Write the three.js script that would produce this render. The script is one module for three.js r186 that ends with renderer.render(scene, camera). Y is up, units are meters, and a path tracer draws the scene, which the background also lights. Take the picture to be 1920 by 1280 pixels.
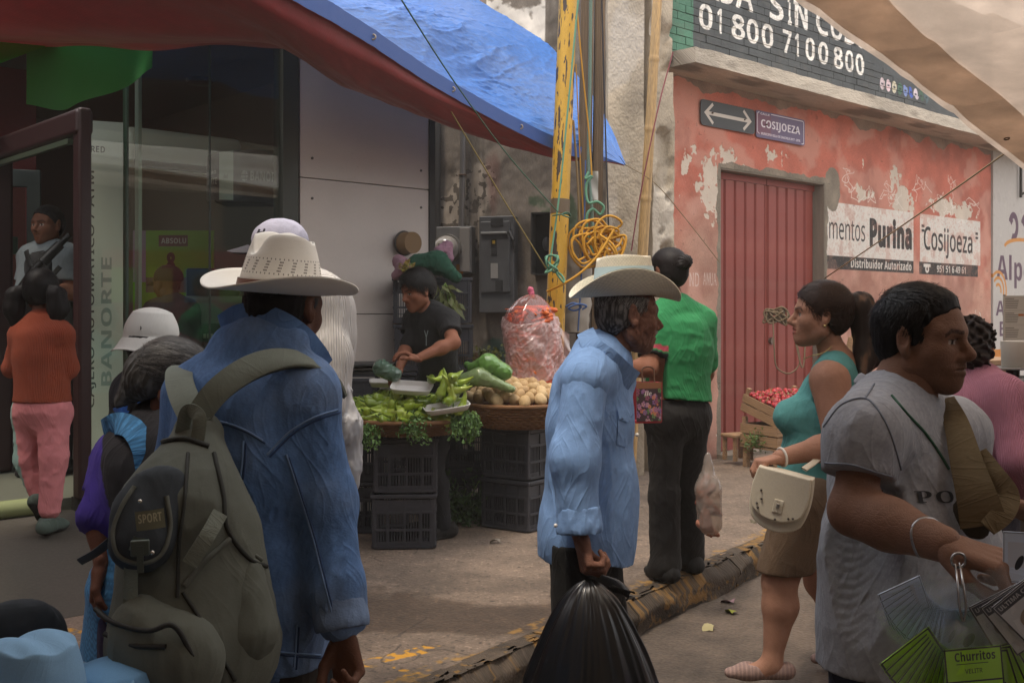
import * as THREE from 'three';
import { mergeGeometries, mergeVertices } from 'three/addons/utils/BufferGeometryUtils.js';
import { FontLoader } from 'three/addons/loaders/FontLoader.js';
import { RoundedBoxGeometry } from 'three/addons/geometries/RoundedBoxGeometry.js';

// ---------- camera, sky, sun, exposure ----------
const scene = new THREE.Scene();
const EYE = 1.5, FOC = 2000, HOR = 586;
const camera = new THREE.PerspectiveCamera(2 * Math.atan(640 / FOC) * 180 / Math.PI, 1.5, 0.05, 400);
camera.position.set(0, EYE, 0);
camera.lookAt(0, EYE, -10);
camera.setViewOffset(1920, 1280, 0, 54, 1920, 1280);
camera.updateProjectionMatrix();

const renderer = new THREE.WebGLRenderer({ antialias: true });
renderer.toneMapping = THREE.LinearToneMapping;
renderer.toneMappingExposure = 1.62;
renderer.shadowMap.enabled = true;

{ // thin bright overcast
  const w = 256, h = 128, a = new Float32Array(w * h * 4);
  const R = (() => { let s = 7; return () => ((s = (s * 16807) % 2147483647) / 2147483647); })();
  const waves = []; for (let i = 0; i < 24; i++) waves.push([1 + Math.floor(R() * 7), 2 + R() * 16, R() * 6.28, (R() - .5) * .10]);
  for (let j = 0; j < h; j++) for (let i = 0; i < w; i++) {
    const el = (j + .5) / h * Math.PI - Math.PI / 2, az = i / w * Math.PI * 2, k = 4 * (j * w + i);
    let n = 0; for (const [f, g, p, m] of waves) n += m * Math.sin(f * az + g * el + p);
    const up = Math.max(0, Math.sin(el)), b = el < 0 ? .3 : (.95 + .45 * up + n * .9);
    a[k] = b * 1.0; a[k + 1] = b * 1.005; a[k + 2] = b * 1.03; a[k + 3] = 1;
  }
  const t = new THREE.DataTexture(a, w, h, THREE.RGBAFormat, THREE.FloatType);
  t.mapping = THREE.EquirectangularReflectionMapping; t.magFilter = THREE.LinearFilter; t.needsUpdate = true;
  scene.background = t; scene.environment = t;
  scene.backgroundIntensity = 1.0; scene.environmentIntensity = 1.0;
}
const sun = new THREE.DirectionalLight(0xfff0dc, 1.5);
sun.position.set(-3.5, 16, -1.5); sun.target.position.set(0, 0, -6); scene.add(sun, sun.target);
sun.castShadow = true; sun.shadow.radius = 20; sun.shadow.mapSize.set(2048, 2048);
Object.assign(sun.shadow.camera, { left: -14, right: 14, top: 14, bottom: -14, near: 1, far: 50 });

// ---------- helpers ----------
const V = (x, y, z) => new THREE.Vector3(x, y, z), EYEPT = V(0, EYE, 0);
const P = (px, py, d) => V((px - 960) / FOC * d, EYE + (HOR - py) / FOC * d, -d);
const G = (px, py, y = .15) => P(px, py, (EYE - y) * FOC / (py - HOR));
const PA = (px, py, d) => P(px, py, d).toArray();
function RNG(s) { s = (s * 2654435761) >>> 0 || 1; return () => { s ^= s << 13; s >>>= 0; s ^= s >>> 17; s ^= s << 5; s >>>= 0; return s / 4294967296; }; }
const clamp = (x, a = 0, b = 1) => x < a ? a : x > b ? b : x;
const lerp = (a, b, t) => a + (b - a) * t;
const sstep = (a, b, x) => { x = clamp((x - a) / (b - a)); return x * x * (3 - 2 * x); };
const PERM = new Uint8Array(512); { const r = RNG(99), p = [...Array(256).keys()]; for (let i = 255; i > 0; i--) { const j = Math.floor(r() * (i + 1)); [p[i], p[j]] = [p[j], p[i]]; } for (let i = 0; i < 512; i++) PERM[i] = p[i & 255]; }
function noise(x, y, z = 0) { // value noise 0..1
  const X = Math.floor(x), Y = Math.floor(y), Z = Math.floor(z);
  let u = x - X, v = y - Y, w = z - Z; u = u * u * (3 - 2 * u); v = v * v * (3 - 2 * v); w = w * w * (3 - 2 * w);
  const h = (i, j, k) => PERM[(PERM[(PERM[(X + i) & 255] + Y + j) & 255] + Z + k) & 255];
  const a = lerp(lerp(h(0, 0, 0), h(1, 0, 0), u), lerp(h(0, 1, 0), h(1, 1, 0), u), v);
  const b = lerp(lerp(h(0, 0, 1), h(1, 0, 1), u), lerp(h(0, 1, 1), h(1, 1, 1), u), v);
  return lerp(a, b, w) / 255;
}
function fbm(x, y, z = 0, o = 4) { let s = 0, a = .5, t = 0; for (let i = 0; i < o; i++) { s += a * noise(x, y, z + i * 7.3); t += a; x *= 2.03; y *= 2.03; z *= 2.03; a *= .5; } return s / t; }
const taken = {};
function numbered(n) { const k = taken[n] = (taken[n] ?? -1) + 1; return k ? `${n}_${String(k).padStart(3, '0')}` : n; }
function thing(name, label, category, pos = [0, 0, 0], turn = 0, group) {
  const o = new THREE.Group(); o.name = numbered(name); o.position.set(...(pos.isVector3 ? pos.toArray() : pos)); o.rotation.y = turn;
  o.userData = { label, category }; if (group) o.userData.group = group; scene.add(o); return o;
}
function mesh(name, geo, mat, parent) {
  const m = new THREE.Mesh(Array.isArray(geo) ? merge(geo) : geo, mat); m.castShadow = m.receiveShadow = true;
  m.name = parent && parent !== scene ? name : numbered(name); (parent || scene).add(m); return m;
}
function tagged(name, geo, mat, label, category, group) { const m = mesh(name, geo, mat, scene); m.userData = { label, category }; if (group) m.userData.group = group; return m; }
function struct(name, geo, mat) { const m = mesh(name, geo, mat, scene); m.userData = { kind: 'structure', label: name.replace(/_/g, ' ') }; return m; }
function merge(list) {
  const idx = list.every(g => g.index), names = Object.keys(list[0].attributes).filter(k => list.every(g => g.attributes[k]));
  return mergeGeometries(list.map(g => { g = idx ? g.clone() : (g.index ? g.toNonIndexed() : g.clone()); for (const k of Object.keys(g.attributes)) if (!names.includes(k)) g.deleteAttribute(k); return g; }));
}
const box = (w, h, d, x = 0, y = 0, z = 0, ry = 0, rx = 0, rz = 0) => { const g = new THREE.BoxGeometry(w, h, d); if (rx) g.rotateX(rx); if (rz) g.rotateZ(rz); if (ry) g.rotateY(ry); return g.translate(x, y, z); };
const rbox = (w, h, d, r, x = 0, y = 0, z = 0, ry = 0) => { const g = new RoundedBoxGeometry(w, h, d, 2, r); if (ry) g.rotateY(ry); return g.translate(x, y, z); };
const cyl = (r0, r1, h, x = 0, y = 0, z = 0, n = 20) => new THREE.CylinderGeometry(r1, r0, h, n).translate(x, y, z);
const vv = a => a.isVector3 ? a : V(...a);
function tube(pts, r, seg, rad = 7, closed = false) { return new THREE.TubeGeometry(new THREE.CatmullRomCurve3(pts.map(vv), closed, 'centripetal'), seg || Math.max(8, pts.length * 6), r, rad, closed); }
function rod(a, b, r0, r1 = r0, n = 10) { a = vv(a); b = vv(b); const g = new THREE.CylinderGeometry(r1, r0, a.distanceTo(b), n); g.applyQuaternion(new THREE.Quaternion().setFromUnitVectors(V(0, 1, 0), b.clone().sub(a).normalize())); const m = a.clone().add(b).multiplyScalar(.5); return g.translate(m.x, m.y, m.z); }
function lathe(pts, n = 32) { return new THREE.LatheGeometry(pts.map(p => new THREE.Vector2(p[0], p[1])), n); }
function wobble(g, amp, f, seed = 0) { const p = g.attributes.position, n = g.attributes.normal; for (let i = 0; i < p.count; i++) { const x = p.getX(i), y = p.getY(i), z = p.getZ(i); const a = (fbm(x * f + seed, y * f, z * f) - .5) * 2 * amp, b = (fbm(x * f + seed + 31, y * f + 7, z * f) - .5) * 2 * amp, c = (fbm(x * f + seed, y * f + 57, z * f + 9) - .5) * 2 * amp; p.setXYZ(i, x + a, y + b, z + c); } g.computeVertexNormals(); return g; }
function sheet(nu, nv, fn, uvs = [1, 1]) { // fn(u,v) -> Vector3
  const pos = [], uv = [], idx = [];
  for (let j = 0; j <= nv; j++) for (let i = 0; i <= nu; i++) { const p = fn(i / nu, j / nv); pos.push(p.x, p.y, p.z); uv.push(i / nu * uvs[0], j / nv * uvs[1]); }
  for (let j = 0; j < nv; j++) for (let i = 0; i < nu; i++) { const a = j * (nu + 1) + i, b = a + 1, c = a + nu + 1, d = c + 1; idx.push(a, b, c, b, d, c); }
  const g = new THREE.BufferGeometry(); g.setAttribute('position', new THREE.Float32BufferAttribute(pos, 3)); g.setAttribute('uv', new THREE.Float32BufferAttribute(uv, 2)); g.setIndex(idx); g.computeVertexNormals(); return g;
}
const curve = pts => { const c = new THREE.CatmullRomCurve3(pts.map(vv), false, 'centripetal'); return u => c.getPoint(u); };

// textures
function dataTex(w, h, fn, srgb = true, rep) { const a = new Uint8Array(w * h * 4); for (let j = 0; j < h; j++) for (let i = 0; i < w; i++) { const c = fn(i, j), k = 4 * (j * w + i); if (typeof c === 'number') { a[k] = a[k + 1] = a[k + 2] = clamp(c, 0, 255); } else { a[k] = clamp(c[0], 0, 255); a[k + 1] = clamp(c[1], 0, 255); a[k + 2] = clamp(c[2], 0, 255); } a[k + 3] = 255; } const t = new THREE.DataTexture(a, w, h); t.magFilter = THREE.LinearFilter; t.wrapS = t.wrapT = THREE.RepeatWrapping; if (srgb) t.colorSpace = THREE.SRGBColorSpace; if (rep) t.repeat.set(...rep); t.needsUpdate = true; return t; }
function canvas(w, h, fn) { const c = document.createElement('canvas'); c.width = w; c.height = h; const x = c.getContext('2d'); fn(x, w, h); return c; }
function canvasTex(w, h, fn) { const t = new THREE.CanvasTexture(canvas(w, h, fn)); t.colorSpace = THREE.SRGBColorSpace; return t; }
function fit(x, str, x0, x1, yTop, yBot, font = 'bold 100px sans-serif', stroke = 0) { // stretch text into a box
  x.save(); x.font = font; x.textBaseline = 'alphabetic'; const m = x.measureText(str), w = m.actualBoundingBoxRight + m.actualBoundingBoxLeft, h = m.actualBoundingBoxAscent + m.actualBoundingBoxDescent;
  x.translate(x0, yTop); x.scale((x1 - x0) / w, (yBot - yTop) / h); if (stroke) { x.lineWidth = stroke; x.lineJoin = x.lineCap = 'round'; x.strokeStyle = x.fillStyle; x.strokeText(str, m.actualBoundingBoxLeft, m.actualBoundingBoxAscent); } x.fillText(str, m.actualBoundingBoxLeft, m.actualBoundingBoxAscent); x.restore();
}
const grainA = dataTex(256, 256, (i, j) => 255 * (.35 * noise(i * .9, j * .9) + .4 * tileN(i, j, 16) + .25 * tileN(i, j, 5)), false);
function tileN(i, j, s) { const n = 256 / s; const f = (a, b) => noise(((a % n) + n) % n + .5 * 0, ((b % n) + n) % n, s); const x = i / s, y = j / s, X = Math.floor(x), Y = Math.floor(y); let u = x - X, v = y - Y; u = u * u * (3 - 2 * u); v = v * v * (3 - 2 * v); return lerp(lerp(f(X, Y), f(X + 1, Y), u), lerp(f(X, Y + 1), f(X + 1, Y + 1), u), v); }
const weave = dataTex(64, 64, (i, j) => 128 + 60 * Math.sin(i / 64 * Math.PI * 2 * 16) * Math.cos(j / 64 * Math.PI * 2 * 16) + 60 * (noise(i * .5, j * .5) - .5), false);
const col = (r, g, b) => new THREE.Color().setRGB(r, g, b);
const hex = h => new THREE.Color(h);
const M = (color, rough = .8, o = {}) => new THREE.MeshStandardMaterial({ color: color.isColor ? color : hex(color), roughness: rough, side: THREE.DoubleSide, ...o });
const MP = (color, rough = .8, o = {}) => new THREE.MeshPhysicalMaterial({ color: color.isColor ? color : hex(color), roughness: rough, side: THREE.DoubleSide, ...o });
// colour mottled by noise in its own albedo: patches of wear, dust and stain with a grain
function mottle(base, spread, o = {}) {
  const { size = 512, scale = 6, seed = 0, stain, stainAmt = .35, speck = 0 } = o, b = hex(base).convertLinearToSRGB();
  const B = [b.r * 255, b.g * 255, b.b * 255];
  return dataTex(size, size, (i, j) => {
    const u = i / size * scale, v = j / size * scale;
    const wrapn = (f, z) => { const a = fbm(u * f, v * f, z + seed), c = fbm((u - scale) * f, v * f, z + seed), d = fbm(u * f, (v - scale) * f, z + seed), e = fbm((u - scale) * f, (v - scale) * f, z + seed), s = u / scale, t = v / scale; return lerp(lerp(a, c, s), lerp(d, e, s), t); };
    const n = (wrapn(1, 3) - .5) * 2, m = (noise(i * .8, j * .8, seed) - .5) * 2, k = 1 + spread * n + spread * .35 * m;
    let c = [B[0] * k, B[1] * k, B[2] * k];
    if (stain) { const s = sstep(.56, .66, wrapn(.7, 11)) * stainAmt; c = c.map((x, q) => lerp(x, stain[q], s)); }
    if (speck && noise(i * .6, j * .6, 40 + seed) > 1 - speck) c = c.map(x => x * .6);
    return c;
  });
}
const NAT = { rust: M('#5b4638', .75) };
console.log('base ok');
const FONT = await new FontLoader().loadAsync('fonts/droid/droid_serif_bold.typeface.json');
// ---------- street grid: facade line through FO, direction DX (to the right, away), outward normal DN ----------
const TH = Math.atan2(.679, .734), FO = [1.303, 0, -9.31];
const fw = (t, y, e) => V(FO[0] + t * .734 + e * .679, y, FO[2] - t * .679 + e * .734);
const ROAD = M('#ffffff', .92), SIDE = M('#ffffff', .85);

{ // road: worn concrete with broom ridges and dirt
  const t = dataTex(1024, 1024, (i, j) => {
    const u = i / 1024 * 6, v = j / 1024 * 6, n = fbm(u * 1.5, v * 1.5, 3), m = fbm(u * 9, v * 9, 8), g = noise(i * .9, j * .9, 2);
    const rid = Math.sin((u * 1.0 + v * .35) * 55 + 4 * fbm(u * 2, v * 2, 5)) * .5 + .5, w = sstep(.45, .7, fbm(u, v, 21));
    let k = .78 + .34 * (n - .5) + .28 * (m - .5) + .22 * (g - .5) + .12 * (rid - .5) * w; const dk = sstep(.56, .7, fbm(u * .8 + 9, v * .8, 2)) * .22; k -= dk;
    return [116 * k, 101 * k, 88 * k];
  }); t.repeat.set(1 / 6, 1 / 6);
  const b = dataTex(512, 512, (i, j) => { const u = i / 512 * 3, v = j / 512 * 3; return 255 * clamp(.35 * (Math.sin((u + v * .35) * 2 * Math.PI * 14 + 3 * fbm(u * 2, v * 2, 5)) * .5 + .5) + .35 * noise(i * .7, j * .7) + .3 * fbm(u * 6, v * 6)); }, false); b.repeat.set(1 / 3, 1 / 3);
  ROAD.map = t; ROAD.bumpMap = b; ROAD.bumpScale = .012;
  const g = new THREE.PlaneGeometry(160, 160, 1, 1).rotateX(-Math.PI / 2).translate(0, 0, -40), p = g.attributes.position, uv = g.attributes.uv;
  for (let i = 0; i < p.count; i++) uv.setXY(i, p.getX(i), p.getZ(i));
  struct('road', g, ROAD);
}
// kerb line on the pavement's top: measured at two places and extended
const KA = V(-.205, .15, -3.99), KB = V(1.396, .15, -6.15), KD = KB.clone().sub(KA).normalize(), KN = V(-KD.z, 0, KD.x); // KN points to the road
if (KN.z < 0) KN.negate();
const kerbAt = (s, out = 0, y = .15) => KA.clone().addScaledVector(KD, s).addScaledVector(KN, out).setY(y);
{
  const S = 1024 * 2, W = 10, X0 = -5.2, Z0 = -13; // texture covers 10 m x 10 m
  const seg = (x, z, ax, az, bx, bz) => { const dx = bx - ax, dz = bz - az, l = Math.hypot(dx, dz), s = ((x - ax) * dx + (z - az) * dz) / l, o = ((x - ax) * dz - (z - az) * dx) / l; return [s, o, l]; };
  const lines = [[G(100, 1180), G(640, 1257)], [G(600, 1262), G(990, 1172)], [G(690, 1246), G(800, 1270)]].map(([a, b]) => [a.x, a.z, b.x, b.z]);
  const t = dataTex(S, S, (i, j) => {
    const x = X0 + i / S * W, z = Z0 + j / S * W;
    const n = fbm(x * .9, z * .9, 4), m = fbm(x * 6, z * 6, 9), g = noise(i * .9, j * .9, 5), f = fbm(x * 22, z * 22, 2, 3);
    let k = 1 + .30 * (n - .5) + .30 * (m - .5) + .22 * (g - .5) + .2 * (f - .5);
    let c = [112 * k, 97 * k, 84 * k];
    // damp dirt patches with ragged edges, as on the pavement in front of the stall
    const px = x + .6 * (fbm(x * 3, z * 3, 31) - .5), pz = z + .6 * (fbm(x * 3, z * 3, 41) - .5);
    const band = Math.exp(-Math.pow((pz + 4.75 - .16 * px) / .42, 2)) * sstep(-2.6, -1.0, px) * (1 - sstep(.5, 1.0, px));
    const d = sstep(.38, .50, band * .42 + .42 * fbm(x * 2.4, z * 2.4, 17) + .12 * (f - .5));
    c = c.map((v, q) => v * lerp(1, [.68, .64, .60][q], d));
    const d2 = sstep(.60, .68, fbm(x * 1.3 + 4, z * 1.3, 71)) * .6; c = c.map(v => v * (1 - .22 * d2));
    if (noise(x * 30, z * 30, 6) > .93 && m > .55) c = c.map(v => v * .6); { const cr = 1 - Math.abs(2 * fbm(x * .55 + 3, z * .55, 91, 5) - 1); if (cr > .9975 && fbm(x * 2, z * 2, 95) > .45) c = c.map(v => v * .7); const gt = noise(x * 85, z * 85, 12); if (gt > .84) c = c.map(v => v * 1.22); else if (gt < .14) c = c.map(v => v * .76); }
    for (const l of lines) { const [s, o, L] = seg(x, z, ...l); if (s > 0 && s < L && Math.abs(o) < .035 + .03 * (fbm(x * 9, z * 9) - .5)) { const w = sstep(.53, .60, fbm(x * 5 + 3, z * 5, 55) * .55 + .45 * fbm(x * 40, z * 40, 2, 3)) * .9; c = [lerp(c[0], 196, w), lerp(c[1], 140, w), lerp(c[2], 40, w)]; } }
    const kd = ((x - KA.x) * KN.x + (z - KA.z) * KN.z); // worn yellow near the kerb edge
    if (kd > -.16 && kd < .05) { const w = sstep(.55, .66, fbm(x * 5, z * 5, 15) * .5 + .5 * fbm(x * 32, z * 32, 3, 3)) * .6; c = [lerp(c[0], 170, w), lerp(c[1], 125, w), lerp(c[2], 52, w)]; }
    return c;
  });
  t.wrapS = t.wrapT = THREE.MirroredRepeatWrapping;
  const b = dataTex(512, 512, (i, j) => 255 * (.5 * noise(i * .5, j * .5) + .5 * fbm(i / 40, j / 40)), false); b.repeat.set(4, 4);
  SIDE.map = t; SIDE.bumpMap = b; SIDE.bumpScale = .006;
  const outline = []; for (let s = -7; s <= 22; s += .12) { const q = kerbAt(s, -.07 + .03 * (fbm(s * 2.2, 3) - .5)); outline.push([q.x, q.z]); }
  outline.push([16, -30], [-14, -30], [-14, 0]);
  const sh = new THREE.Shape(outline.map(([x, z]) => new THREE.Vector2(x, -z))), g = new THREE.ExtrudeGeometry(sh, { depth: .15, bevelEnabled: false }).rotateX(-Math.PI / 2);
  const p = g.attributes.position, uv = g.attributes.uv; for (let i = 0; i < p.count; i++) uv.setXY(i, (p.getX(i) - X0) / W, (p.getZ(i) - Z0) / W);
  struct('pavement', g, SIDE);
}
{ // broken kerb: stones of uneven length with worn yellow paint
  const km = M('#ffffff', .95); km.map = dataTex(1024, 512, (i, j) => { const u = i / 1024 * 5, v = j / 512 * 2.5; const n = fbm(u * 3, v * 3, 2), g = noise(i * .8, j * .8, 3), w = sstep(.50, .64, fbm(u * 2.2 + 3, v * 3.1, 12) * .5 + .5 * fbm(u * 16, v * 16, 5)) * .75; const k = .62 + .6 * (n - .5) + .3 * (g - .5); return [lerp(112 * k, 176, w * .7), lerp(96 * k, 124, w * .7), lerp(80 * k, 46, w * .7)]; });
  km.map.repeat.set(.5, .8); km.bumpMap = grainA; km.bumpScale = .01;
  const kerb = new THREE.Group(); kerb.name = 'kerb'; kerb.userData = { kind: 'structure', label: 'broken concrete kerb with worn yellow paint' }; scene.add(kerb);
  const r = RNG(5); let s = -2.2;
  while (s < 12) {
    const L = .5 + r() * .7, h = .150 + r() * .004, g = new THREE.BoxGeometry(L - .012, h, .16, 16, 6, 5), p = g.attributes.position;
    for (let i = 0; i < p.count; i++) {
      let x = p.getX(i), y = p.getY(i), z = p.getZ(i); const X = x + s + L / 2;
      const e = (z > .079 ? 1 : 0), top = y > h / 2 - .001;
      const chip = (fbm(X * 4, y * 9, 3) - .45) * .06 + (fbm(X * 17, y * 25, 8) - .5) * .045;
      if (z > .03) { z += -.02 + chip - (y > .02 ? .035 * sstep(.02, .08, y) * (1 + fbm(X * 6, 2)) : 0); }
      if (top) y += (z > .03 ? -.018 - .05 * Math.max(0, fbm(X * 3.1, 9) - .45) : 0) + .008 * (fbm(X * 12, z * 12) - .5);
      if (z > .02) y += .012 * (fbm(X * 20, z * 20, y * 20) - .5);
      p.setXYZ(i, x, y, z);
    }
    g.computeVertexNormals(); const uv = g.attributes.uv; for (let i = 0; i < p.count; i++) uv.setXY(i, p.getX(i) + s, p.getY(i) + p.getZ(i));
    const m = mesh('kerb_stone', g, km, kerb); const c = kerbAt(s + L / 2, -.005, h / 2 - .001); m.position.copy(c); m.rotation.y = Math.atan2(-KD.z, KD.x);
    s += L;
  }
}
// ---------- red corner building ----------
const red = thing('corner_building', 'red plastered corner shop building with grey metal double door recess and painted signs', 'building', FO, TH);
{
  const W = 6.72, H = 3.62, S = 2048, SY = 1104, ppm = S / W, DX0 = .86, DX1 = 2.68, DTOP = 2.85;
  const X = t => t * ppm, Y = y => SY - y * SY / H;
  const art = canvas(S, SY, x => {
    x.clearRect(0, 0, S, SY);
    x.fillStyle = '#d8cfc4'; x.fillRect(X(2.70), Y(2.665), X(4.61) - X(2.70), Y(2.10) - Y(2.665)); x.fillRect(X(4.77), Y(2.665), X(6.40) - X(4.77), Y(2.10) - Y(2.665));
    x.fillStyle = '#36322f'; x.fillRect(X(2.70), Y(2.10), X(4.61) - X(2.70), Y(1.96) - Y(2.10)); x.fillRect(X(4.75), Y(2.10), X(6.33) - X(4.75), Y(1.955) - Y(2.10));
    x.fillStyle = '#2e2b2a'; fit(x, 'imentos', X(2.70), X(3.50), Y(2.515), Y(2.275), '100px sans-serif'); fit(x, 'Purina', X(3.61), X(4.56), Y(2.545), Y(2.235), 'bold 100px sans-serif', 7);
    fit(x, 'Cosijoeza', X(4.87), X(6.17), Y(2.53), Y(2.165), '100px sans-serif', 3);
    for (const [a, y] of [[4.81, 2.54], [4.81, 2.485], [6.26, 2.52], [6.26, 2.465]]) x.fillRect(X(a), Y(y), 22, 9);
    x.fillStyle = '#d8cfc4'; fit(x, 'Distribuidor Autorizado', X(3.20), X(4.56), Y(2.085), Y(1.985), 'bold 100px sans-serif', 0); fit(x, '951 51 6 49 61', X(5.2), X(5.98), Y(2.07), Y(1.985), 'bold 100px sans-serif');
    x.beginPath(); x.arc(X(4.95), Y(2.02), 15, 0, 7); x.fill(); x.fillRect(X(4.86), Y(2.08), 54, 12); x.fillStyle = '#36322f'; x.beginPath(); x.arc(X(4.95), Y(2.02), 6, 0, 7); x.fill();
    x.strokeStyle = 'rgba(226,212,200,.85)'; x.lineWidth = 3; x.lineJoin = 'round'; // scratched drawings over the sign
    const r = RNG(12); for (let q = 0; q < 9; q++) { x.beginPath(); let a = X(3.3 + q * .34), b = Y(2.78 + .12 * r()); x.moveTo(a, b); for (let k = 0; k < 12; k++) { const A = a + (r() - .45) * 110, B = b + (r() - .5) * 80; x.quadraticCurveTo(a + (r() - .5) * 60, b + (r() - .5) * 60, A, B); a = A; b = clamp(B, Y(3.05), Y(2.69)); } x.stroke(); }
    x.lineWidth = 5; x.strokeStyle = 'rgba(228,218,208,.75)'; x.fillStyle = 'rgba(228,218,208,.7)'; fit(x, 'ND', X(.40), X(.54), Y(1.86), Y(1.74), '60px sans-serif'); fit(x, 'ANUA', X(.60), X(.80), Y(1.87), Y(1.75), '60px sans-serif');
  });
  const ad = art.getContext('2d').getImageData(0, 0, S, SY).data;
  const bump = new Float32Array(S * SY);
  const spots = [[.72, 2.72, .26, .34, 1], [.95, 2.93, .45, .16, .9], [.35, 2.85, .2, .3, .7], [1.95, 3.0, .16, .2, .6], [1.7, 3.06, .4, .14, .55], [3.45, 3.15, .05, .24, .5], [4.15, 3.02, .22, .2, .9], [4.35, 2.82, .35, .2, 1], [5.3, 2.78, .5, .13, 1], [5.9, 2.74, .35, .14, 1], [3.5, 2.78, .25, .16, .8], [2.0, 1.2, .3, .3, .3], [.55, 1.3, .35, .6, .55], [.1, 1.7, .15, .9, .7], [4.6, 2.2, .05, .3, .3], [5.4, 1.3, 1.2, .35, .5], [.5, .7, .5, .5, .5]];
  const map = dataTex(S, SY, (i, j) => {
    const t = i / ppm, y = j / SY * H, a = 4 * ((SY - 1 - j) * S + i);
    const n = fbm(t * 1.4, y * 1.4, 3), m = fbm(t * 7, y * 7, 6), g = noise(i * .85, j * .85, 2), f = fbm(t * 30, y * 30, 4, 3);
    const pale = sstep(.2, .9, sstep(3.3, 1.6, y + 1.4 * (n - .5)) * .8 + .5 * (m - .5)); // sun bleached, rubbed lower wall
    let c = [lerp(188, 186, pale), lerp(106, 142, pale), lerp(86, 122, pale)]; const k = 1 + .26 * (n - .5) + .22 * (m - .5) + .16 * (g - .5); c = c.map(v => v * k); { const rb = sstep(.46, .64, fbm(t * 2.6 + 2, y * 3.4, 88, 5)) * .6; c = c.map((v, q) => lerp(v, [202, 152, 134][q], rb)); const gr = sstep(.54, .72, fbm(t * 3.1 + 9, y * 2.3, 48, 5)) * .35; c = c.map((v, q) => lerp(v, [128, 76, 62][q], gr)); }
    let p = 0; for (const [cx, cy, rx, ry, s] of spots) p = Math.max(p, s * Math.exp(-(((t - cx) / rx) ** 2) - ((y - cy) / ry) ** 2));
    const pe = sstep(.475, .505, p * .34 + .40 * fbm(t * 6 + 5, y * 6, 19, 5) + .16 * fbm(t * 24, y * 24, 29, 3) + .10 * (f - .5)); let hgt = .5 + .16 * (m - .5) + .25 * (g - .5) * .5;
    c = c.map((v, q) => lerp(v, [206, 190, 172][q] * (1 + .12 * (m - .5)), pe)); hgt -= pe * .3;
    if (ad[a + 3] > 4) { const al = ad[a + 3] / 255 * (1 - .3 * sstep(.55, .66, fbm(t * 9, y * 9, 77))) * (1 - .25 * sstep(.6, .75, noise(t * 60, y * 60, 4))); c = c.map((v, q) => lerp(v, ad[a + q] * (1 + .08 * (m - .5) + .06 * (g - .5)), al)); }
    const dd = Math.max(DX0 - t, t - DX1, y - DTOP), rag = .045 * (fbm(t * 8, y * 8, 8) - .5) * 2; // cement around the opening
    const rp = Math.exp(-(((t - 2.82) / .17) ** 2) - ((y - 2.80) / .23) ** 2);
    const ce = Math.max(dd < .05 + rag && y < DTOP + .12 && t < DX1 + .11 ? 1 : 0, rp + .35 * (fbm(t * 7, y * 7, 5) - .5) > .42 ? 1 : 0, t < .10 + .12 * (fbm(3, y * 3, 9) - .5) ? 1 : 0, y > 3.52 + .22 * (fbm(t * 3.2, 8) - .42) ? .8 : 0);
    c = c.map((v, q) => lerp(v, [132, 120, 104][q] * (1 + .4 * (m - .5) + .2 * (g - .5)), ce)); hgt += ce * .25 * (f - .2);
    if (noise(t * 26, y * 26, 3) > .93 && m > .5) c = c.map(v => v * .86);
    const dirt = sstep(.45, .0, y + .4 * (n - .5)) * .4 * sstep(.3, .6, m); c = c.map((v, q) => lerp(v, [92, 78, 66][q], dirt));
    bump[j * S + i] = hgt; return c;
  });
  map.wrapS = map.wrapT = THREE.ClampToEdgeWrapping;
  const bm = dataTex(S / 2, SY / 2, (i, j) => 255 * bump[j * 2 * S + i * 2], false); bm.wrapS = bm.wrapT = THREE.ClampToEdgeWrapping;
  const plaster = M('#ffffff', .9, { map, bumpMap: bm, bumpScale: .018 });
  const sh = new THREE.Shape([[0, .13], [W, .13], [W, H], [0, H]].map(a => new THREE.Vector2(...a))); sh.holes.push(new THREE.Path([[DX0, .13 + 1e-3], [DX0, DTOP], [DX1, DTOP], [DX1, .13 + 1e-3]].map(a => new THREE.Vector2(...a))));
  const uvm = (g, sx, sy) => { const p = g.attributes.position, uv = g.attributes.uv; for (let i = 0; i < p.count; i++) uv.setXY(i, p.getX(i) / sx, p.getY(i) / sy); return g; };
  mesh('wall', uvm(new THREE.ExtrudeGeometry(sh, { depth: .3, bevelEnabled: false }), W, H).translate(0, 0, -.3), plaster, red);
  mesh('side_wall', box(.3, 6.4, 5, .15, 3.3, -2.86), M('#8a7f72', .9), red);
  // cement reveals
  const cem = M('#ffffff', .95, { map: mottle('#8b7f70', .22, { scale: 5 }), bumpMap: grainA, bumpScale: .006 });
  for (const g of [box(.02, DTOP - .13, .28, DX1 - .007, (DTOP + .13) / 2, -.145), box(DX1 - DX0 - .05, .02, .28, (DX0 + DX1) / 2, DTOP - .007, -.145), box(.02, DTOP - .13, .28, DX0 + .007, (DTOP + .13) / 2, -.145)]) mesh('door_reveal', wobble(g, .004, 9), cem, red);
  mesh('doorstep', wobble(new THREE.BoxGeometry(DX1 - DX0 + .1, .05, .42, 20, 2, 6).translate((DX0 + DX1) / 2, .16, -.10), .008, 6), cem, red);
  // double metal door: two leaves of folded strips
  const dm = M('#ffffff', .55, { metalness: .15, map: mottle('#8c3c30', .16, { scale: 4, seed: 4, stain: [150, 84, 70], stainAmt: .4, speck: .03 }), bumpMap: grainA, bumpScale: .0015 });
  const leafW = (DX1 - DX0 - .05) / 2;
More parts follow.
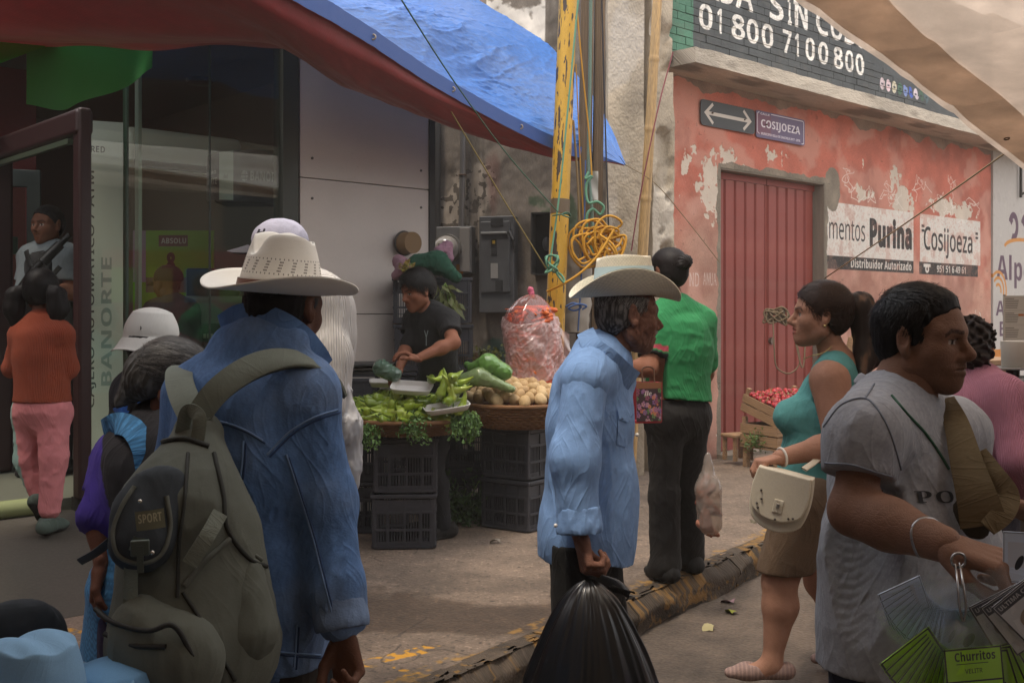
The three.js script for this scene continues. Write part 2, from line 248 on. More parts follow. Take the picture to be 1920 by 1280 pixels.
  for (let q = 0; q < 2; q++) {
    const x0 = DX0 + .025 + q * leafW, g = [box(leafW - .008, DTOP - .21, .03, x0 + leafW / 2, (DTOP + .19) / 2, -.145)];
    const leaf = mesh('door_leaf', g, dm, red), n = 5, sw = (leafW - .05) / n;
    for (let k = 0; k < n; k++) { const s = new THREE.ExtrudeGeometry(new THREE.Shape([[-sw / 2 + .009, 0], [-sw / 2 + .022, .02], [sw / 2 - .022, .02], [sw / 2 - .009, 0]].map(a => new THREE.Vector2(...a))), { depth: DTOP - .32, bevelEnabled: false }).rotateX(Math.PI / 2); mesh('door_strip', s.translate(x0 + .025 + sw * (k + .5), DTOP - .085, -.1295), dm, leaf); }
    mesh('door_rail', box(leafW - .014, .06, .026, x0 + leafW / 2, DTOP - .052, -.118), dm, leaf); mesh('door_rail', box(leafW - .014, .05, .026, x0 + leafW / 2, .215, -.118), dm, leaf);
  }
  mesh('lock', cyl(.035, .035, .03, 0, 0, 0, 16).rotateX(Math.PI / 2).translate(DX0 + .03 + leafW + .07, 1.22, -.10), M('#6d5d50', .5, { metalness: .7 }), red);
  // projecting slab over the door and its face
  const slabM = M('#ffffff', .92, { map: mottle('#b9ad9c', .2, { scale: 5, seed: 8, stain: [92, 84, 74], stainAmt: .55, speck: .04 }), bumpMap: grainA, bumpScale: .012 });
  const slab = new THREE.BoxGeometry(7.6, .135, .44, 110, 4, 8).translate(3.74, 3.675, .20); { const p = slab.attributes.position; for (let i = 0; i < p.count; i++) { const x = p.getX(i), y = p.getY(i), z = p.getZ(i); if (z > .35) p.setZ(i, z + .03 * (fbm(x * 6, y * 8, 2) - .5)); if (y > 3.74) p.setY(i, y - .03 * Math.max(0, fbm(x * 5, z * 4, 7) - .4)); } slab.computeVertexNormals(); const uv = slab.attributes.uv; for (let i = 0; i < p.count; i++) uv.setXY(i, p.getX(i) * .3, p.getY(i) + p.getZ(i)); }
  mesh('cornice_slab', slab, slabM, red);
  // upper wall of painted bricks, each one laid; the lettering runs across them
  const UW = 7.2, UH = 1.6, U0 = 3.735;
  const uart = canvas(2048, 456, (x, w, h) => {
    const A = t => t / UW * w, B = y => h - (y - U0) / UH * h;
    x.fillStyle = '#4f7a64'; x.fillRect(0, 0, w, h); x.fillStyle = '#4a4d4e'; x.fillRect(A(.44), 0, w, B(3.86)); x.fillStyle = '#e9e3da'; x.strokeStyle = '#e9e3da';
    x.fillStyle = '#e9e3da'; const num = [['0', .53, .72], ['1', .80, .86], ['8', 1.03, 1.22], ['0', 1.27, 1.45], ['0', 1.52, 1.70], ['7', 1.88, 2.03], ['1', 2.10, 2.16], ['0', 2.30, 2.46], ['0', 2.54, 2.71], ['8', 2.84, 3.01], ['0', 3.07, 3.23], ['0', 3.29, 3.45]];
    for (const [s, a, b] of num) fit(x, s, A(a), A(b), B(4.305), B(4.085), '100px sans-serif', 5);
    for (const [s, a, b] of [['L', .30, .52], ['A', .56, .82], ['D', .86, 1.06], ['A', 1.10, 1.36], ['S', 1.66, 1.88], ['I', 1.97, 2.03], ['N', 2.10, 2.32], ['C', 2.50, 2.72], ['O', 2.78, 3.0], ['S', 3.06, 3.26], ['T', 3.3, 3.5], ['O', 3.54, 3.76]]) fit(x, s, A(a), A(b), B(4.66), B(4.38), '100px sans-serif', 5);
    const dots = ['#c9b7ba', '#d7bfc3', '#d6cdb4', '#4c6b58', '#7d8fc0', '#4762b5', '#d3c5cb', '#45604f', '#51656a']; dots.forEach((c, i) => { x.fillStyle = c; x.beginPath(); x.ellipse(A(3.86 + i * .135), B(4.055), 15, 20, 0, 0, 7); x.fill(); x.fillStyle = 'rgba(40,40,48,.8)'; x.fillRect(A(3.835 + i * .135), B(4.065), 14, 6); });
  });
  const ud = uart.getContext('2d').getImageData(0, 0, 2048, 456).data;
  const umap = dataTex(2048, 456, (i, j) => { const a = 4 * ((455 - j) * 2048 + i), t = i / 2048 * UW, y = j / 456 * UH, m = fbm(t * 8, y * 8, 3), g = noise(i * .8, j * .8, 7), wear = sstep(.62, .70, fbm(t * 11, y * 16, 12)) * .45, k = 1 + .3 * (m - .5) + .2 * (g - .5); return [0, 1, 2].map(q => lerp(ud[a + q] * k, [118, 108, 96][q], wear * (ud[a] > 180 ? .8 : .35))); });
  const um = M('#ffffff', .85, { map: umap, bumpMap: grainA, bumpScale: .004 });
  mesh('upper_wall', uvm(new THREE.BoxGeometry(UW, UH, .2).translate(UW / 2, UH / 2, 0), UW, UH).translate(0, U0, -.104), um, red);
  const r = RNG(31), bh = .0665, pitch = .071, variants = [];
  for (let row = 0, y = .012; y < .80; row++, y += pitch) {
    let x = row % 2 ? -.02 : -.12; const xEnd = y < .25 ? 5.2 - y * 2 : 4.6 - (y - .25) * 3.6;
    while (x < xEnd) { const L = .225 + .03 * (r() - .5), a = Math.max(x, .004), b = x + L - .004 - .004 * r(); if (b - a > .03) { const g = new THREE.BoxGeometry(b - a, bh - .004 * r(), .03); g.rotateZ((r() - .5) * .02); g.translate((a + b) / 2, y + bh / 2 + (r() - .5) * .003, .0005 + r() * .007); uvm(g, UW, UH); g.translate(0, U0 + .004, -.008); mesh('brick', g, um, red); } x += L; }
  }
}
// traffic arrow and street name plates
{
  const plate = (name, t0, t1, y0, y1, draw, label, r) => {
    const g = thing(name, label, 'sign', fw((t0 + t1) / 2, (y0 + y1) / 2, .02), TH), w = t1 - t0, h = y1 - y0, W = 768, H = Math.round(768 * h / w);
    const sh = new THREE.Shape(), k = r; sh.moveTo(-w / 2 + k, -h / 2); sh.lineTo(w / 2 - k, -h / 2); sh.quadraticCurveTo(w / 2, -h / 2, w / 2, -h / 2 + k); sh.lineTo(w / 2, h / 2 - k); sh.quadraticCurveTo(w / 2, h / 2, w / 2 - k, h / 2); sh.lineTo(-w / 2 + k, h / 2); sh.quadraticCurveTo(-w / 2, h / 2, -w / 2, h / 2 - k); sh.lineTo(-w / 2, -h / 2 + k); sh.quadraticCurveTo(-w / 2, -h / 2, -w / 2 + k, -h / 2);
    const ge = new THREE.ExtrudeGeometry(sh, { depth: .004, bevelEnabled: false, curveSegments: 8 }), p = ge.attributes.position, uv = ge.attributes.uv; for (let i = 0; i < p.count; i++) { uv.setXY(i, p.getX(i) / w + .5, p.getY(i) / h + .5); p.setZ(i, p.getZ(i) + .012 * Math.sin(p.getX(i) * 7)); }
    mesh('plate', ge, M('#ffffff', .45, { map: canvasTex(W, H, draw), metalness: .1 }), g); for (const s of [-1, 1]) mesh('bolt', cyl(.008, .008, .03, s * w * .3, 0, -.006, 8).rotateX(Math.PI / 2), NAT.rust, g); return g;
  };
  plate('arrow_sign', .535, 1.375, 3.205, 3.44, (x, w, h) => { x.fillStyle = '#2a2928'; x.fillRect(0, 0, w, h); x.fillStyle = '#c9bdaf'; x.fillRect(w * .1, h * .43, w * .8, h * .14); for (const s of [0, 1]) { x.save(); if (s) { x.translate(w, 0); x.scale(-1, 1); } x.lineWidth = h * .13; x.strokeStyle = '#c9bdaf'; x.beginPath(); x.moveTo(w * .22, h * .12); x.lineTo(w * .09, h * .5); x.lineTo(w * .22, h * .88); x.stroke(); x.restore(); } for (let i = 0; i < 60; i++) { x.fillStyle = 'rgba(120,110,100,.25)'; x.fillRect((i * 97) % w, (i * 61) % h, 3, 2); } }, 'black traffic plate with white double headed arrow on red wall', .05);
  plate('street_name_sign', 1.40, 2.25, 3.19, 3.45, (x, w, h) => { x.fillStyle = '#5d4a6b'; x.fillRect(0, 0, w, h); x.fillStyle = '#6e3a50'; x.fillRect(0, h * .12, w * .45, h * .76); x.fillStyle = '#5d4a6b'; for (let i = 0; i < 40; i++) x.fillRect(w * .3 + i * w * .006, h * .12, w * .004, h * .76); x.fillStyle = '#d9cfd2'; fit(x, 'COSIJOEZA', w * .1, w * .9, h * .3, h * .68, 'bold 100px sans-serif'); fit(x, 'CALLE', w * .09, w * .27, h * .06, h * .14, 'bold 100px sans-serif'); fit(x, 'MUNICIPIO VILLA DE ZAACHILA 2017 - 2018', w * .1, w * .9, h * .79, h * .88, 'bold 100px sans-serif'); x.strokeStyle = '#d9cfd2'; x.lineWidth = 7; x.beginPath(); x.moveTo(w * .3, h * .06); x.lineTo(w * .95, h * .06); x.quadraticCurveTo(w * .975, h * .06, w * .975, h * .2); x.lineTo(w * .975, h * .93); x.lineTo(w * .93, h * .95); x.moveTo(w * .07, h * .06); x.quadraticCurveTo(w * .03, h * .06, w * .03, h * .2); x.lineTo(w * .03, h * .8); x.lineTo(w * .07, h * .86); x.stroke(); }, 'purple street name plate lettered in white beside the arrow plate', .035);
}
// ---------- white neighbour at the right ----------
{
  const b = thing('white_building', 'white rendered building with painted feed shop lettering at the right edge', 'building', fw(6.74, 0, 0), TH), W = 4.4, H = 5.4;
  const t = canvasTex(1024, 1256, (x, w, h) => {
    const A = t => t / W * w, B = y => h - y / H * h; x.fillStyle = '#b9b1a9'; x.fillRect(0, 0, w, h);
    const r = RNG(3); for (let i = 0; i < 5000; i++) { x.fillStyle = `rgba(${r() > .5 ? '225,218,208' : '120,110,100'},${.10 * r()})`; x.beginPath(); x.ellipse(r() * w, r() * h, 2 + 16 * r() ** 3, 2 + 10 * r() ** 3, r() * 3, 0, 7); x.fill(); }
    x.fillStyle = '#5f4654'; fit(x, 'Alpesur', A(.10), A(2.1), B(2.27), B(1.83), 'bold 100px sans-serif'); fit(x, 'ALIMENTOS', A(.08), A(2.5), B(1.66), B(1.46), 'bold 100px sans-serif'); fit(x, 'BALANCEADOS', A(.2), A(2.8), B(1.39), B(1.19), 'bold 100px sans-serif');
    x.strokeStyle = '#5f4654'; x.lineWidth = 20; for (const q of [.52, .92]) { x.beginPath(); x.ellipse(A(q + .12), B(2.66), 27, 34, 0, 3.5, 8.3); x.stroke(); x.beginPath(); x.moveTo(A(q), B(2.78)); x.lineTo(A(q + .08), B(2.70)); x.stroke(); }
    x.strokeStyle = '#c78642'; x.lineWidth = 11; x.beginPath(); x.ellipse(A(.95), B(2.36), 140, 30, 0, 3.3, 6.1); x.stroke(); x.lineWidth = 9; for (const q of [0, 20, 38]) { x.beginPath(); x.arc(A(.12) + 8, B(1.82) + 8, 20 + q, 3.9, 6.6); x.stroke(); }
    x.fillStyle = '#c27a2e'; x.fillRect(0, B(1.02), w, B(.85) - B(1.02));
  });
  const g = box(W, H, .3, W / 2, H / 2, -.13), p = g.attributes.position, uv = g.attributes.uv; for (let i = 0; i < p.count; i++) uv.setXY(i, p.getX(i) / W, p.getY(i) / H);
  mesh('wall', g, M('#ffffff', .85, { map: t, bumpMap: grainA, bumpScale: .003 }), b);
  const bk = M('#3a332e', .6, { metalness: .5 }), br = mesh('bracket', [box(.03, .6, .03, .78, 3.35, .06), rod([.78, 3.08, .06], [1.4, 3.55, .35], .014), rod([.78, 3.6, .06], [1.4, 3.55, .35], .014)], bk, b);
}
// ---------- old concrete wall, pilaster ----------
{
  const A = V(.875, 0, -9.02), B = V(-.95, 0, -9.50), L = A.distanceTo(B), turn = Math.atan2(-(A.z - B.z), A.x - B.x), H = 6.4, S = 1024, SY = 2048;
  const b = thing('old_wall', 'stained bare concrete wall with moss and old paint behind the stall', 'wall', B, turn);
  const map = dataTex(S, SY, (i, j) => {
    const x = i / S * L, y = j / SY * H, n = fbm(x * 1.7, y * 1.3, 3), m = fbm(x * 8, y * 8, 5), g = noise(i * .8, j * .8, 2), f = fbm(x * 26, y * 26, 6, 3), k = 1 + .35 * (n - .5) + .35 * (m - .5) + .2 * (g - .5);
    let c = [126 * k, 116 * k, 106 * k]; const mix = (q, w) => { c = c.map((v, z) => lerp(v, q[z] * (1 + .25 * (m - .5)), w)); };
    if (y > 3.35) { const wh = x > .75 && x < 1.28 ? 1 : 0, w = sstep(.36, .42, .6 * fbm(x * 4, y * 4, 9) + .12 * f + (wh ? .06 : -.35)); mix([222, 214, 204], w); if (x < .72) mix([150, 112, 104], .5); }
    const pe = sstep(.47, .51, .5 * fbm(x * 5, y * 3.4, 22, 5) + .5 * Math.exp(-(((x - .55) / .34) ** 2) - ((y - 2.35) / .6) ** 2)); mix([176, 164, 150], pe * .8 * (y < 3.3 ? 1 : 0)); if (pe > .5 && f < .42) mix([60, 52, 46], .7);
    const mo = sstep(.47, .55, .45 * fbm(x * 6, y * 6, 33) + .42 * Math.exp(-(((x - 1.35) / .34) ** 2) - ((y - 2.28) / .28) ** 2)); mix([66, 84, 62], mo * .8); const gr = sstep(.5, .57, .45 * fbm(x * 5, y * 5, 43) + .42 * Math.exp(-(((x - .95) / .5) ** 2) - ((y - .9) / .5) ** 2)); mix([48, 84, 74], gr * .7);
    mix([112, 60, 54], .35 * sstep(.5, .6, .5 * fbm(x * 3, y * 1.2, 53) + .35 * Math.exp(-(((x - .85) / .2) ** 2) - ((y - 2.6) / .5) ** 2)));
    const st = sstep(.58, .72, fbm(x * 7, y * .8, 63)); mix([72, 66, 60], st * .5); return c;
  });
  const g = new THREE.PlaneGeometry(L, H, 90, 260).translate(L / 2, H / 2, 0), p = g.attributes.position; for (let i = 0; i < p.count; i++) p.setZ(i, (fbm(p.getX(i) * 3, p.getY(i) * 3, 4) - .5) * .05 + (fbm(p.getX(i) * 14, p.getY(i) * 14, 8) - .5) * .02); g.computeVertexNormals();
  mesh('render_face', g, M('#ffffff', .95, { map, bumpMap: grainA, bumpScale: .01 }), b); mesh('wall_core', box(L, H, .3, L / 2, H / 2, -.2), M('#7d7368', .95), b);
  // steel pipe up the wall
  const steel = M('#8c8783', .42, { metalness: .75 }), at = (px, py) => { const q = P(px, py, 9.3); return [(q.x - B.x) / Math.cos(turn), 0]; };
}
const OW = (px, py, out = 0) => { // a point on the old wall seen at px,py, moved outward
  const A = V(.875, 0, -9.02), B = V(-.95, 0, -9.50), r = (px - 960) / FOC, dx = A.x - B.x, dd = -(A.z - B.z); // x = r*d
  const s = (r * 9.50 - B.x) / (dx - r * dd), d = 9.50 + s * dd, q = P(px, py, d); q.z += out; return q;
};
const OWT = Math.atan2(-(-9.02 + 9.50), .875 + .95);
{
  const rough = (w, h, d, seed, amp, seg = [10, 80, 6]) => { const g = new THREE.BoxGeometry(w, h, d, ...seg), p = g.attributes.position; for (let i = 0; i < p.count; i++) { const x = p.getX(i), y = p.getY(i), z = p.getZ(i); p.setXYZ(i, x + amp * (fbm(x * 6 + seed, y * 4, z * 6) - .5), y, z + amp * (fbm(x * 7, y * 5 + seed, z * 7) - .5) - amp * 1.6 * sstep(.62, .72, fbm(x * 5 + seed, y * 3.5, 4))); } g.computeVertexNormals(); const uv = g.attributes.uv; for (let i = 0; i < p.count; i++) uv.setXY(i, (p.getX(i) + p.getZ(i)) * .6, p.getY(i) * .4); return g; };
  const cm = M('#ffffff', .95, { map: mottle('#b3a591', .26, { size: 1024, scale: 7, seed: 13, stain: [196, 186, 172], stainAmt: .75, speck: .03 }), bumpMap: grainA, bumpScale: .014 });
  const pil = thing('concrete_pilaster', 'weathered concrete pilaster between the old wall and the red building', 'pillar', [0, 0, 0]);
  const q = P(1170, 586, 9.02); mesh('shaft', rough(.30, 6.4, .34, 3, .012).translate(q.x, 3.2, q.z), cm, pil);
  const q2 = P(1222, 586, 9.22); mesh('broken_edge', rough(.20, 3.55, .36, 9, .045, [10, 120, 8]).rotateY(TH * .5).translate(q2.x + .015, 1.77, q2.z), cm, pil); mesh('upper_edge', rough(.20, 2.9, .34, 19, .035).rotateY(TH * .5).translate(q2.x + .01, 5.0, q2.z - .02), cm, pil);
}
console.log('structure ok');
// ---------- bank ----------
const bank = thing('bank_building', 'bank branch with glass front, white cladding panels and dark red door frame', 'building', FO, TH);
{
  const FL = .46, CE = 3.35, gl = MP('#ffffff', .0, { transmission: 1, thickness: 0, ior: 1.52, color: col(.86, .93, .88) }), edge = M('#1d2a24', .4), alu = M('#5c6560', .45, { metalness: .5 });
  const pan = M('#ffffff', .5, { map: mottle('#cbc1b9', .05, { scale: 4, seed: 3, speck: .004 }), bumpMap: grainA, bumpScale: .0006 });
  const rows = [[.16, .587], [.592, 1.487], [1.492, 2.367], [2.372, 3.252], [3.257, 4.2]], t0 = -3.63, t1 = -2.58;
  for (const [a, b] of rows) mesh('cladding_panel', rbox(t1 - t0, b - a, .03, .004, (t0 + t1) / 2, (a + b) / 2, -.015), pan, bank);
  mesh('cladding_backing', box(t1 - t0, 4.1, .05, (t0 + t1) / 2, 2.2, -.06), edge, bank);
  for (const y of [.72, 1.36, 1.62, 2.24, 2.50]) for (const x of [t0 + .09, t1 - .07]) mesh('screw', cyl(.009, .009, .006, 0, 0, 0, 8).rotateX(Math.PI / 2).translate(x, y, .002), M('#4a4542', .5), bank);
  mesh('end_trim', box(.05, 4.1, .16, -2.553, 2.2, -.07), M('#242220', .6), bank);
  mesh('corner_post', box(.11, 3.9, .12, -3.70, 2.1, -.055), M('#41443f', .5, { metalness: .3 }), bank);
  mesh('end_wall', box(.25, 4.2, 4, -2.73, 2.2, -2.16), M('#6f675f', .9), bank);
  // glass front
  const panes = [[-4.975, -4.765], [-4.752, -4.246], [-4.236, -3.765]];
  for (const [a, b] of panes) mesh('glass_pane', box(b - a, CE - FL - .02, .012, (a + b) / 2, (CE + FL) / 2, -.03), gl, bank);
  mesh('mullion', box(.012, CE - FL, .05, -4.7585, (CE + FL) / 2, -.03), M('#2d4136', .4), bank); mesh('glass_joint', box(.008, CE - FL, .014, -4.241, (CE + FL) / 2, -.03), edge, bank); mesh('glass_joint', box(.02, CE - FL, .05, -4.655, (CE + FL) / 2, -.10), M('#8d958f', .4, { metalness: .4 }), bank);
  mesh('plinth', box(1.4, .31, .2, -4.31, .305, -.08), M('#4b4a41', .8, { map: mottle('#8a8672', .15) }), bank);
  // raised floor and entrance step
  const tile = M('#ffffff', .35, { map: mottle('#75776a', .08, { scale: 5 }) });
  mesh('floor', box(5.5, .30, 6, -3.8 - 2.7, .303, -3.19), tile, bank); mesh('floor_inside', box(1.1, .302, 6, -3.2, .303, -3.19), tile, bank);
  const ramp = new THREE.ExtrudeGeometry(new THREE.Shape([[0, .12], [1.35, .12], [1.35, .152], [.55, .375], [0, .385]].map(a => new THREE.Vector2(...a))), { depth: 4.6, bevelEnabled: false }).rotateY(-Math.PI / 2).translate(-4.86, 0, -.2);
  { const p = ramp.attributes.position, uv = ramp.attributes.uv; for (let i = 0; i < p.count; i++) uv.setXY(i, p.getX(i) * .4, p.getZ(i) * .4); }
  mesh('entrance_ramp', ramp, M('#ffffff', .9, { map: mottle('#46413a', .2, { scale: 6, seed: 5 }), bumpMap: grainA, bumpScale: .004 }), bank);
  mesh('step_nosing', tube([[-9.4, .43, -.17], [-5.1, .43, -.17]], .05, 8, 10), M('#8d9568', .7), bank);
  // entrance face (runs into the building at t = -5): red framed door
  const rf = M('#ffffff', .5, { map: mottle('#2e1818', .1, { scale: 3 }) });
  const frame = new THREE.Group(); frame.name = 'door_frame'; bank.add(frame);
  mesh('frame_post', rbox(.075, 2.18, .10, .02, -5.0, 1.55, -.045), rf, frame); mesh('frame_head', rbox(.10, .15, 1.5, .03, -5.0, 2.56, -.75), rf, frame); mesh('frame_post', rbox(.13, 2.18, .12, .03, -5.0, 1.55, -1.44), rf, frame);
  mesh('frame_bead', box(.03, .03, 1.32, -5.05, 2.455, -.75), M('#3f4a3c', .4), frame);
  const leaf = new THREE.Group(); leaf.name = 'door_leaf'; bank.add(leaf);
  const q = (px, py, d) => { const w = P(px, py, d), X = w.x - FO[0], Z = w.z - FO[2]; return V(X * .734 - Z * .679, w.y, X * .679 + Z * .734); };
  const L0 = q(76, 586, 7.35), L1 = q(-120, 586, 7.15), dl = L1.clone().sub(L0), ll = Math.hypot(dl.x, dl.z), ang = Math.atan2(-dl.z, dl.x), dn = V((L0.x + L1.x) / 2, 0, (L0.z + L1.z) / 2);
  for (const [w, h, x, y] of [[.09, 2.02, ll / -2 + .045, 1.47], [.09, 2.02, ll / 2 - .045, 1.47], [ll, .12, 0, 2.42], [ll, .16, 0, .54]]) { const m = mesh('leaf_rail', rbox(w, h, .05, .008), alu, leaf); m.position.set(dn.x + Math.cos(ang) * x, y, dn.z - Math.sin(ang) * x); m.rotation.y = ang; }
  { const m = mesh('leaf_glass', box(ll - .2, 1.75, .01), gl, leaf); m.position.set(dn.x, 1.48, dn.z); m.rotation.y = ang; const h = mesh('push_plate', rbox(.16, .12, .03, .01), M('#51705c', .5), leaf), w = q(8, 460, 7.12); h.position.copy(w); h.rotation.y = ang; }
  // rooms: ceiling, back walls
  mesh('ceiling', box(2.2, .1, 6, -3.9, CE + .05, -3.1), M('#615a55', .9), bank); mesh('added_porch_roof', box(4.1, .12, 4.9, -7.1, CE + .06, -3.55), M('#615a55', .9), bank); mesh('facade_head', box(1.5, 1.4, .25, -4.33, CE + .75, -.14), M('#7a716b', .8), bank); mesh('roof', box(2.3, .2, 6.4, -3.85, 4.35, -3.2), M('#777', .9), bank);  // roof over the porch is added out of view to darken the entrance
  const rw = M('#ffffff', .6, { map: mottle('#8f4a48', .07, { scale: 3, seed: 6 }) });
  mesh('red_wall', box(4.4, 3, .1, -6.6, 1.95, -2.6), rw, bank); mesh('dark_wall', box(2.4, 3, .1, -3.4, 1.95, -4.6), M('#6b625b', .8), bank); mesh('side_wall', box(.1, 4.2, 6, -9.2, 2.2, -3.2), rw, bank);
  for (const x of [-5.15, -5.75, -6.5]) mesh('wall_trim', box(.05, 2.9, .03, x, 1.92, -2.53), M('#9e8f8c', .5), bank);
  mesh('wall_box', rbox(.34, .52, .12, .02, -5.55, 1.95, -2.48), M('#b9b4ad', .5), bank);
}
const BL = (px, py, d) => P(px, py, d);
{ // things inside the bank
  const tot = thing('lettered_totem', 'white upright panel with vertical black lettering inside the bank glass', 'panel', P(199, 586, 6.75).setY(0), TH * .55);
  const t = canvasTex(256, 2048, (x, w, h) => {
    x.fillStyle = '#bdb9b2'; x.fillRect(0, 0, w, h); x.save(); x.translate(0, h); x.rotate(-Math.PI / 2); x.fillStyle = '#2a2324'; fit(x, 'CAJERO AUTOMATICO / ATM', h * .2, h * .86, w * .02, w * .24, '100px sans-serif', 2); x.fillStyle = '#868d89'; fit(x, 'BANORTE', h * .26, h * .62, w * .36, w * .62, 'bold 100px sans-serif'); x.restore();
    x.fillStyle = '#1e1a1b'; fit(x, 'RED', w * .12, w * .46, h * .07, h * .088, 'bold 100px sans-serif');
  });
  mesh('panel_face', box(.245, 2.25, .05, 0, 1.50 + .08, 0), M('#ffffff', .45, { map: t }), tot); mesh('foot', rbox(.3, .03, .2, .01, 0, .475, 0), M('#555', .5), tot);
  const ac = thing('air_conditioner', 'white split air conditioner high on the wall inside the bank', 'air conditioner', P(300, 282, 7.3), TH);
  mesh('casing', rbox(.85, .26, .2, .05, .15, 0, 0), M('#bdb9ad', .45), ac); mesh('louvre', box(.75, .05, .02, .15, -.115, .1, 0, -.5), M('#3c3a37', .5), ac);
  const hd = thing('machine_header', 'dark purple curved header with bank lettering above the cash machine', 'sign', P(470, 330, 7.2), 0);
  const ht = canvasTex(1024, 256, (x, w, h) => { x.fillStyle = '#2a2029'; x.fillRect(0, 0, w, h); x.fillStyle = '#9a9c93'; x.fillRect(w * .40, 0, w * .15, h); x.fillStyle = '#a6a09e'; fit(x, 'BANORTE', w * .10, w * .37, h * .52, h * .66, 'bold 100px sans-serif'); fit(x, 'CAJERO', w * .16, w * .36, h * .36, h * .46, 'bold 100px sans-serif'); fit(x, 'BANORTE', w * .70, w * .99, h * .42, h * .60, 'bold 100px sans-serif'); x.beginPath(); x.ellipse(w * .65, h * .51, 30, 26, 0, 0, 7); x.fill(); x.fillStyle = '#2a2029'; x.fillRect(w * .62, h * .48, 62, 6); x.fillRect(w * .62, h * .55, 62, 6); x.fillRect(w * .652, h * .3, 6, 110); x.fillStyle = '#40363a'; fit(x, 'Red', w * .45, w * .50, h * .46, h * .56, 'italic 100px sans-serif'); });
  mesh('curved_face', sheet(40, 4, (u, v) => { const a = lerp(-1.5, .9, u); return V(-.05 + .32 * Math.sin(a) , .17 * (v * 2 - 1) * (1 + .12 * Math.sin(a)), .35 * Math.cos(a) - .3); }), M('#ffffff', .4, { map: ht }), hd); mesh('header_core', rbox(.56, .33, .3, .03, -.02, 0, -.3), M('#231c22', .6), hd);
  const atm = thing('cash_machine', 'grey cash machine with dark keypad recess inside the bank', 'cash machine', P(398, 586, 7.6).setY(.46), .3);
  mesh('cabinet', rbox(.42, 1.15, .5, .03, 0, .58, 0), M('#6d6f69', .5), atm); mesh('keypad_recess', rbox(.20, .14, .03, .02, 0, .90, .25), M('#1d1d1d', .4), atm); for (let i = 0; i < 6; i++) mesh('key', box(.018, .03, .01, -.06 + i * .024, .88, .268), M('#9a9788', .5), atm); mesh('screen_hood', rbox(.36, .3, .1, .02, 0, 1.2, .12), M('#2d2d2c', .4), atm);
  const po = thing('lime_reflection_board', 'added lime green and pink board in place of posters reflected in the bank glass', 'poster', P(325, 520, 8.2), 0);  // added board stands in for posters reflected in the glass
  const pt = canvasTex(512, 512, (x, w, h) => { x.fillStyle = '#7fae2d'; x.fillRect(0, 0, w, h); x.fillStyle = '#a58ba3'; x.fillRect(0, 0, w * .16, h * .55); x.fillStyle = '#7a6b5f'; x.fillRect(w * .16, h * .5, w * .84, h * .16); x.fillStyle = '#6e2a35'; x.fillRect(w * .32, h * .05, w * .36, h * .12); x.fillStyle = '#ddd3d0'; fit(x, 'ABSOLU', w * .35, w * .66, h * .08, h * .14); x.fillStyle = '#22301c'; fit(x, '8', w * .42, w * .52, h * .24, h * .44, 'bold 100px sans-serif', 6); x.fillStyle = '#c9b52c'; x.beginPath(); x.moveTo(w * .5, h * .95); x.lineTo(w * .56, h * .75); x.lineTo(w * .66, h * .92); x.fill(); });
  mesh('board', box(.62, .72, .02), M('#ffffff', .7, { map: pt }), po); mesh('post', rod([0, -.3, -.02], [0, 1.2 - 1.3 - 1.27, -.02], .02), M('#444', .5), po);
  const lamp = thing('ceiling_disc', 'round unlit fitting on the dark bank ceiling', 'fitting', P(374, 158, 8.0), 0); mesh('ring', lathe([[.001, 0], [.09, 0], [.10, .02], [.10, .04], [.001, .04]], 24), M('#3c3937', .5), lamp);
}
console.log('bank ok');
// ---------- bodies, heads, hands and clothes as smooth fields meshed by surface nets ----------
const Cn = (a, b, ra, rb, k = .03, fl) => ({ t: 0, a: vv(a).toArray(), b: vv(b).toArray(), ra, rb, k, fl });
const El = (c, r, k = .03, q) => ({ t: 1, c: vv(c).toArray(), r, k, q: q ? q.clone().invert() : null });
const SUB = p => ({ ...p, sub: true });
const grow = (list, o) => list.map(p => p.t ? { ...p, r: p.r.map(x => x + o) } : { ...p, ra: p.ra + o, rb: p.rb + o });
function moved(p, m) { // prim moved by a rigid matrix
  const q = new THREE.Quaternion().setFromRotationMatrix(m), T = a => V(...a).applyMatrix4(m).toArray();
  if (p.t) { const q0 = p.q ? p.q.clone().invert() : new THREE.Quaternion(); return { ...p, c: T(p.c), q: q.clone().multiply(q0).invert() }; }
  return { ...p, a: T(p.a), b: T(p.b), fl: p.fl ? { ...p.fl, w: V(...p.fl.w).applyQuaternion(q).toArray() } : null };
}
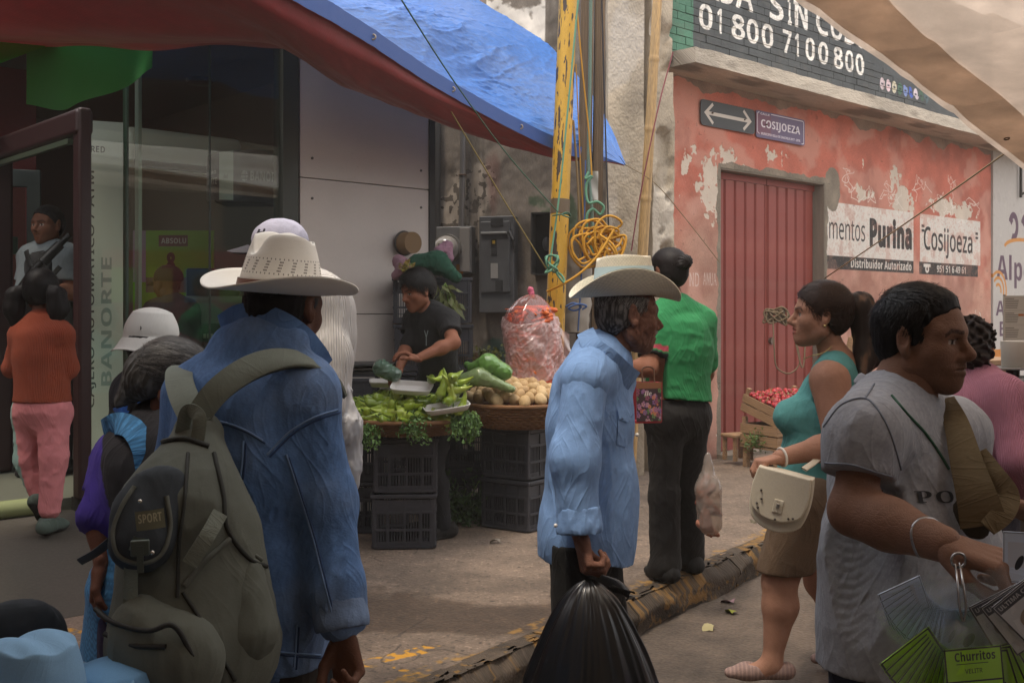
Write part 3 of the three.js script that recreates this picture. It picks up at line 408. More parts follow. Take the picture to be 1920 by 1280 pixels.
function field(prims, cell, o = {}) {
  let lo = [1e9, 1e9, 1e9], hi = [-1e9, -1e9, -1e9];
  const bb = p => { const m = p.k + .03; if (p.t) { const R = Math.max(...p.r) + m; return p.q ? [p.c.map(x => x - R), p.c.map(x => x + R)] : [p.c.map((x, i) => x - p.r[i] - m), p.c.map((x, i) => x + p.r[i] + m)]; } const R = Math.max(p.ra, p.rb) + m; return [p.a.map((x, i) => Math.min(x, p.b[i]) - R), p.a.map((x, i) => Math.max(x, p.b[i]) + R)]; };
  for (const p of prims) if (!p.sub) { const [l, h] = bb(p); for (let i = 0; i < 3; i++) { lo[i] = Math.min(lo[i], l[i]); hi[i] = Math.max(hi[i], h[i]); } }
  if (o.box) { lo = lo.map((x, i) => Math.max(x, o.box[0][i])); hi = hi.map((x, i) => Math.min(x, o.box[1][i])); }
  const n = lo.map((x, i) => Math.max(4, Math.ceil((hi[i] - x) / cell) + 2)), [nx, ny, nz] = n, f = new Float32Array(nx * ny * nz).fill(.12);
  const l0 = lo[0] - cell, l1 = lo[1] - cell, l2 = lo[2] - cell; let x, y, z;
  for (const p of prims) {
    const [l, h] = bb(p), i0 = Math.max(0, Math.floor((l[0] - l0) / cell)), i1 = Math.min(nx - 1, Math.ceil((h[0] - l0) / cell)), j0 = Math.max(0, Math.floor((l[1] - l1) / cell)), j1 = Math.min(ny - 1, Math.ceil((h[1] - l1) / cell)), k0 = Math.max(0, Math.floor((l[2] - l2) / cell)), k1 = Math.min(nz - 1, Math.ceil((h[2] - l2) / cell));
    const ba = p.t ? null : p.b.map((v, i) => v - p.a[i]); let bl, fw_, fs, qx, qy, qz, qw, rm;
    if (!p.t) { if (p.fl) { fw_ = p.fl.w; fs = 1 / p.fl.s - 1; const d = ba[0] * fw_[0] + ba[1] * fw_[1] + ba[2] * fw_[2]; ba[0] += fw_[0] * d * fs; ba[1] += fw_[1] * d * fs; ba[2] += fw_[2] * d * fs; } bl = ba[0] * ba[0] + ba[1] * ba[1] + ba[2] * ba[2] + 1e-12; } else { if (p.q) ({ x: qx, y: qy, z: qz, w: qw } = p.q); rm = Math.min(...p.r); }
    const K = p.k;
    for (let k = k0; k <= k1; k++) { z = l2 + k * cell; for (let j = j0; j <= j1; j++) { y = l1 + j * cell; let id = (k * ny + j) * nx + i0; for (let i = i0; i <= i1; i++, id++) {
      x = l0 + i * cell; let d;
      if (p.t) {
        let X = x - p.c[0], Y = y - p.c[1], Z = z - p.c[2];
        if (p.q) { const ix = qw * X + qy * Z - qz * Y, iy = qw * Y + qz * X - qx * Z, iz = qw * Z + qx * Y - qy * X, iw = -qx * X - qy * Y - qz * Z; X = ix * qw - iw * qx - iy * qz + iz * qy; Y = iy * qw - iw * qy - iz * qx + ix * qz; Z = iz * qw - iw * qz - ix * qy + iy * qx; }
        const a = X / p.r[0], b = Y / p.r[1], c = Z / p.r[2], k0_ = Math.sqrt(a * a + b * b + c * c), e = a / p.r[0], g = b / p.r[1], m = c / p.r[2], k1_ = Math.sqrt(e * e + g * g + m * m); d = k0_ < 1e-6 ? -rm : k0_ * (k0_ - 1) / k1_;
      } else {
        let X = x - p.a[0], Y = y - p.a[1], Z = z - p.a[2]; if (fw_) { const q = (X * fw_[0] + Y * fw_[1] + Z * fw_[2]) * fs; X += fw_[0] * q; Y += fw_[1] * q; Z += fw_[2] * q; }
        let t = (X * ba[0] + Y * ba[1] + Z * ba[2]) / bl; t = t < 0 ? 0 : t > 1 ? 1 : t; X -= ba[0] * t; Y -= ba[1] * t; Z -= ba[2] * t; d = Math.sqrt(X * X + Y * Y + Z * Z) - (p.ra + (p.rb - p.ra) * t); if (fw_) d *= .5 + .5 * p.fl.s;
      }
      const F = f[id]; if (p.sub) { const q = -d, hh = Math.max(K - Math.abs(F - q), 0) / (K || 1); f[id] = Math.max(F, q) + hh * hh * K * .25; } else { const hh = Math.max(K - Math.abs(F - d), 0) / (K || 1); f[id] = Math.min(F, d) - hh * hh * K * .25; }
    } } }
  }
  if (o.disp || o.clip) for (let k = 0, id = 0; k < nz; k++) for (let j = 0; j < ny; j++) for (let i = 0; i < nx; i++, id++) { let F = f[id]; if (F > .06 || F < -.06) { if (!o.clip || F > .06) continue; } const X = l0 + i * cell, Y = l1 + j * cell, Z = l2 + k * cell; if (o.disp && F > -.05) F += o.disp(X, Y, Z); if (o.clip) F = Math.max(F, o.clip(X, Y, Z)); f[id] = F; }
  for (let k = 0; k < nz; k++) for (let j = 0; j < ny; j++) for (let i = 0; i < nx; i++) if (!i || !j || !k || i === nx - 1 || j === ny - 1 || k === nz - 1) { const id = (k * ny + j) * nx + i; if (f[id] < .001) f[id] = .001; }
  // surface nets
  const vid = new Int32Array(nx * ny * nz).fill(-1), pos = [], idx = [], S = [1, nx, nx * ny];
  const cs = [0, S[0], S[1], S[0] + S[1], S[2], S[0] + S[2], S[1] + S[2], S[0] + S[1] + S[2]], ed = [[0, 1], [2, 3], [4, 5], [6, 7], [0, 2], [1, 3], [4, 6], [5, 7], [0, 4], [1, 5], [2, 6], [3, 7]];
  for (let k = 0; k < nz - 1; k++) for (let j = 0; j < ny - 1; j++) for (let i = 0; i < nx - 1; i++) {
    const id = (k * ny + j) * nx + i; let m = 0; for (let c = 0; c < 8; c++) if (f[id + cs[c]] < 0) m |= 1 << c; if (m === 0 || m === 255) continue;
    let cx = 0, cy = 0, cz = 0, ct = 0; for (const [a, b] of ed) if (((m >> a) & 1) !== ((m >> b) & 1)) { const fa = f[id + cs[a]], fb = f[id + cs[b]], t = fa / (fa - fb); cx += lerp(a & 1, b & 1, t); cy += lerp((a >> 1) & 1, (b >> 1) & 1, t); cz += lerp((a >> 2) & 1, (b >> 2) & 1, t); ct++; }
    vid[id] = pos.length / 3; pos.push(l0 + (i + cx / ct) * cell, l1 + (j + cy / ct) * cell, l2 + (k + cz / ct) * cell);
  }
  for (let k = 1; k < nz - 1; k++) for (let j = 1; j < ny - 1; j++) for (let i = 1; i < nx - 1; i++) {
    const id = (k * ny + j) * nx + i, s = f[id] < 0;
    for (let a = 0; a < 3; a++) { if (s === (f[id + S[a]] < 0)) continue; const b = S[(a + 1) % 3], c = S[(a + 2) % 3], q = [vid[id - b - c], vid[id - c], vid[id], vid[id - b]]; if (q.includes(-1)) continue; if (s) idx.push(q[0], q[1], q[2], q[0], q[2], q[3]); else idx.push(q[0], q[2], q[1], q[0], q[3], q[2]); }
  }
  const g = new THREE.BufferGeometry(); g.setAttribute('position', new THREE.Float32BufferAttribute(pos, 3)); g.setIndex(idx); g.computeVertexNormals();
  if (o.color) paint(g, o.color); return g;
}
function paint(g, fn) { const p = g.attributes.position, n = g.attributes.normal, c = new Float32Array(p.count * 3); for (let i = 0; i < p.count; i++) { const q = fn(p.getX(i), p.getY(i), p.getZ(i), n.getX(i), n.getY(i), n.getZ(i)); c[3 * i] = q[0]; c[3 * i + 1] = q[1]; c[3 * i + 2] = q[2]; } g.setAttribute('color', new THREE.BufferAttribute(c, 3)); return g; }
function boxUV(g) { // cloth grain in metres from the dominant side of each triangle
  g = g.index ? g.toNonIndexed() : g; const p = g.attributes.position, n = g.attributes.normal, uv = new Float32Array(p.count * 2);
  for (let i = 0; i < p.count; i += 3) { const a = [0, 0, 0]; for (let q = 0; q < 3; q++) { a[0] += n.getX(i + q); a[1] += n.getY(i + q); a[2] += n.getZ(i + q); } const A = a.map(Math.abs), m = A[0] > A[1] && A[0] > A[2] ? 0 : A[1] > A[2] ? 1 : 2; for (let q = 0; q < 3; q++) { const X = p.getX(i + q), Y = p.getY(i + q), Z = p.getZ(i + q); uv[2 * (i + q)] = m === 0 ? Z : X; uv[2 * (i + q) + 1] = m === 1 ? Z : Y; } }
  g.setAttribute('uv', new THREE.BufferAttribute(uv, 2)); return g;
}
const ridge = (i, j) => { const a = .55 * tileN(i, j, 64) + .3 * tileN(i + 31, j + 17, 32) + .15 * tileN(i, j, 16), b = .6 * tileN(j + 90, i, 32) + .4 * tileN(i + 7, j, 16); return .6 * Math.pow(1 - Math.abs(2 * a - 1), 5) + .4 * Math.pow(1 - Math.abs(2 * b - 1), 7); };
const tileA = (i, j, si, sj) => { const ni = 256 / si, nj = 256 / sj, f = (a, b) => noise(((a % ni) + ni) % ni, ((b % nj) + nj) % nj, si * 3 + sj), x = i / si, y = j / sj, X = Math.floor(x), Y = Math.floor(y); let u = x - X, v = y - Y; u = u * u * (3 - 2 * u); v = v * v * (3 - 2 * v); return lerp(lerp(f(X, Y), f(X + 1, Y), u), lerp(f(X, Y + 1), f(X + 1, Y + 1), u), v); };
const crs = (i, j, d) => { const k = d * 40 * Math.sin(j / 256 * Math.PI * 2), a = .7 * tileA(i + k, j, 32, 128) + .3 * tileA(i + k, j, 16, 64), b = .6 * tileA(i + k * .6 + 50, j, 16, 128) + .4 * tileA(i + k * .6, j, 8, 64); return .6 * Math.pow(1 - Math.abs(2 * a - 1), 8) + .4 * Math.pow(1 - Math.abs(2 * b - 1), 9); };
const skinBump = dataTex(256, 256, (i, j) => 128 + 70 * (tileN(i, j, 4) - .5) + 60 * (noise(i * .9, j * .9) - .5) - 70 * Math.pow(1 - Math.abs(2 * (.6 * tileA(i, j, 32, 16) + .4 * tileA(i, j, 16, 8)) - 1), 6), false); skinBump.repeat.set(9, 9);
const clothBump = dataTex(256, 256, (i, j) => 40 + 150 * crs(i, j, .6) + 40 * ridge(j, i) + 16 * (noise(i * .9, j * .9) - .5), false); clothBump.repeat.set(2.6, 2.6);
const twillBump = dataTex(256, 256, (i, j) => 40 + 130 * crs(i + 77, j + 40, -.8) + 40 * ridge(i, j) + 26 * (noise(i * .9, j * .9) - .5), false); twillBump.repeat.set(2.4, 2.4);
const ribBump = dataTex(128, 16, (i) => 128 + 120 * Math.sin(i / 128 * Math.PI * 2 * 8), false); ribBump.repeat.set(16, 16);
const fabric = (o = {}) => new THREE.MeshPhysicalMaterial({ color: 0xffffff, vertexColors: true, roughness: .92, bumpMap: o.bump || clothBump, bumpScale: o.bs ?? .0045, sheen: o.sheen ?? .04, sheenRoughness: .7, sheenColor: new THREE.Color(o.sc || '#777777'), side: THREE.DoubleSide });
const FAB = fabric(), TWILL = fabric({ bump: twillBump, bs: .006 }), RIB = fabric({ bump: ribBump, bs: .0035 });
const SKIN = new THREE.MeshPhysicalMaterial({ color: 0xffffff, vertexColors: true, roughness: .62, specularIntensity: .35, bumpMap: skinBump, bumpScale: .0011, side: THREE.DoubleSide });
const HAIR = new THREE.MeshPhysicalMaterial({ color: 0xffffff, vertexColors: true, roughness: .62, specularIntensity: .45, side: THREE.DoubleSide });
// folds: sharp small ridges running along dir, larger near the given centres
function folds(seed, amp, freq = 9, st = [1, .35, 1]) { freq *= 1.55; amp *= .62; return (x, y, z) => { const a = fbm(x * freq * st[0] + seed, y * freq * st[1], z * freq * st[2], 3), b = fbm(x * freq * 2.1 * st[0] + seed + 40, y * freq * 2.1 * st[1], z * freq * 2.1 * st[2], 2), r = 1 - Math.abs(2 * a - 1); const r2 = 1 - Math.abs(2 * b - 1); return -amp * .75 * (Math.pow(r, 6) - .2) - amp * .35 * Math.pow(r2, 6); }; }
const dye = (c, spread = .12, seed = 0, f = 14) => { c = hex(c); return (x, y, z) => { const k = 1 + spread * 2 * (fbm(x * f + seed, y * f, z * f, 3) - .5) + spread * (noise(x * 160, y * 160, z * 160) - .5); return [c.r * k, c.g * k, c.b * k]; }; };

// head in its own frame: origin between the ears, +z face, y up; height about 0.225
function headPrims(o = {}) {
  const { jaw = 1, nose = 1, fat = 0, brow = 1, lip = 1, chin = 0 } = o, L = [];
  L.push(El([0, .036, -.014], [.074, .082, .094], .02), El([0, -.028, .022], [.060 + fat * .6, .082, .064 + fat * .2], .03), El([0, .028, .035], [.062, .055, .050], .02));
  for (const s of [-1, 1]) { L.push(Cn([0, -.090, .060 + chin], [s * .048 * jaw, -.058, -.002], .019 + fat * .3, .024 + fat * .6, .03), El([s * .043, -.024, .050], [.024 + fat * .5, .024 + fat * .4, .026], .03), Cn([s * .012, .020, .0815], [s * .050, .021, .060], .0095 * brow, .010, .02)); }
  for (const s of [-1, 1]) L.push(SUB(El([s * .032, .001, .094], [.018, .0105, .017], .014)));
  L.push(Cn([0, .012, .079], [0, -.026, .0955 + .012 * nose], .0085, .0115 * (.7 + .3 * nose), .012), El([0, -.032, .092 + .008 * nose], [.0115, .0095, .011], .01)); for (const s of [-1, 1]) L.push(El([s * .0145, -.034, .088], [.0095, .0085, .012], .008));
  L.push(El([0, -.060, .076], [.030, .020, .016], .02), Cn([-.021, -.0575, .080], [0, -.0545, .0895], .0048 * lip, .0066 * lip, .006), Cn([.021, -.0575, .080], [0, -.0545, .0895], .0048 * lip, .0066 * lip, .006), Cn([-.018, -.0655, .080], [0, -.0675, .0875], .0052 * lip, .0076 * lip, .006), Cn([.018, -.0655, .080], [0, -.0675, .0875], .0052 * lip, .0076 * lip, .006));
  L.push(SUB(Cn([-.024, -.0605, .086], [0, -.061, .0965], .0018, .0022, .004)), SUB(Cn([.024, -.0605, .086], [0, -.061, .0965], .0018, .0022, .004)), El([0, -.090, .066 + chin], [.019, .016, .016], .02));
  for (const s of [-1, 1]) { L.push(El([s * .0315, .0005, .0655], [.0145, .0125, .0145], .002)); L.push(Cn([s * .019, .0065, .0785], [s * .044, .0055, .0715], .0036, .0034, .004), Cn([s * .020, -.0075, .0765], [s * .043, -.0065, .070], .0026, .0026, .005)); // lids
    L.push(El([s * .078, .002, -.012], [.010, .033, .021], .008, new THREE.Quaternion().setFromEuler(new THREE.Euler(-.15, s * .5, 0))), SUB(El([s * .090, .004, -.005], [.008, .019, .011], .005)), El([s * .079, -.026, -.004], [.009, .012, .009], .008)); }
  return L;
}
function headGeo(o) { // o.skin hex, lips, brows
  const sk = hex(o.skin), lp = hex(o.lips || o.skin).multiplyScalar(o.lips ? 1 : .72), hr = hex(o.hair || '#14100e'), seed = o.seed || 0, stub = o.stubble || 0, age = o.age || 0;
  const disp = age ? (x, y, z) => { const w = fbm(x * 60, y * 26 + z * 18, z * 40 + seed, 3); return age * .004 * (Math.pow(1 - Math.abs(2 * w - 1), 4) - .3); } : null;
  const g = field(headPrims(o), o.cell || .0034, { disp, color: (x, y, z, nx, ny, nz) => {
    let k = 1 + .26 * (fbm(x * 40 + seed, y * 40, z * 40, 4) - .5) + .12 * (noise(x * 400, y * 400, z * 400) - .5), c = [sk.r * k, sk.g * k, sk.b * k]; const mx = (q, w) => { c = [lerp(c[0], q.r, w), lerp(c[1], q.g, w), lerp(c[2], q.b, w)]; };
    const ax = Math.abs(x); if (z > .074 && y > -.076 && y < -.050 && ax < .026) mx(lp, .85 * sstep(.027, .018, ax) * sstep(.0745, .079, z));
    const bw = Math.abs(y - (.0215 + .004 * sstep(.015, .04, ax) - .010 * sstep(.042, .056, ax))); if (z > .045 && ax > .010 && ax < .056) mx(hr, .85 * sstep(.0062, .0035, bw) * (.6 + .4 * noise(x * 900, y * 250)));
    const ex = x - Math.sign(x) * .0315, ey = y - .0005, er = Math.hypot(ex * .95, ey); if (z > .060 && Math.abs(ex) < .0125 && Math.abs(ey) < .0052) { mx(hex('#a59a90'), .9); if (er < .0062) mx(hex('#170e0a'), 1); } if (z > .062 && Math.abs(ex) < .0145 && ey > .0042 && ey < .0075) mx(hex('#1b110d'), .75);
    if (stub && y < -.035 && z > -.02) { const m = (ax < .03 && y > -.052 && y < -.040 && z > .07) ? 1 : (y < -.06 ? .5 : 0); mx(o.stubColor ? hex(o.stubColor) : hr, stub * m * (.4 + .6 * noise(x * 700, y * 700, z * 700))); }
    return c; } });
  return g;
}
// hair: a shell on the skull with strand relief; extra prims for tails, buns, fringes
function hairGeo(o = {}) {
  const { lift = .008, cut = .012, col: c0 = '#14100e', grey = 0, greyCol = '#8d8a86', cell = .0042, extra = [], subs = [], strand = .0035, clip, flow, tilt = 1, f = 60, noEar } = o, c = hex(c0), gc = hex(greyCol);
  const fl = flow || ((x, y, z) => [Math.atan2(x, z + .02) * 9, y * 8 + z * 8]);
  const prims = [El([0, .036, -.014], [.074 + lift, .082 + lift, .094 + lift], .02), El([0, -.01, -.035], [.068 + lift * .8, .07, .066 + lift], .03), ...extra];
  if (!noEar) for (const s of [-1, 1]) prims.push(SUB(El([s * .088, -.004, -.006], [.022, .036, .021], .004))); prims.push(...subs);
  const st = (x, y, z) => { const [a, b] = fl(x, y, z); return fbm(a * f / 10 + 3, b, z * 6, 3); };
  return field(prims, cell, { disp: (x, y, z) => strand * 2 * (st(x, y, z) - .5) + strand * (noise(x * 220, y * 60, z * 160) - .5), clip: (x, y, z) => { const a = (z * tilt - y - cut) * .707 + .006 * (noise(x * 120, y * 60, z * 60) - .5); return clip ? clip(x, y, z, a) : a; }, color: (x, y, z) => { const s = st(x, y, z), k = .6 + .9 * s; const gk = grey * sstep(.4, .65, noise(x * 260, y * 40, z * 200) * .6 + .4 * s); return [lerp(c.r * k, gc.r, gk), lerp(c.g * k, gc.g, gk), lerp(c.b * k, gc.b, gk)]; } });
}
// a hand: fr = wrist point, dir = along the hand, palm = palm normal, thumb = +1/-1 side
function handPrims(wrist, dir, palm, thumb = 1, curl = .5, sc = 1, o = {}) {
  const y = vv(dir).clone().normalize(), z = vv(palm).clone().addScaledVector(y, -vv(palm).dot(y)).normalize(), x = y.clone().cross(z).multiplyScalar(thumb), w = vv(wrist), at = (a, b, c) => w.clone().addScaledVector(x, a * sc).addScaledVector(y, b * sc).addScaledVector(z, c * sc), L = [];
  const K = .008 * sc, base = [[.030, .088], [.010, .093], [-.011, .088], [-.030, .078]], len = [[.042, .026, .021], [.046, .029, .023], [.042, .027, .022], [.033, .021, .019]], c = Array.isArray(curl) ? curl : [curl * .9, curl, curl * 1.05, curl * 1.1];
  L.push(Cn(at(0, -.012, 0), at(0, .02, .001), .024 * sc, .027 * sc, .015, { w: z.toArray(), s: .72 }));
  base.forEach(([bx, by], i) => { L.push(Cn(at(bx * .6, .012, .002), at(bx, by, 0), .0155 * sc, .0115 * sc, .010 * sc)); let p = [bx, by, 0], a = .1; len[i].forEach((l, q) => { a += c[i] * [1.15, 1.25, .85][q]; const spread = (o.spread || 0) * (1.5 - i) * .1; const n = [p[0] + l * Math.sin(spread) * Math.cos(a), p[1] + l * Math.cos(a), p[2] + l * Math.sin(a)]; L.push(Cn(at(...p), at(...n), [.0100, .0090, .0082][q] * sc, [.0092, .0082, .0070][q] * sc, .0028)); p = n; }); });
  const t = o.thumb || [[.022, .018, .010], [.045, .052, .022], [.046, .080, .036], [.036, .100, .048]]; for (let i = 0; i < 3; i++) L.push(Cn(at(...t[i]), at(...t[i + 1]), [.016, .0115, .0100][i] * sc, [.0120, .0102, .0078][i] * sc, K));
  return L;
}
const REST = { hip: [0, .88, 0], shL: [.185, 1.345, -.01], shR: [-.185, 1.345, -.01], elL: [.225, 1.08, -.03], elR: [-.225, 1.08, -.03], wrL: [.235, .845, .04], wrR: [-.235, .845, .04], hpL: [.085, .86, 0], hpR: [-.085, .86, 0], knL: [.092, .46, .015], knR: [-.092, .46, .015], anL: [.095, .075, -.02], anR: [-.095, .075, -.02], neck: [0, 1.385, -.02], head: [0, 1.535, .01] };
function rig(over = {}, o = {}) { // joints in the person's own frame; the trunk is laid along the line hips - shoulders
  const J = {}, bs = o.bs || 1; for (const k in REST) J[k] = over[k] ? vv(over[k]).clone() : V(...REST[k]).multiplyScalar(o.h ? o.h / 1.65 : 1); const { wid = 1, dep = 1, belly = 0, bust = 0, hipw = 1, arm = 1, leg = 1, back = 0 } = o;
  const P0 = J.hpL.clone().lerp(J.hpR, .5), P1 = J.shL.clone().lerp(J.shR, .5), Y = P1.clone().sub(P0), u = Y.length() / .485; Y.normalize(); let X = J.shL.clone().sub(J.shR); X.addScaledVector(Y, -X.dot(Y)).normalize(); const Z = X.clone().cross(Y), q = new THREE.Quaternion().setFromRotationMatrix(new THREE.Matrix4().makeBasis(X, Y, Z));
  const hx = J.hpL.clone().sub(J.hpR).setY(0).normalize(), hq = new THREE.Quaternion().setFromRotationMatrix(new THREE.Matrix4().makeBasis(hx, V(0, 1, 0), hx.clone().cross(V(0, 1, 0))));
  const at = (x, y, z) => P0.clone().addScaledVector(X, x * bs).addScaledVector(Y, y * u).addScaledVector(Z, z * bs), E = (c, r, k) => El(at(...c), [r[0] * bs, r[1] * u, r[2] * bs], k * bs, q);
  const t = [El(P0.clone().add(V(0, .02, 0)), [.158 * wid * hipw * bs, .115 * u, .115 * dep * bs], .05, hq), E([0, .17, .005 + belly * .5], [.140 * wid, .15, .100 * dep + belly], .06), E([0, .35, -.008 - back], [.160 * wid, .165, .112 * dep], .06), E([0, .465, -.025 - back], [.13 * wid, .07, .078 * dep], .05)];
  if (bust) for (const w of [-1, 1]) t.push(E([w * .075 * wid, .325, .085 * dep], [.062, .062, .058 * bust], .04));
  const T = new THREE.Matrix4().makeBasis(X, Y, Z).setPosition(P0);
  const sh = [Cn(J.shL, J.neck.clone().setY(J.neck.y - .045), .058 * arm * bs, .062 * bs, .05), Cn(J.shR, J.neck.clone().setY(J.neck.y - .045), .058 * arm * bs, .062 * bs, .05), Cn(J.neck.clone().lerp(J.shL, .15), J.neck.clone().lerp(J.shL, .7), .05, .045, .05), Cn(J.neck.clone().lerp(J.shR, .15), J.neck.clone().lerp(J.shR, .7), .05, .045, .05)];
  const A = { L: [Cn(J.shL, J.elL, .053 * arm * bs, .041 * arm * bs, .03), Cn(J.elL, J.elL.clone().lerp(J.wrL, .35), .041 * arm * bs, .041 * arm * bs, .03), Cn(J.elL.clone().lerp(J.wrL, .35), J.wrL, .041 * arm * bs, .026 * arm * bs, .03, null)], R: [Cn(J.shR, J.elR, .053 * arm * bs, .041 * arm * bs, .03), Cn(J.elR, J.elR.clone().lerp(J.wrR, .35), .041 * arm * bs, .041 * arm * bs, .03), Cn(J.elR.clone().lerp(J.wrR, .35), J.wrR, .041 * arm * bs, .026 * arm * bs, .03)] };
  const leg1 = (h, k, a) => [Cn(h, k, .082 * leg * bs, .054 * leg * bs, .04), Cn(k, k.clone().lerp(a, .3).add(V(0, 0, -.012)), .052 * leg * bs, .055 * leg * bs, .03), Cn(k.clone().lerp(a, .3).add(V(0, 0, -.012)), a, .055 * leg * bs, .034, .03)];
  const Lg = { L: leg1(J.hpL, J.knL, J.anL), R: leg1(J.hpR, J.knR, J.anR) };
  const foot = a => [Cn(a, [a.x, a.y - .035, a.z + .02], .036, .034, .03), Cn([a.x, a.y - .04, a.z - .02], [a.x, a.y - .045, a.z + .12], .034, .030, .02), Cn([a.x, a.y - .045, a.z + .12], [a.x, a.y - .052, a.z + .165], .030, .022, .02)];
  return { J, T, torso: t, sh, A, Lg, foot, neck: [Cn(J.neck.clone().add(V(0, -.04, 0)), J.head.clone().add(V(0, -.06, -.02)), .058 * (o.neckw || 1) * bs, .050 * (o.neckw || 1) * bs, .03)], at, Y, X, Z, q, hq, P0, P1 };
}
function headMatrix(J, yaw = 0, pitch = 0, roll = 0, s = 1) { return new THREE.Matrix4().compose(J.head, new THREE.Quaternion().setFromEuler(new THREE.Euler(pitch, yaw, roll, 'YXZ')), V(s, s, s)); }
function bodyMesh(who, R, o) { // skin: one continuous figure with its head and hands merged in
  const c = hex(o.skin), seed = o.seed || 0, skinC = (x, y, z) => { const k = 1 + .30 * (fbm(x * 26 + seed, y * 26, z * 26, 4) - .5) + .12 * (noise(x * 300, y * 300, z * 300) - .5); return [c.r * k, c.g * k, c.b * k]; };
  const list = [field([...R.torso, ...R.sh, ...R.neck, ...R.A.L, ...R.A.R, ...R.Lg.L, ...R.Lg.R, ...(o.extra || [])], o.cell || .0125, { color: skinC })];
  if (o.head) list.push(headGeo({ skin: o.skin, ...o.head }).applyMatrix4(o.hm));
  for (const h of o.hands || []) list.push(field(h, o.hcell || .0042, { color: skinC })); for (const h of o.fine || []) list.push(field(h, .007, { color: skinC }));
  const g = merge(list); return mesh('body', boxUV(g), SKIN, who);
}
const cloth = (who, name, prims, cell, o, mat = FAB) => mesh(name, boxUV(field(prims, cell, o)), mat, who);
const shoe = (who, a, o = {}) => { // a = ankle, turned by o.turn
  const s = o.s || 1, g = new THREE.Group(), y0 = .012, prims = [Cn([0, .05, -.055], [0, .055, -.01], .040, .042, .03), Cn([0, .040, -.05], [0, .036, .10], .041, .040, .03, { w: [0, 1, 0], s: .9 }), Cn([0, .032, .08], [0, .026, .155], .042, .030, .03, { w: [0, 1, 0], s: .75 }), Cn([0, .07, -.03], [0, .10, -.035], .040, .038, .02)];
  const up = boxUV(field(prims, .007, { clip: (x, y, z) => Math.max(y0 - y, y - (o.top || .095)), color: dye(o.col || '#1c1a19', .15) })), sole = boxUV(field(grow(prims.slice(1, 3), .004), .007, { clip: (x, y) => Math.max(-y, y - .018), color: dye(o.sole || '#2a2725', .1) }));
  const m = new THREE.Matrix4().compose(V(a.x, a.y - .075 * s, a.z), new THREE.Quaternion().setFromEuler(new THREE.Euler(o.pitch || 0, o.turn || 0, 0, 'YXZ')), V(s, s, s)); const M1 = mesh('shoe', up.applyMatrix4(m), o.mat || TWILL, who); mesh('sole', sole.applyMatrix4(m), o.mat || TWILL, M1); return M1;
};
// a brimmed hat as one closed surface; rings run from the crown's top to the brim's edge and back under
function hatGeo(o) {
  const { rx = .082, rz = .098, h = .12, taper = .82, bx = .19, bz = .20, curl = .06, drop = 0, dent = .03, flat = 0, bulge = 0, brimDip = .0, thick = .004, n = 72, side = 1 } = o, rings = [];
  const crown = (th, v) => { const s = Math.sin(th), c = Math.cos(th), k = lerp(1, taper, Math.pow(v, 1.3)) + bulge * Math.sin(v * Math.PI); return [rx * k * c, v * h, rz * k * s]; };
  for (let i = 0; i <= 14; i++) { const q = i / 14; rings.push(th => { const [X, Y, Z] = crown(th, 1), r = q, nx = Math.cos(th) * r, nz = Math.sin(th) * r; const dn = dent * Math.exp(-((nx / .36) ** 2)) * (1 - .2 * nz) * sstep(1.5, .8, r) + dent * .5 * Math.exp(-(((Math.abs(nx) - .72) / .22) ** 2) - (((nz - .55) / .4) ** 2)); return [X * r, h + (flat ? .006 : .018) * (1 - r * r) - dn, Z * r]; }); }
  for (let i = 1; i <= 14; i++) { const v = 1 - i / 14; rings.push(th => { const p = crown(th, v), nx = Math.cos(th), nz = Math.sin(th), d = dent * .45 * Math.exp(-(((Math.abs(nx) - .72) / .25) ** 2) - (((nz - .55) / .4) ** 2)) * sstep(.35, 1, v); const dd = dent * Math.exp(-((nx / .36) ** 2)) * sstep(1.5, .8, 1) * sstep(.55, 1, v); return [p[0] * (1 - d * 3), p[1] - dd, p[2] * (1 - d * 2)]; }); }
  const brim = (th, q, dy) => { const c = Math.cos(th), s = Math.sin(th), e = Math.pow(Math.abs(c), 1.6), X = c * lerp(rx, bx - .35 * curl * e, q), Z = s * lerp(rz, bz, q), Y = curl * e * q * q * side - drop * q * (1 - e) - brimDip * q * Math.abs(s) - (o.tip || 0) * q * s; return [X, Y + dy, Z]; };
  for (let i = 1; i <= 12; i++) rings.push(th => brim(th, i / 12, .0)); for (let i = 12; i >= 0; i--) rings.push(th => brim(th, i / 12 * .995, -thick)); rings.push(th => { const p = crown(th, .5); return [p[0] * .93, p[1], p[2] * .93]; }); rings.push(th => [0, h * .55, 0]);
  return sheet(n, rings.length - 1, (u, v) => V(...rings[Math.round(v * (rings.length - 1))](u * Math.PI * 2)), [.9, rings.length * .012]);
}
const straw = (c, seed = 0) => M('#ffffff', .75, { map: dataTex(256, 256, (i, j) => { const w = ((i >> 1) + (j >> 1)) % 2 ? 1 : .93, b = hex(c).convertLinearToSRGB(), k = 255 * w * (1 + .12 * (fbm(i / 40, j / 40, seed) - .5) + .08 * (noise(i * .8, j * .8) - .5)); return [b.r * k, b.g * k, b.b * k]; }), bumpMap: weave, bumpScale: .0015 });
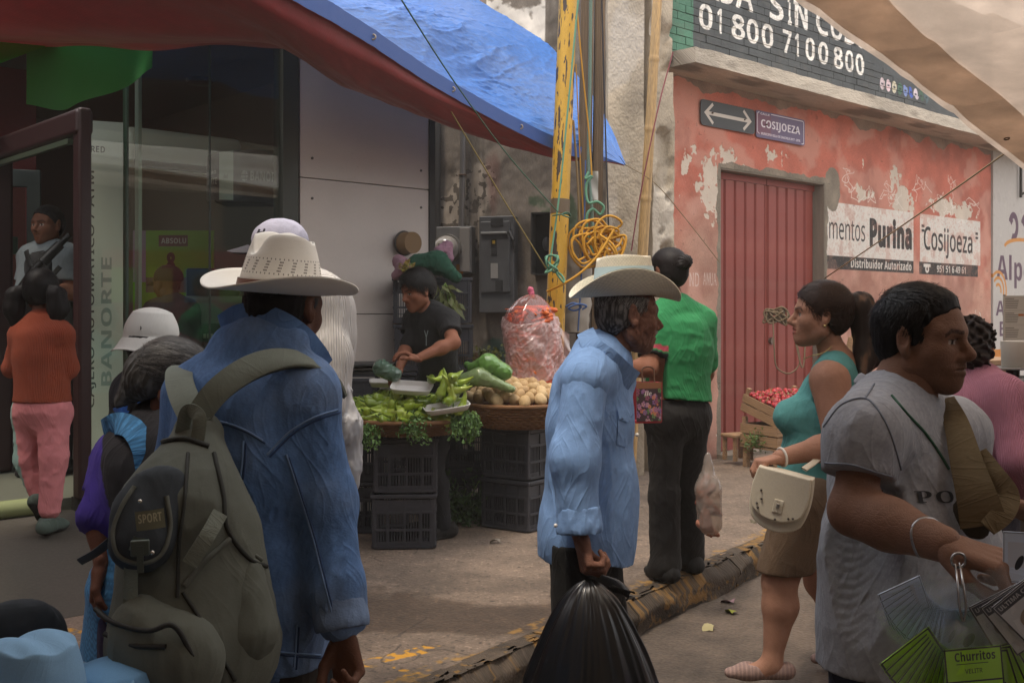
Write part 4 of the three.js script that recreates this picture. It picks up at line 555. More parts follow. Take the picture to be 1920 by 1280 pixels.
// lay a flat shape onto cloth: every point drops along the cloth's own normal
function conform(who, target, px, py, geo, off = .003, up = V(0, 1, 0)) { who.updateMatrixWorld(true); const hit = (o, d) => new THREE.Raycaster(o, d).intersectObject(target, false)[0], h0 = hit(EYEPT.clone(), P(px, py, 1).sub(EYEPT).normalize()); if (!h0) return null; const N = h0.face.normal.clone().transformDirection(target.matrixWorld); if (N.z < 0) N.negate(); N.y *= .3; N.normalize(); const X = up.clone().cross(N).normalize(), Y = N.clone().cross(X), p = geo.attributes.position, inv = who.matrixWorld.clone().invert(); for (let i = 0; i < p.count; i++) { const q = h0.point.clone().addScaledVector(X, p.getX(i)).addScaledVector(Y, p.getY(i)), h = hit(q.clone().addScaledVector(N, .1), N.clone().negate()); const w = (h && h.distance < .16 ? h.point : q).clone().addScaledVector(N, off + p.getZ(i)).applyMatrix4(inv); p.setXYZ(i, w.x, w.y, w.z); } geo.computeVertexNormals(); return geo; }
// a seam, cord or piping laid along a line on cloth
function seamOn(who, target, pts, r, mat, name = 'seam', parent) { who.updateMatrixWorld(true); const inv = who.matrixWorld.clone().invert(), out = [], c = new THREE.CatmullRomCurve3(pts.map(p => V(p[0], p[1], 0))), n = pts.length * 5; for (let i = 0; i <= n; i++) { const q = c.getPoint(i / n), h = new THREE.Raycaster(EYEPT.clone(), P(q.x, q.y, 1).sub(EYEPT).normalize()).intersectObject(target, false)[0]; if (!h) continue; const N = h.face.normal.clone().transformDirection(target.matrixWorld); if (N.dot(h.point.clone().sub(EYEPT)) > 0) N.negate(); out.push(h.point.clone().addScaledVector(N, r * .35).applyMatrix4(inv)); } return out.length > 2 ? mesh(name, tube(out, r, out.length * 2, 5), mat, parent || who) : null; }
const person = (label, px, d, yaw, s = 1, y = 0, group) => thing('person', label, 'person', V((px - 960) / FOC * d, y, -d), yaw, group);
console.log('people lib ok');

const toLocal = who => { who.updateMatrixWorld(true); const m = who.matrixWorld.clone().invert(); return (px, py, d) => P(px, py, d).applyMatrix4(m); };
function ribbon(pts, width, normal, thick = .003, seg = 40) { // flat strap along a line; normal may be one vector or one for each point
  const c = new THREE.CatmullRomCurve3(pts.map(vv), false, 'centripetal'), N = Array.isArray(normal[0]) || normal[0]?.isVector3 ? normal.map(vv) : [vv(normal), vv(normal)], ring = [];
  for (let i = 0; i <= seg; i++) { const u = i / seg, p = c.getPoint(u), t = c.getTangent(u), k = u * (N.length - 1), n = N[Math.min(N.length - 1, Math.floor(k))].clone().lerp(N[Math.min(N.length - 1, Math.floor(k) + 1)], k % 1), s = t.clone().cross(n).normalize(), m = s.clone().cross(t).normalize(), w = typeof width === 'function' ? width(u) : width; ring.push([p.clone().addScaledVector(s, -w / 2).addScaledVector(m, thick), p.clone().addScaledVector(m, thick * 1.3), p.clone().addScaledVector(s, w / 2).addScaledVector(m, thick), p.clone().addScaledVector(s, w / 2).addScaledVector(m, -thick), p.clone().addScaledVector(s, -w / 2).addScaledVector(m, -thick), p.clone().addScaledVector(s, -w / 2).addScaledVector(m, thick)]); }
  return sheet(5, seg, (u, v) => ring[Math.round(v * seg)][Math.round(u * 5)], [.1, 1]);
}

// single hairs lying on the skull: each a thin ribbon that follows the flow over the ellipsoid
function strands(who, hm, o) {
  const { n = 3500, len = .05, c = '#16110f', lift = .012, flow, keep, seed = 1, w = .0011, rough = .35, grey = 0, stick = 0, name = 'hair_strands' } = o, r = RNG(seed), pos = [], idx = [], colr = [], C = V(0, .036, -.014), R0 = [.074, .082, .094], c0 = hex(c), g0 = hex(o.greyCol || '#8a8783');
  let made = 0, tries = 0; while (made < n && tries++ < n * 8) {
    const a = r() * 6.2832, h = r() * 2 - 1, q = Math.sqrt(1 - h * h), d = V(q * Math.cos(a), h, q * Math.sin(a)); let p = V(C.x + d.x * R0[0], C.y + d.y * R0[1], C.z + d.z * R0[2]); if (!keep(p)) continue; made++;
    const L = len * (.5 + .8 * r()), S = 5, fly = made % 28 === 0, li = lift * (.75 + .5 * r()) + (fly ? .006 : 0), base = pos.length / 3, g = r() < grey, k = .55 + 1.0 * r(), jit = V(r() - .5, r() - .5, r() - .5).multiplyScalar(fly ? rough * 3 + .6 : rough);
    for (let i = 0; i <= S; i++) {
      const e = V((p.x - C.x) / (R0[0] + li), (p.y - C.y) / (R0[1] + li), (p.z - C.z) / (R0[2] + li)), el = e.length() || 1, nn = V(e.x / (R0[0] + li), e.y / (R0[1] + li), e.z / (R0[2] + li)).normalize(); const P1 = V(C.x + e.x / el * (R0[0] + li), C.y + e.y / el * (R0[1] + li), C.z + e.z / el * (R0[2] + li)).addScaledVector(nn, stick * (i / S) ** 2 * (.3 + r()));
      const f = flow(p).add(jit); f.addScaledVector(nn, -f.dot(nn)).normalize(); const s = f.clone().cross(nn).multiplyScalar(w * (1 - .7 * i / S)); for (const m of [-1, 1]) { const v = P1.clone().addScaledVector(s, m).applyMatrix4(hm); pos.push(v.x, v.y, v.z); const kk = k * (.85 + .3 * i / S); colr.push((g ? g0.r : c0.r) * kk, (g ? g0.g : c0.g) * kk, (g ? g0.b : c0.b) * kk); }
      if (i < S) { const b = base + i * 2; idx.push(b, b + 1, b + 2, b + 1, b + 3, b + 2); } p = P1.clone().addScaledVector(f, L / S);
    }
  }
  const g = new THREE.BufferGeometry(); g.setAttribute('position', new THREE.Float32BufferAttribute(pos, 3)); g.setAttribute('color', new THREE.Float32BufferAttribute(colr, 3)); g.setIndex(idx); g.computeVertexNormals(); const m = mesh(name, g, STRAND, who); m.userData.kind = 'stuff'; return m;
}
const STRAND = new THREE.MeshPhysicalMaterial({ color: 0xffffff, vertexColors: true, roughness: .5, specularIntensity: .6, side: THREE.DoubleSide });
const inHair = (cut = .012, top = 9) => p => p.z - p.y < cut && p.y < top && !(Math.abs(p.x) > .055 && Math.hypot(p.y + .002, p.z + .006) < .03);
const shortFlow = p => { const t = sstep(.06, .105, p.y); return V(0, -1 + t, -.35).multiplyScalar(1 - t).add(V(p.x * 4, .1, 1).multiplyScalar(t)); };
const toPoint = (x, y, z) => p => V(x, y, z).sub(p);
// ---------- tarpaulins, poles, cords ----------
const pp = (...a) => a.map(q => P(...q));
{
  const F = pp([1172, 309, 8.0], [1040, 262, 7.4], [850, 158, 6.4], [700, 62, 5.5], [590, -4, 4.9], [400, -115, 4.1], [100, -290, 3.2], [-200, -460, 2.7], [-500, -640, 2.2]), B = pp([1170, 311, 8.03], [1045, 281, 7.5], [900, 232, 7.3], [765, 184, 7.0], [645, 150, 6.6], [552, 93, 6.2], [300, 91, 5.7], [0, 88, 5.3], [-400, 80, 4.7]);
  const U = pp([1174, 309, 8.02], [1122, 186, 8.4], [1050, 108, 8.6], [960, 38, 8.6], [860, -30, 8.3], [700, -130, 7.8], [500, -230, 6.6], [100, -430, 5], [-400, -700, 3.6]);
  // matched edge points: folds run from the front edge to the back edge
  const f2 = curve(F), b2 = curve(B), u2 = curve(U);
  const redT = thing('red_tarpaulin', 'dark red tarpaulin stretched overhead in front of the bank', 'tarpaulin');
  const rt = MP(col(.42, .035, .04), .6, { transmission: .30, thickness: 0, map: dataTex(512, 512, (i, j) => { const k = 225 + 40 * (fbm(i / 60, j / 60, 3) - .5) + 25 * (noise(i * .7, j * .7) - .5); return [k, k, k]; }), bumpMap: weave, bumpScale: .001 });
  mesh('sheet', sheet(160, 40, (u, v) => { const a = f2(u), b = b2(u), p = a.lerp(b, v), s = Math.sin(v * Math.PI), w = sstep(0, .12, u); p.y -= .11 * sstep(.0, .10, v) * (1 - sstep(.6, 1, v)) * sstep(.02, .3, u); p.y += (-.05 * s + .035 * s * Math.sin(u * 9 + v * 3) + .03 * (fbm(u * 10, v * 3, 3) - .5) * 2 * s) * w; if (v > .94) p.y -= .012 * Math.sin(u * 60) * w; return p; }, [14, 5]), rt, redT);
  mesh('seam', tube([...Array(40).keys()].map(i => { const u = .12 + i / 40 * .88, a = f2(u), b = b2(u); const p = a.lerp(b, .55); p.y -= .055; return p; }), .004, 160, 5), M('#2a1012', .8), redT);
  const blueT = thing('blue_tarpaulin', 'bright blue tarpaulin with creases and a doubled hem sloping over the stall', 'tarpaulin');
  const crease = (u, v) => { const a = u * 26, b = v * 5; let h = .05 * (fbm(a * .35, b * .6, 3) - .5) * 2 + .012 * (fbm(a * 1.3, b * 1.3, 8) - .5) * 2; const rg = 1 - Math.abs(2 * fbm(a * .8 + 4, b * .9, 15) - 1), r2 = 1 - Math.abs(2 * fbm(a * 1.9, b * 2.1, 25) - 1), r3 = 1 - Math.abs(2 * fbm(a * 4.1, b * 4.3, 35) - 1); h += .022 * Math.pow(rg, 12) + .010 * Math.pow(r2, 12) + .004 * Math.pow(r3, 10); return h; };
  const bt = MP(col(.08, .27, .80), .30, { transmission: .08, thickness: 0, bumpMap: weave, bumpScale: .0006, map: dataTex(512, 512, (i, j) => { const r = Math.pow(1 - Math.abs(2 * fbm(i / 45, j / 45, 5) - 1), 9), k = 215 + 40 * (fbm(i / 30, j / 30, 3) - .5); return [k + 20 * r, k + 20 * r, k + 18 * r]; }) }), hemM = M(col(.035, .09, .30), .6, { bumpMap: weave, bumpScale: .0006 });
  const bf = (u, v) => { const a = f2(u), b = u2(u), p = a.clone().lerp(b, v), w = sstep(.0, .1, u) * Math.sin(Math.min(1, v * 1.3 + .08) * Math.PI * .86), sag = .05 * Math.sin(v * Math.PI) * sstep(0, .3, u); const n = V(.30, .35, .88); p.y -= sag; return p.addScaledVector(n, crease(u, v) * w + .06 * w * Math.sin(u * 18 + v * 2.5)); };
  mesh('sheet', sheet(420, 130, bf, [14, 5]), bt, blueT);
  mesh('hem', sheet(160, 3, (u, v) => { const p = bf(u, 0); const k = sstep(0, .1, u); p.y -= (.085 * v - .012) * k; p.z += .035 * k; p.x -= .01 * v; return p; }, [14, .3]), hemM, blueT);
  for (const px of [852, 700, 975]) { const u = [...Array(161).keys()].map(i => i / 160).reduce((a, b) => Math.abs(960 + cacheX(b) - px) < Math.abs(960 + cacheX(a) - px) ? b : a, 0); const p = bf(u, 0); mesh('eyelet', new THREE.TorusGeometry(.013, .005, 6, 14).translate(p.x, p.y - .03, p.z + .026), M('#9a8d80', .4, { metalness: .6 }), blueT); }
  function cacheX(u) { const p = f2(u); return p.x / -p.z * FOC; }
  mesh('corner_patch', sheet(4, 4, (u, v) => P(1172 - 12 * u + 4 * v, 309 - 18 * u + 4 * v, 7.97)), M('#2a2624', .7), blueT);
}
{ // beige awning sheet over the street
  const E = curve(pp([1250, -150, 3.3], [1380, -62, 4.0], [1475, 0, 4.45], [1700, 157, 5.6], [1880, 287, 6.9], [1990, 372, 8.0], [2200, 500, 10.5])), Q = curve([[1.4, 3.5, 2.6], [2.5, 3.6, 1.2], [5.2, 3.7, -2.5], [8.5, 3.6, -7.5], [11, 3.5, -10]]);
  const c = thing('beige_awning', 'beige cloth awning with stitched hem hanging over the street at the right', 'awning');
  const m = MP(col(.88, .70, .56), .8, { transmission: .58, thickness: 0, bumpMap: weave, bumpScale: .001, map: dataTex(512, 512, (i, j) => { const k = 218 + 60 * (fbm(i / 90, j / 90, 3) - .5) + 22 * (noise(i * .8, j * .8) - .5); return [k, k, k]; }) });
  const fn = (u, v) => { const a = E(u), b = Q(u), p = a.clone().lerp(b, v), s = Math.sin(Math.min(1, v * 1.5) * Math.PI); p.y += .10 * Math.sin(v * Math.PI) * Math.sin(u * 11) - .2 * Math.sin(v * Math.PI) + .045 * (fbm(u * 9, v * 7, 2) - .5) * 2 * sstep(0, .15, v) + .03 * Math.pow(1 - Math.abs(2 * fbm(u * 6 + v * 8, v * 3, 6) - 1), 6); return p; };
  mesh('sheet', sheet(120, 80, fn, [9, 6]), m, c);
  mesh('hem', sheet(120, 4, (u, v) => { const p = fn(u, .012 + v * .065); p.y -= .012 + .006 * Math.sin(v * 3); return p; }, [9, .4]), m, c);
  mesh('side_seam', tube([...Array(30).keys()].map(i => { const p = fn(.24 + .002 * i, .02 + i / 30 * .5); p.y -= .01; return p; }), .008, 80, 5), m, c); mesh('side_seam', tube([...Array(30).keys()].map(i => { const p = fn(.62 - .004 * i, .08 + i / 30 * .5); p.y -= .01; return p; }), .008, 80, 5), m, c);
  mesh('eyelet', new THREE.TorusGeometry(.015, .005, 6, 14).rotateX(1.2).translate(...fn(.63, .03).add(V(0, -.02, 0)).toArray()), M('#6b5c4c', .4, { metalness: .6 }), c);
}
{ // green tarpaulin at the far left; second sheet is added for a glass reflection
  const gm = MP(col(.05, .42, .04), .6, { transmission: .5, thickness: 0, bumpMap: weave, bumpScale: .0006 });
  const c = thing('green_tarpaulin', 'vivid green tarpaulin corner under the red one at the left edge', 'tarpaulin'), A = P(-420, 40, 4.5), B = P(86, 86, 5.25), D = P(-20, 126, 5.0), E2 = P(-420, 190, 4.0);
  mesh('sheet', sheet(20, 20, (u, v) => { const p = A.clone().lerp(B, u), q = E2.clone().lerp(D, u), r = p.lerp(q, v); r.y -= .03 * Math.sin(u * Math.PI) * Math.sin(v * 3); return r; }), gm, c);
  const c2 = thing('green_reflection_sheet', 'added vivid green sheet standing in for a green reflection in the bank glass', 'reflection_stand_in'), top = [[48, 70, 5.28], [110, 72, 5.45], [180, 72, 5.65], [240, 72, 5.82], [287, 72, 5.95]], bot = [[52, 197, 5.28], [105, 205, 5.45], [165, 190, 5.65], [235, 160, 5.82], [285, 128, 5.95]], ct = curve(pp(...top)), cb2 = curve(pp(...bot));
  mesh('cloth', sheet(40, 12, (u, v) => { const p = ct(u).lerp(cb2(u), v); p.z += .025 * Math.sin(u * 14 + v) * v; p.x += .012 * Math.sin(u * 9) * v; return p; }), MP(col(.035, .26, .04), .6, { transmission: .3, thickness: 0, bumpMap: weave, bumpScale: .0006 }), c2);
}
// poles
{
  const pm = M('#ffffff', .5, { metalness: .1, map: dataTex(512, 1024, (i, j) => { const u = i / 512 * 3, v = j / 1024 * 12, n = fbm(u * 2, v * 2, 3), r = sstep(.665, .685, fbm(u * 3.2, v * 2.1, 9, 4) + .05 * (noise(u * 20, v * 20) - .5)), s = sstep(.70, .72, fbm(u * 8, v * 5, 19, 3)), k = 1 + .22 * (n - .5) + .12 * (noise(i * .7, j * .7) - .5), q = Math.max(r, s); return [lerp(196 * k, 66, q), lerp(150 * k, 52, q), lerp(48 * k, 44, q)]; }), bumpMap: grainA, bumpScale: .002 });
  const y = thing('yellow_pole', 'thick yellow painted steel pole with chipped rust spots behind the carrot sack', 'pole'); const top = P(1070, -120, 7.35), mid = P(1040, 640, 7.2), base = mid.clone().lerp(top, -.42); base.y = .15; mesh('shaft', rod(base, top, .066, .062, 20), pm, y); mesh('band', rod(mid.clone().lerp(top, .31), mid.clone().lerp(top, .345), .0675, .0675, 20), M('#6b5a47', .6, { metalness: .3 }), y); mesh('foot_plate', box(.2, .012, .2, base.x, .157, base.z), NAT.rust, y);
  const wm = M('#ffffff', .85, { map: dataTex(256, 512, (i, j) => { const g = fbm(i / 9, j / 120, 3), k = .7 + .6 * (g - .5) + .25 * (noise(i * .5, j * .1) - .5); return [150 * k, 122 * k, 92 * k]; }), bumpMap: grainA, bumpScale: .003 });
  const w = thing('timber_post', 'grey brown rough timber post wrapped with ropes behind the yellow pole', 'post'), wt = P(1114, -120, 7.7), wb = P(1100, 960, 7.55); wb.y = .15; for (const [o, ww] of [[-.045, .09], [.05, .07]]) { const g = new THREE.BoxGeometry(ww, wt.distanceTo(wb), .10, 3, 30, 3), p = g.attributes.position; for (let i = 0; i < p.count; i++) p.setX(i, p.getX(i) + .01 * (fbm(p.getX(i) * 9, p.getY(i) * 2, o * 30) - .5)); g.computeVertexNormals(); g.applyQuaternion(new THREE.Quaternion().setFromUnitVectors(V(0, 1, 0), wt.clone().sub(wb).normalize())); const c = wt.clone().add(wb).multiplyScalar(.5); mesh('timber', g.translate(c.x + o, c.y, c.z + (o > 0 ? -.02 : 0)), wm, w); }
  const bm = M('#ffffff', .55, { map: dataTex(128, 512, (i, j) => { const k = .9 + .35 * (fbm(i / 8, j / 90, 3) - .5) + .2 * (noise(i * .6, j * .3) - .5); return [196 * k, 158 * k, 104 * k]; }) });
  const bt = P(1240, -120, 8.55), bb = P(1180, 900, 8.45), b = thing('bamboo_pole', 'tan bamboo pole with nodes leaning before the concrete pilaster', 'pole'); bb.y = .15; const L = bt.distanceTo(bb), prof = []; for (let s = 0; s <= L; s += .02) { const k = s % .56, nd = Math.exp(-(((k - .02) / .014) ** 2)); prof.push([(.047 - .010 * s / L) + .007 * nd, s - L / 2]); } const bg = lathe(prof, 16); bg.applyQuaternion(new THREE.Quaternion().setFromUnitVectors(V(0, 1, 0), bt.clone().sub(bb).normalize())); const bc = bt.clone().add(bb).multiplyScalar(.5); mesh('culm', bg.translate(bc.x, bc.y, bc.z), bm, b); for (let k = 0; k < 8; k++) { const q = bb.clone().lerp(bt, (k * .56 + .02) / L); mesh('node', new THREE.TorusGeometry(.047 - .01 * k * .56 / L, .004, 6, 20).rotateX(Math.PI / 2).translate(q.x, q.y, q.z), M('#7d6743', .7), b); }
}
// cords
{
  const C = { green: M('#5f8f74', .8), dgreen: M('#3c5f4a', .8), yellow: M('#c08a1f', .7), pale: M('#8d7a45', .8), tan: M('#8a7350', .9), grey: M('#6d7a74', .85), dark: M('#2c2a2e', .8), maroon: M('#6f2b33', .8), twine: M('#8f7b5c', .9), blue: M('#3f5b8c', .8) };
  const twist = C.grey.clone(); twist.map = dataTex(64, 64, (i, j) => ((i + j) % 16) < 8 ? [150, 160, 150] : [70, 120, 100]); twist.map.repeat.set(60, 1); twist.color = col(.8, .8, .8);
  const cord = (label, pts, r, m, seg, cat = 'cord', name = 'rope') => tagged(name, tube(pp(...pts), r, seg || 60, 6), m, label, cat);
  cord('thin dark green line running down across the blue tarpaulin to the yellow pole', [[740, -20, 4.9], [860, 165, 6.1], [960, 300, 6.8], [1046, 397, 7.10]], .004, C.dgreen);
  cord('thin yellowish line under the blue tarpaulin down to the green knot', [[838, 196, 6.5], [900, 300, 6.75], [960, 400, 6.9], [1024, 503, 7.06]], .0045, C.pale);
  cord('long green cord hanging along the yellow pole', [[1086, -20, 7.22], [1070, 150, 7.18], [1047, 380, 7.12], [1033, 480, 7.08], [1030, 505, 7.07]], .007, C.green);
  const knot = (cx, cy, d, s, seed, n = 46) => { const r = RNG(seed), a = []; for (let i = 0; i < n; i++) { const t = i / n * Math.PI * 8; a.push([cx + s * (.9 * Math.sin(t * .75 + seed) + .25 * r()), cy + s * (1.25 * Math.cos(t * .5) + .3 * r()), d - .02 + .03 * Math.sin(t * 1.3)]); } return a; };
  cord('knotted bundle of pale green cord on the yellow pole', [...knot(1034, 492, 7.05, 13, 2, 26), [1044, 512, 7.02], [1058, 530, 7.02], [1056, 520, 7.03], [1040, 505, 7.04]], .0075, C.green, 260, 'rope', 'rope_knot');
  cord('thin dark green wrapping tied round the yellow pole above the knot', [[1036, 404, 7.1], [1050, 402, 7.07], [1062, 401, 7.1], [1070, 404, 7.12], [1064, 398, 7.08], [1054, 402, 7.05], [1068, 408, 7.05]], .005, C.dgreen);
  cord('yellow plastic cord slanting beside the timber post', [[1082, 20, 7.3], [1092, 130, 7.32], [1104, 245, 7.36], [1110, 330, 7.36]], .006, C.yellow);
  cord('thin yellow cord hanging straight before the timber post', [[1080, 120, 7.3], [1088, 300, 7.35], [1096, 440, 7.36]], .004, C.yellow);
  cord('thick two tone twisted rope hanging down the timber post', [[1108, -20, 7.4], [1106, 150, 7.41], [1104, 320, 7.38], [1110, 400, 7.36], [1112, 470, 7.36]], .012, twist, 80);
  cord('frayed tan rope hanging left of the timber post', [[1075, 225, 7.3], [1082, 320, 7.33], [1086, 400, 7.34], [1090, 520, 7.34]], .008, C.tan);
  cord('black cable hanging right of the timber post', [[1128, -20, 7.5], [1134, 200, 7.5], [1138, 330, 7.5], [1142, 440, 7.5]], .006, C.dark);
  cord('pale green rope looped in a knot on the twisted rope', [[1104, 322, 7.34], [1098, 335, 7.33], [1110, 330, 7.32], [1100, 345, 7.33], [1104, 380, 7.32], [1120, 378, 7.32], [1132, 388, 7.33], [1126, 402, 7.34], [1112, 392, 7.33], [1102, 400, 7.33], [1102, 440, 7.34], [1112, 480, 7.34]], .010, C.green, 120, 'rope', 'rope_knot');
  cord('maroon cord slanting past the bamboo pole from the concrete slab', [[1262, 98, 8.7], [1235, 200, 8.3], [1200, 370, 8.1], [1184, 470, 8.0]], .005, C.maroon);
  cord('thin tie line from the blue tarpaulin corner to the red wall', [[1172, 308, 8.0], [1230, 345, 8.6], [1290, 415, 9.2], [1350, 492, 9.85]], .0035, C.twine);
  cord('taut tan tie line from the beige awning to the shop door', [[1884, 288, 6.95], [1780, 362, 7.8], [1660, 445, 9.2], [1546, 522, 11.0]], .006, C.twine);
  cord('blue cord hanging down the timber post', [[1098, 300, 7.36], [1096, 400, 7.34], [1090, 520, 7.33], [1084, 620, 7.33]], .005, C.blue); cord('blue cord bow tied round the post behind the old man', [[1060, 575, 7.2], [1075, 568, 7.18], [1090, 575, 7.17], [1078, 582, 7.18], [1066, 578, 7.18], [1085, 570, 7.16], [1100, 574, 7.16], [1092, 580, 7.17]], .007, C.blue, 80, 'rope', 'rope_knot');
  // yellow rope hank: each turn is one continuous line
  const r = RNG(8), hank = []; for (let k = 0; k < 15; k++) { const cx = 1086 + 62 * r(), s = 16 + 20 * r(), oy = 26 * (r() - .4), el = .55 + .7 * r(); for (let i = 0; i < 10; i++) { const a = i / 10 * 6.283; hank.push([cx + s * .92 * Math.cos(a) + 4 * (r() - .5) + .25 * s * Math.sin(a) * (k / 15), 450 + oy + s * el * Math.sin(a) + .6 * s * Math.max(0, Math.sin(a)) * r() + 4 * (r() - .5), 7.27 - .06 * Math.sin(a * .5) - .01 * r() + .004 * k]); } }
  cord('large tangled hank of yellow rope hung on the posts', hank, .0085, C.yellow, 900, 'rope', 'rope_hank');
  cord('loose end of yellow rope reaching down to the yellow pole', [[1152, 430, 7.1], [1120, 480, 7.05], [1090, 510, 7.02], [1060, 530, 7.02], [1026, 546, 7.08]], .009, C.yellow); cord('yellow rope loops hanging to the right of the post', [[1125, 440, 7.2], [1150, 460, 7.15], [1160, 490, 7.15], [1165, 520, 7.2], [1150, 505, 7.2], [1138, 470, 7.2], [1130, 500, 7.2], [1126, 512, 7.2], [1120, 490, 7.2], [1135, 455, 7.2], [1155, 480, 7.18], [1160, 510, 7.2]], .009, C.yellow, 160);
  const wrap = thing('white_sack_wrap', 'crumpled white sacking wrapped round the post below the yellow rope', 'sack', P(1078, 540, 7.45)); mesh('cloth', wobble(new THREE.CylinderGeometry(.10, .11, .62, 28, 24, true), .035, 9, 3), M('#ffffff', .9, { map: mottle('#9d9488', .12, { scale: 4 }) }), wrap);
  const pap = thing('paper_notice', 'torn white paper notice tied on the timber post', 'paper', P(1115, 348, 7.40)); mesh('sheet', sheet(6, 8, (u, v) => V((u - .5) * .05, (v - .5) * .20, .01 * Math.sin(v * 6 + u * 3))), M('#a9a49c', .9), pap);
}
console.log('tarps ok');
// ---------- vegetable stall ----------
const copyOf = (o, label, group) => { const c = o.clone(); c.name = numbered(o.name.replace(/_\d{3}$/, '')); c.userData = { ...o.userData }; if (label) c.userData.label = label; if (group) c.userData.group = group; scene.add(c); return c; };
const cratePlastic = M('#ffffff', .6, { map: mottle('#34343a', .22, { scale: 5, seed: 21, stain: [96, 88, 80], stainAmt: .4 }) });
function makeCrate(w = .38, h = .315, d = .54) {
  const c = thing('plastic_crate', 'black slatted plastic crate', 'crate'), t = .012;
  mesh('base', box(w - .03, .012, d - .03, 0, .02, 0), cratePlastic, c); mesh('rim', [rbox(w, .024, .022, .006, 0, h - .014, d / 2 - .011), rbox(w, .024, .022, .006, 0, h - .014, -d / 2 + .011), rbox(.022, .024, d - .04, .006, w / 2 - .011, h - .014, 0), rbox(.022, .024, d - .04, .006, -w / 2 + .011, h - .014, 0)], cratePlastic, c);
  for (const [x, z] of [[1, 1], [1, -1], [-1, 1], [-1, -1]]) mesh('corner_post', rbox(.03, h - .03, .03, .008, x * (w / 2 - .024), h / 2 - .008, z * (d / 2 - .024)), cratePlastic, c);
  const side = L => { const g = []; for (const y of [.008, .105, .205]) g.push(box(L - .05, .014, .014, 0, y + .006, 0)); g.push(box(L - .05, .070, .006, 0, .248, -.003)); g.push(box(L - .05, .030, .006, 0, .03, -.003)); for (const y of [.058, .16]) for (let x = -L / 2 + .045; x < L / 2 - .03; x += .0155) g.push(box(.0065, .088, .007, x, y, -.002)); for (const k of [-.24, .02, .26]) g.push(box(.012, .27, .013, k * L, .145, .001)); return merge(g); };
  const a = side(w), b = side(d); for (const [g, ry, x, z] of [[a, 0, 0, d / 2 - .012], [a, Math.PI, 0, -d / 2 + .012], [b, Math.PI / 2, w / 2 - .012, 0], [b, -Math.PI / 2, -w / 2 + .012, 0]]) { const m = mesh('slatted_side', g, cratePlastic, c); m.rotation.y = ry; m.position.set(x, 0, z); }
  return c;
}
const crate0 = makeCrate(); let crateUsed = false;
function crateAt(x, y, z, ry, label) { const c = crateUsed ? copyOf(crate0, label) : crate0; crateUsed = true; c.userData.label = label; c.userData.group = 'black plastic crates of the stall'; c.position.set(x, y, z); c.rotation.y = ry; return c; }
{ const q = G(752, 1031), a = .05; for (let i = 0; i < 2; i++) crateAt(q.x + .005 * i, .151 + i * .318, q.z - .27, a + .02 * i, i ? 'upper black crate right under the basket of green chillies' : 'lower black crate standing on the pavement under the chilli basket'); }
{ const q = G(955, 997), a = -.62; const c = q.clone().add(V(.12, 0, -.26)); for (let i = 0; i < 2; i++) crateAt(c.x, .151 + i * .318, c.z, a, i ? 'upper black crate under the potato basket' : 'bottom black crate below the potato basket beside the blue shirt'); }
{ const q = P(812, 0, 7.32); for (let i = 0; i < 5; i++) crateAt(q.x + .008 * (i % 2), .151 + i * .318, q.z, Math.PI / 2 + .04, ['lowest', 'second', 'third', 'fourth', 'topmost'][i] + ' black crate in the tall stack behind the black T-shirt'); }
{ const q = P(655, 0, 6.75); for (let i = 0; i < 3; i++) crateAt(q.x, .151 + i * .318, q.z, .1, ['lowest', 'middle', 'top'][i] + ' black crate in the stack behind the white plastic bag'); }
{ const q = P(985, 0, 7.12); for (let i = 0; i < 2; i++) crateAt(q.x, .151 + i * .318, q.z, Math.PI / 2 - .1, ['lower', 'upper'][i] + ' black crate carrying the carrot sack'); }
{ const q = P(905, 0, 7.35); for (let i = 0; i < 3; i++) crateAt(q.x - .06, .151 + i * .318, q.z + .03, .0, ['lower', 'middle', 'upper'][i] + ' black crate of the stack holding herbs before the breaker box'); }
// woven baskets
function basket(label, c, R, h) {
  const b = thing('wicker_basket', label, 'basket', c), m = M('#ffffff', .85, { map: mottle('#8d6543', .25, { scale: 5, seed: 17 }), bumpMap: grainA, bumpScale: .003 }), n = 9;
  for (let k = 0; k < n; k++) { const v = k / (n - 1), r = lerp(R * .72, R, Math.pow(v, .7)), pts = []; for (let i = 0; i < 72; i++) { const a = i / 72 * 6.2832, w = (i % 2 === k % 2 ? 1 : -1) * .006; pts.push([(r + w) * Math.cos(a), v * h, (r + w) * Math.sin(a)]); } mesh('woven_strand', tube(pts, h / n * .62, 216, 5, true), m, b); }
  for (let i = 0; i < 36; i++) { const a = (i + .5) / 36 * 6.2832; mesh('stake', rod([R * .72 * Math.cos(a), -.005, R * .72 * Math.sin(a)], [R * 1.0 * Math.cos(a), h, R * 1.0 * Math.sin(a)], .0045, .004, 5), m, b); }
  mesh('rim', tube([...Array(48).keys()].map(i => { const a = i / 48 * 6.2832; return [R * 1.015 * Math.cos(a), h + .008 + .005 * Math.sin(a * 24), R * 1.015 * Math.sin(a)]; }), .013, 144, 6, true), m, b); mesh('bottom', new THREE.CylinderGeometry(R * .74, R * .70, .012, 40).translate(0, .006, 0), m, b); return b;
}
const bc1 = P(768, 0, 6.28).setY(.800); basket('wide round wicker basket heaped with green chillies', bc1, .36, .075);
const bc2 = P(972, 0, 6.72).setY(.795); basket('round wicker basket full of potatoes beside the carrot sack', bc2, .34, .13);
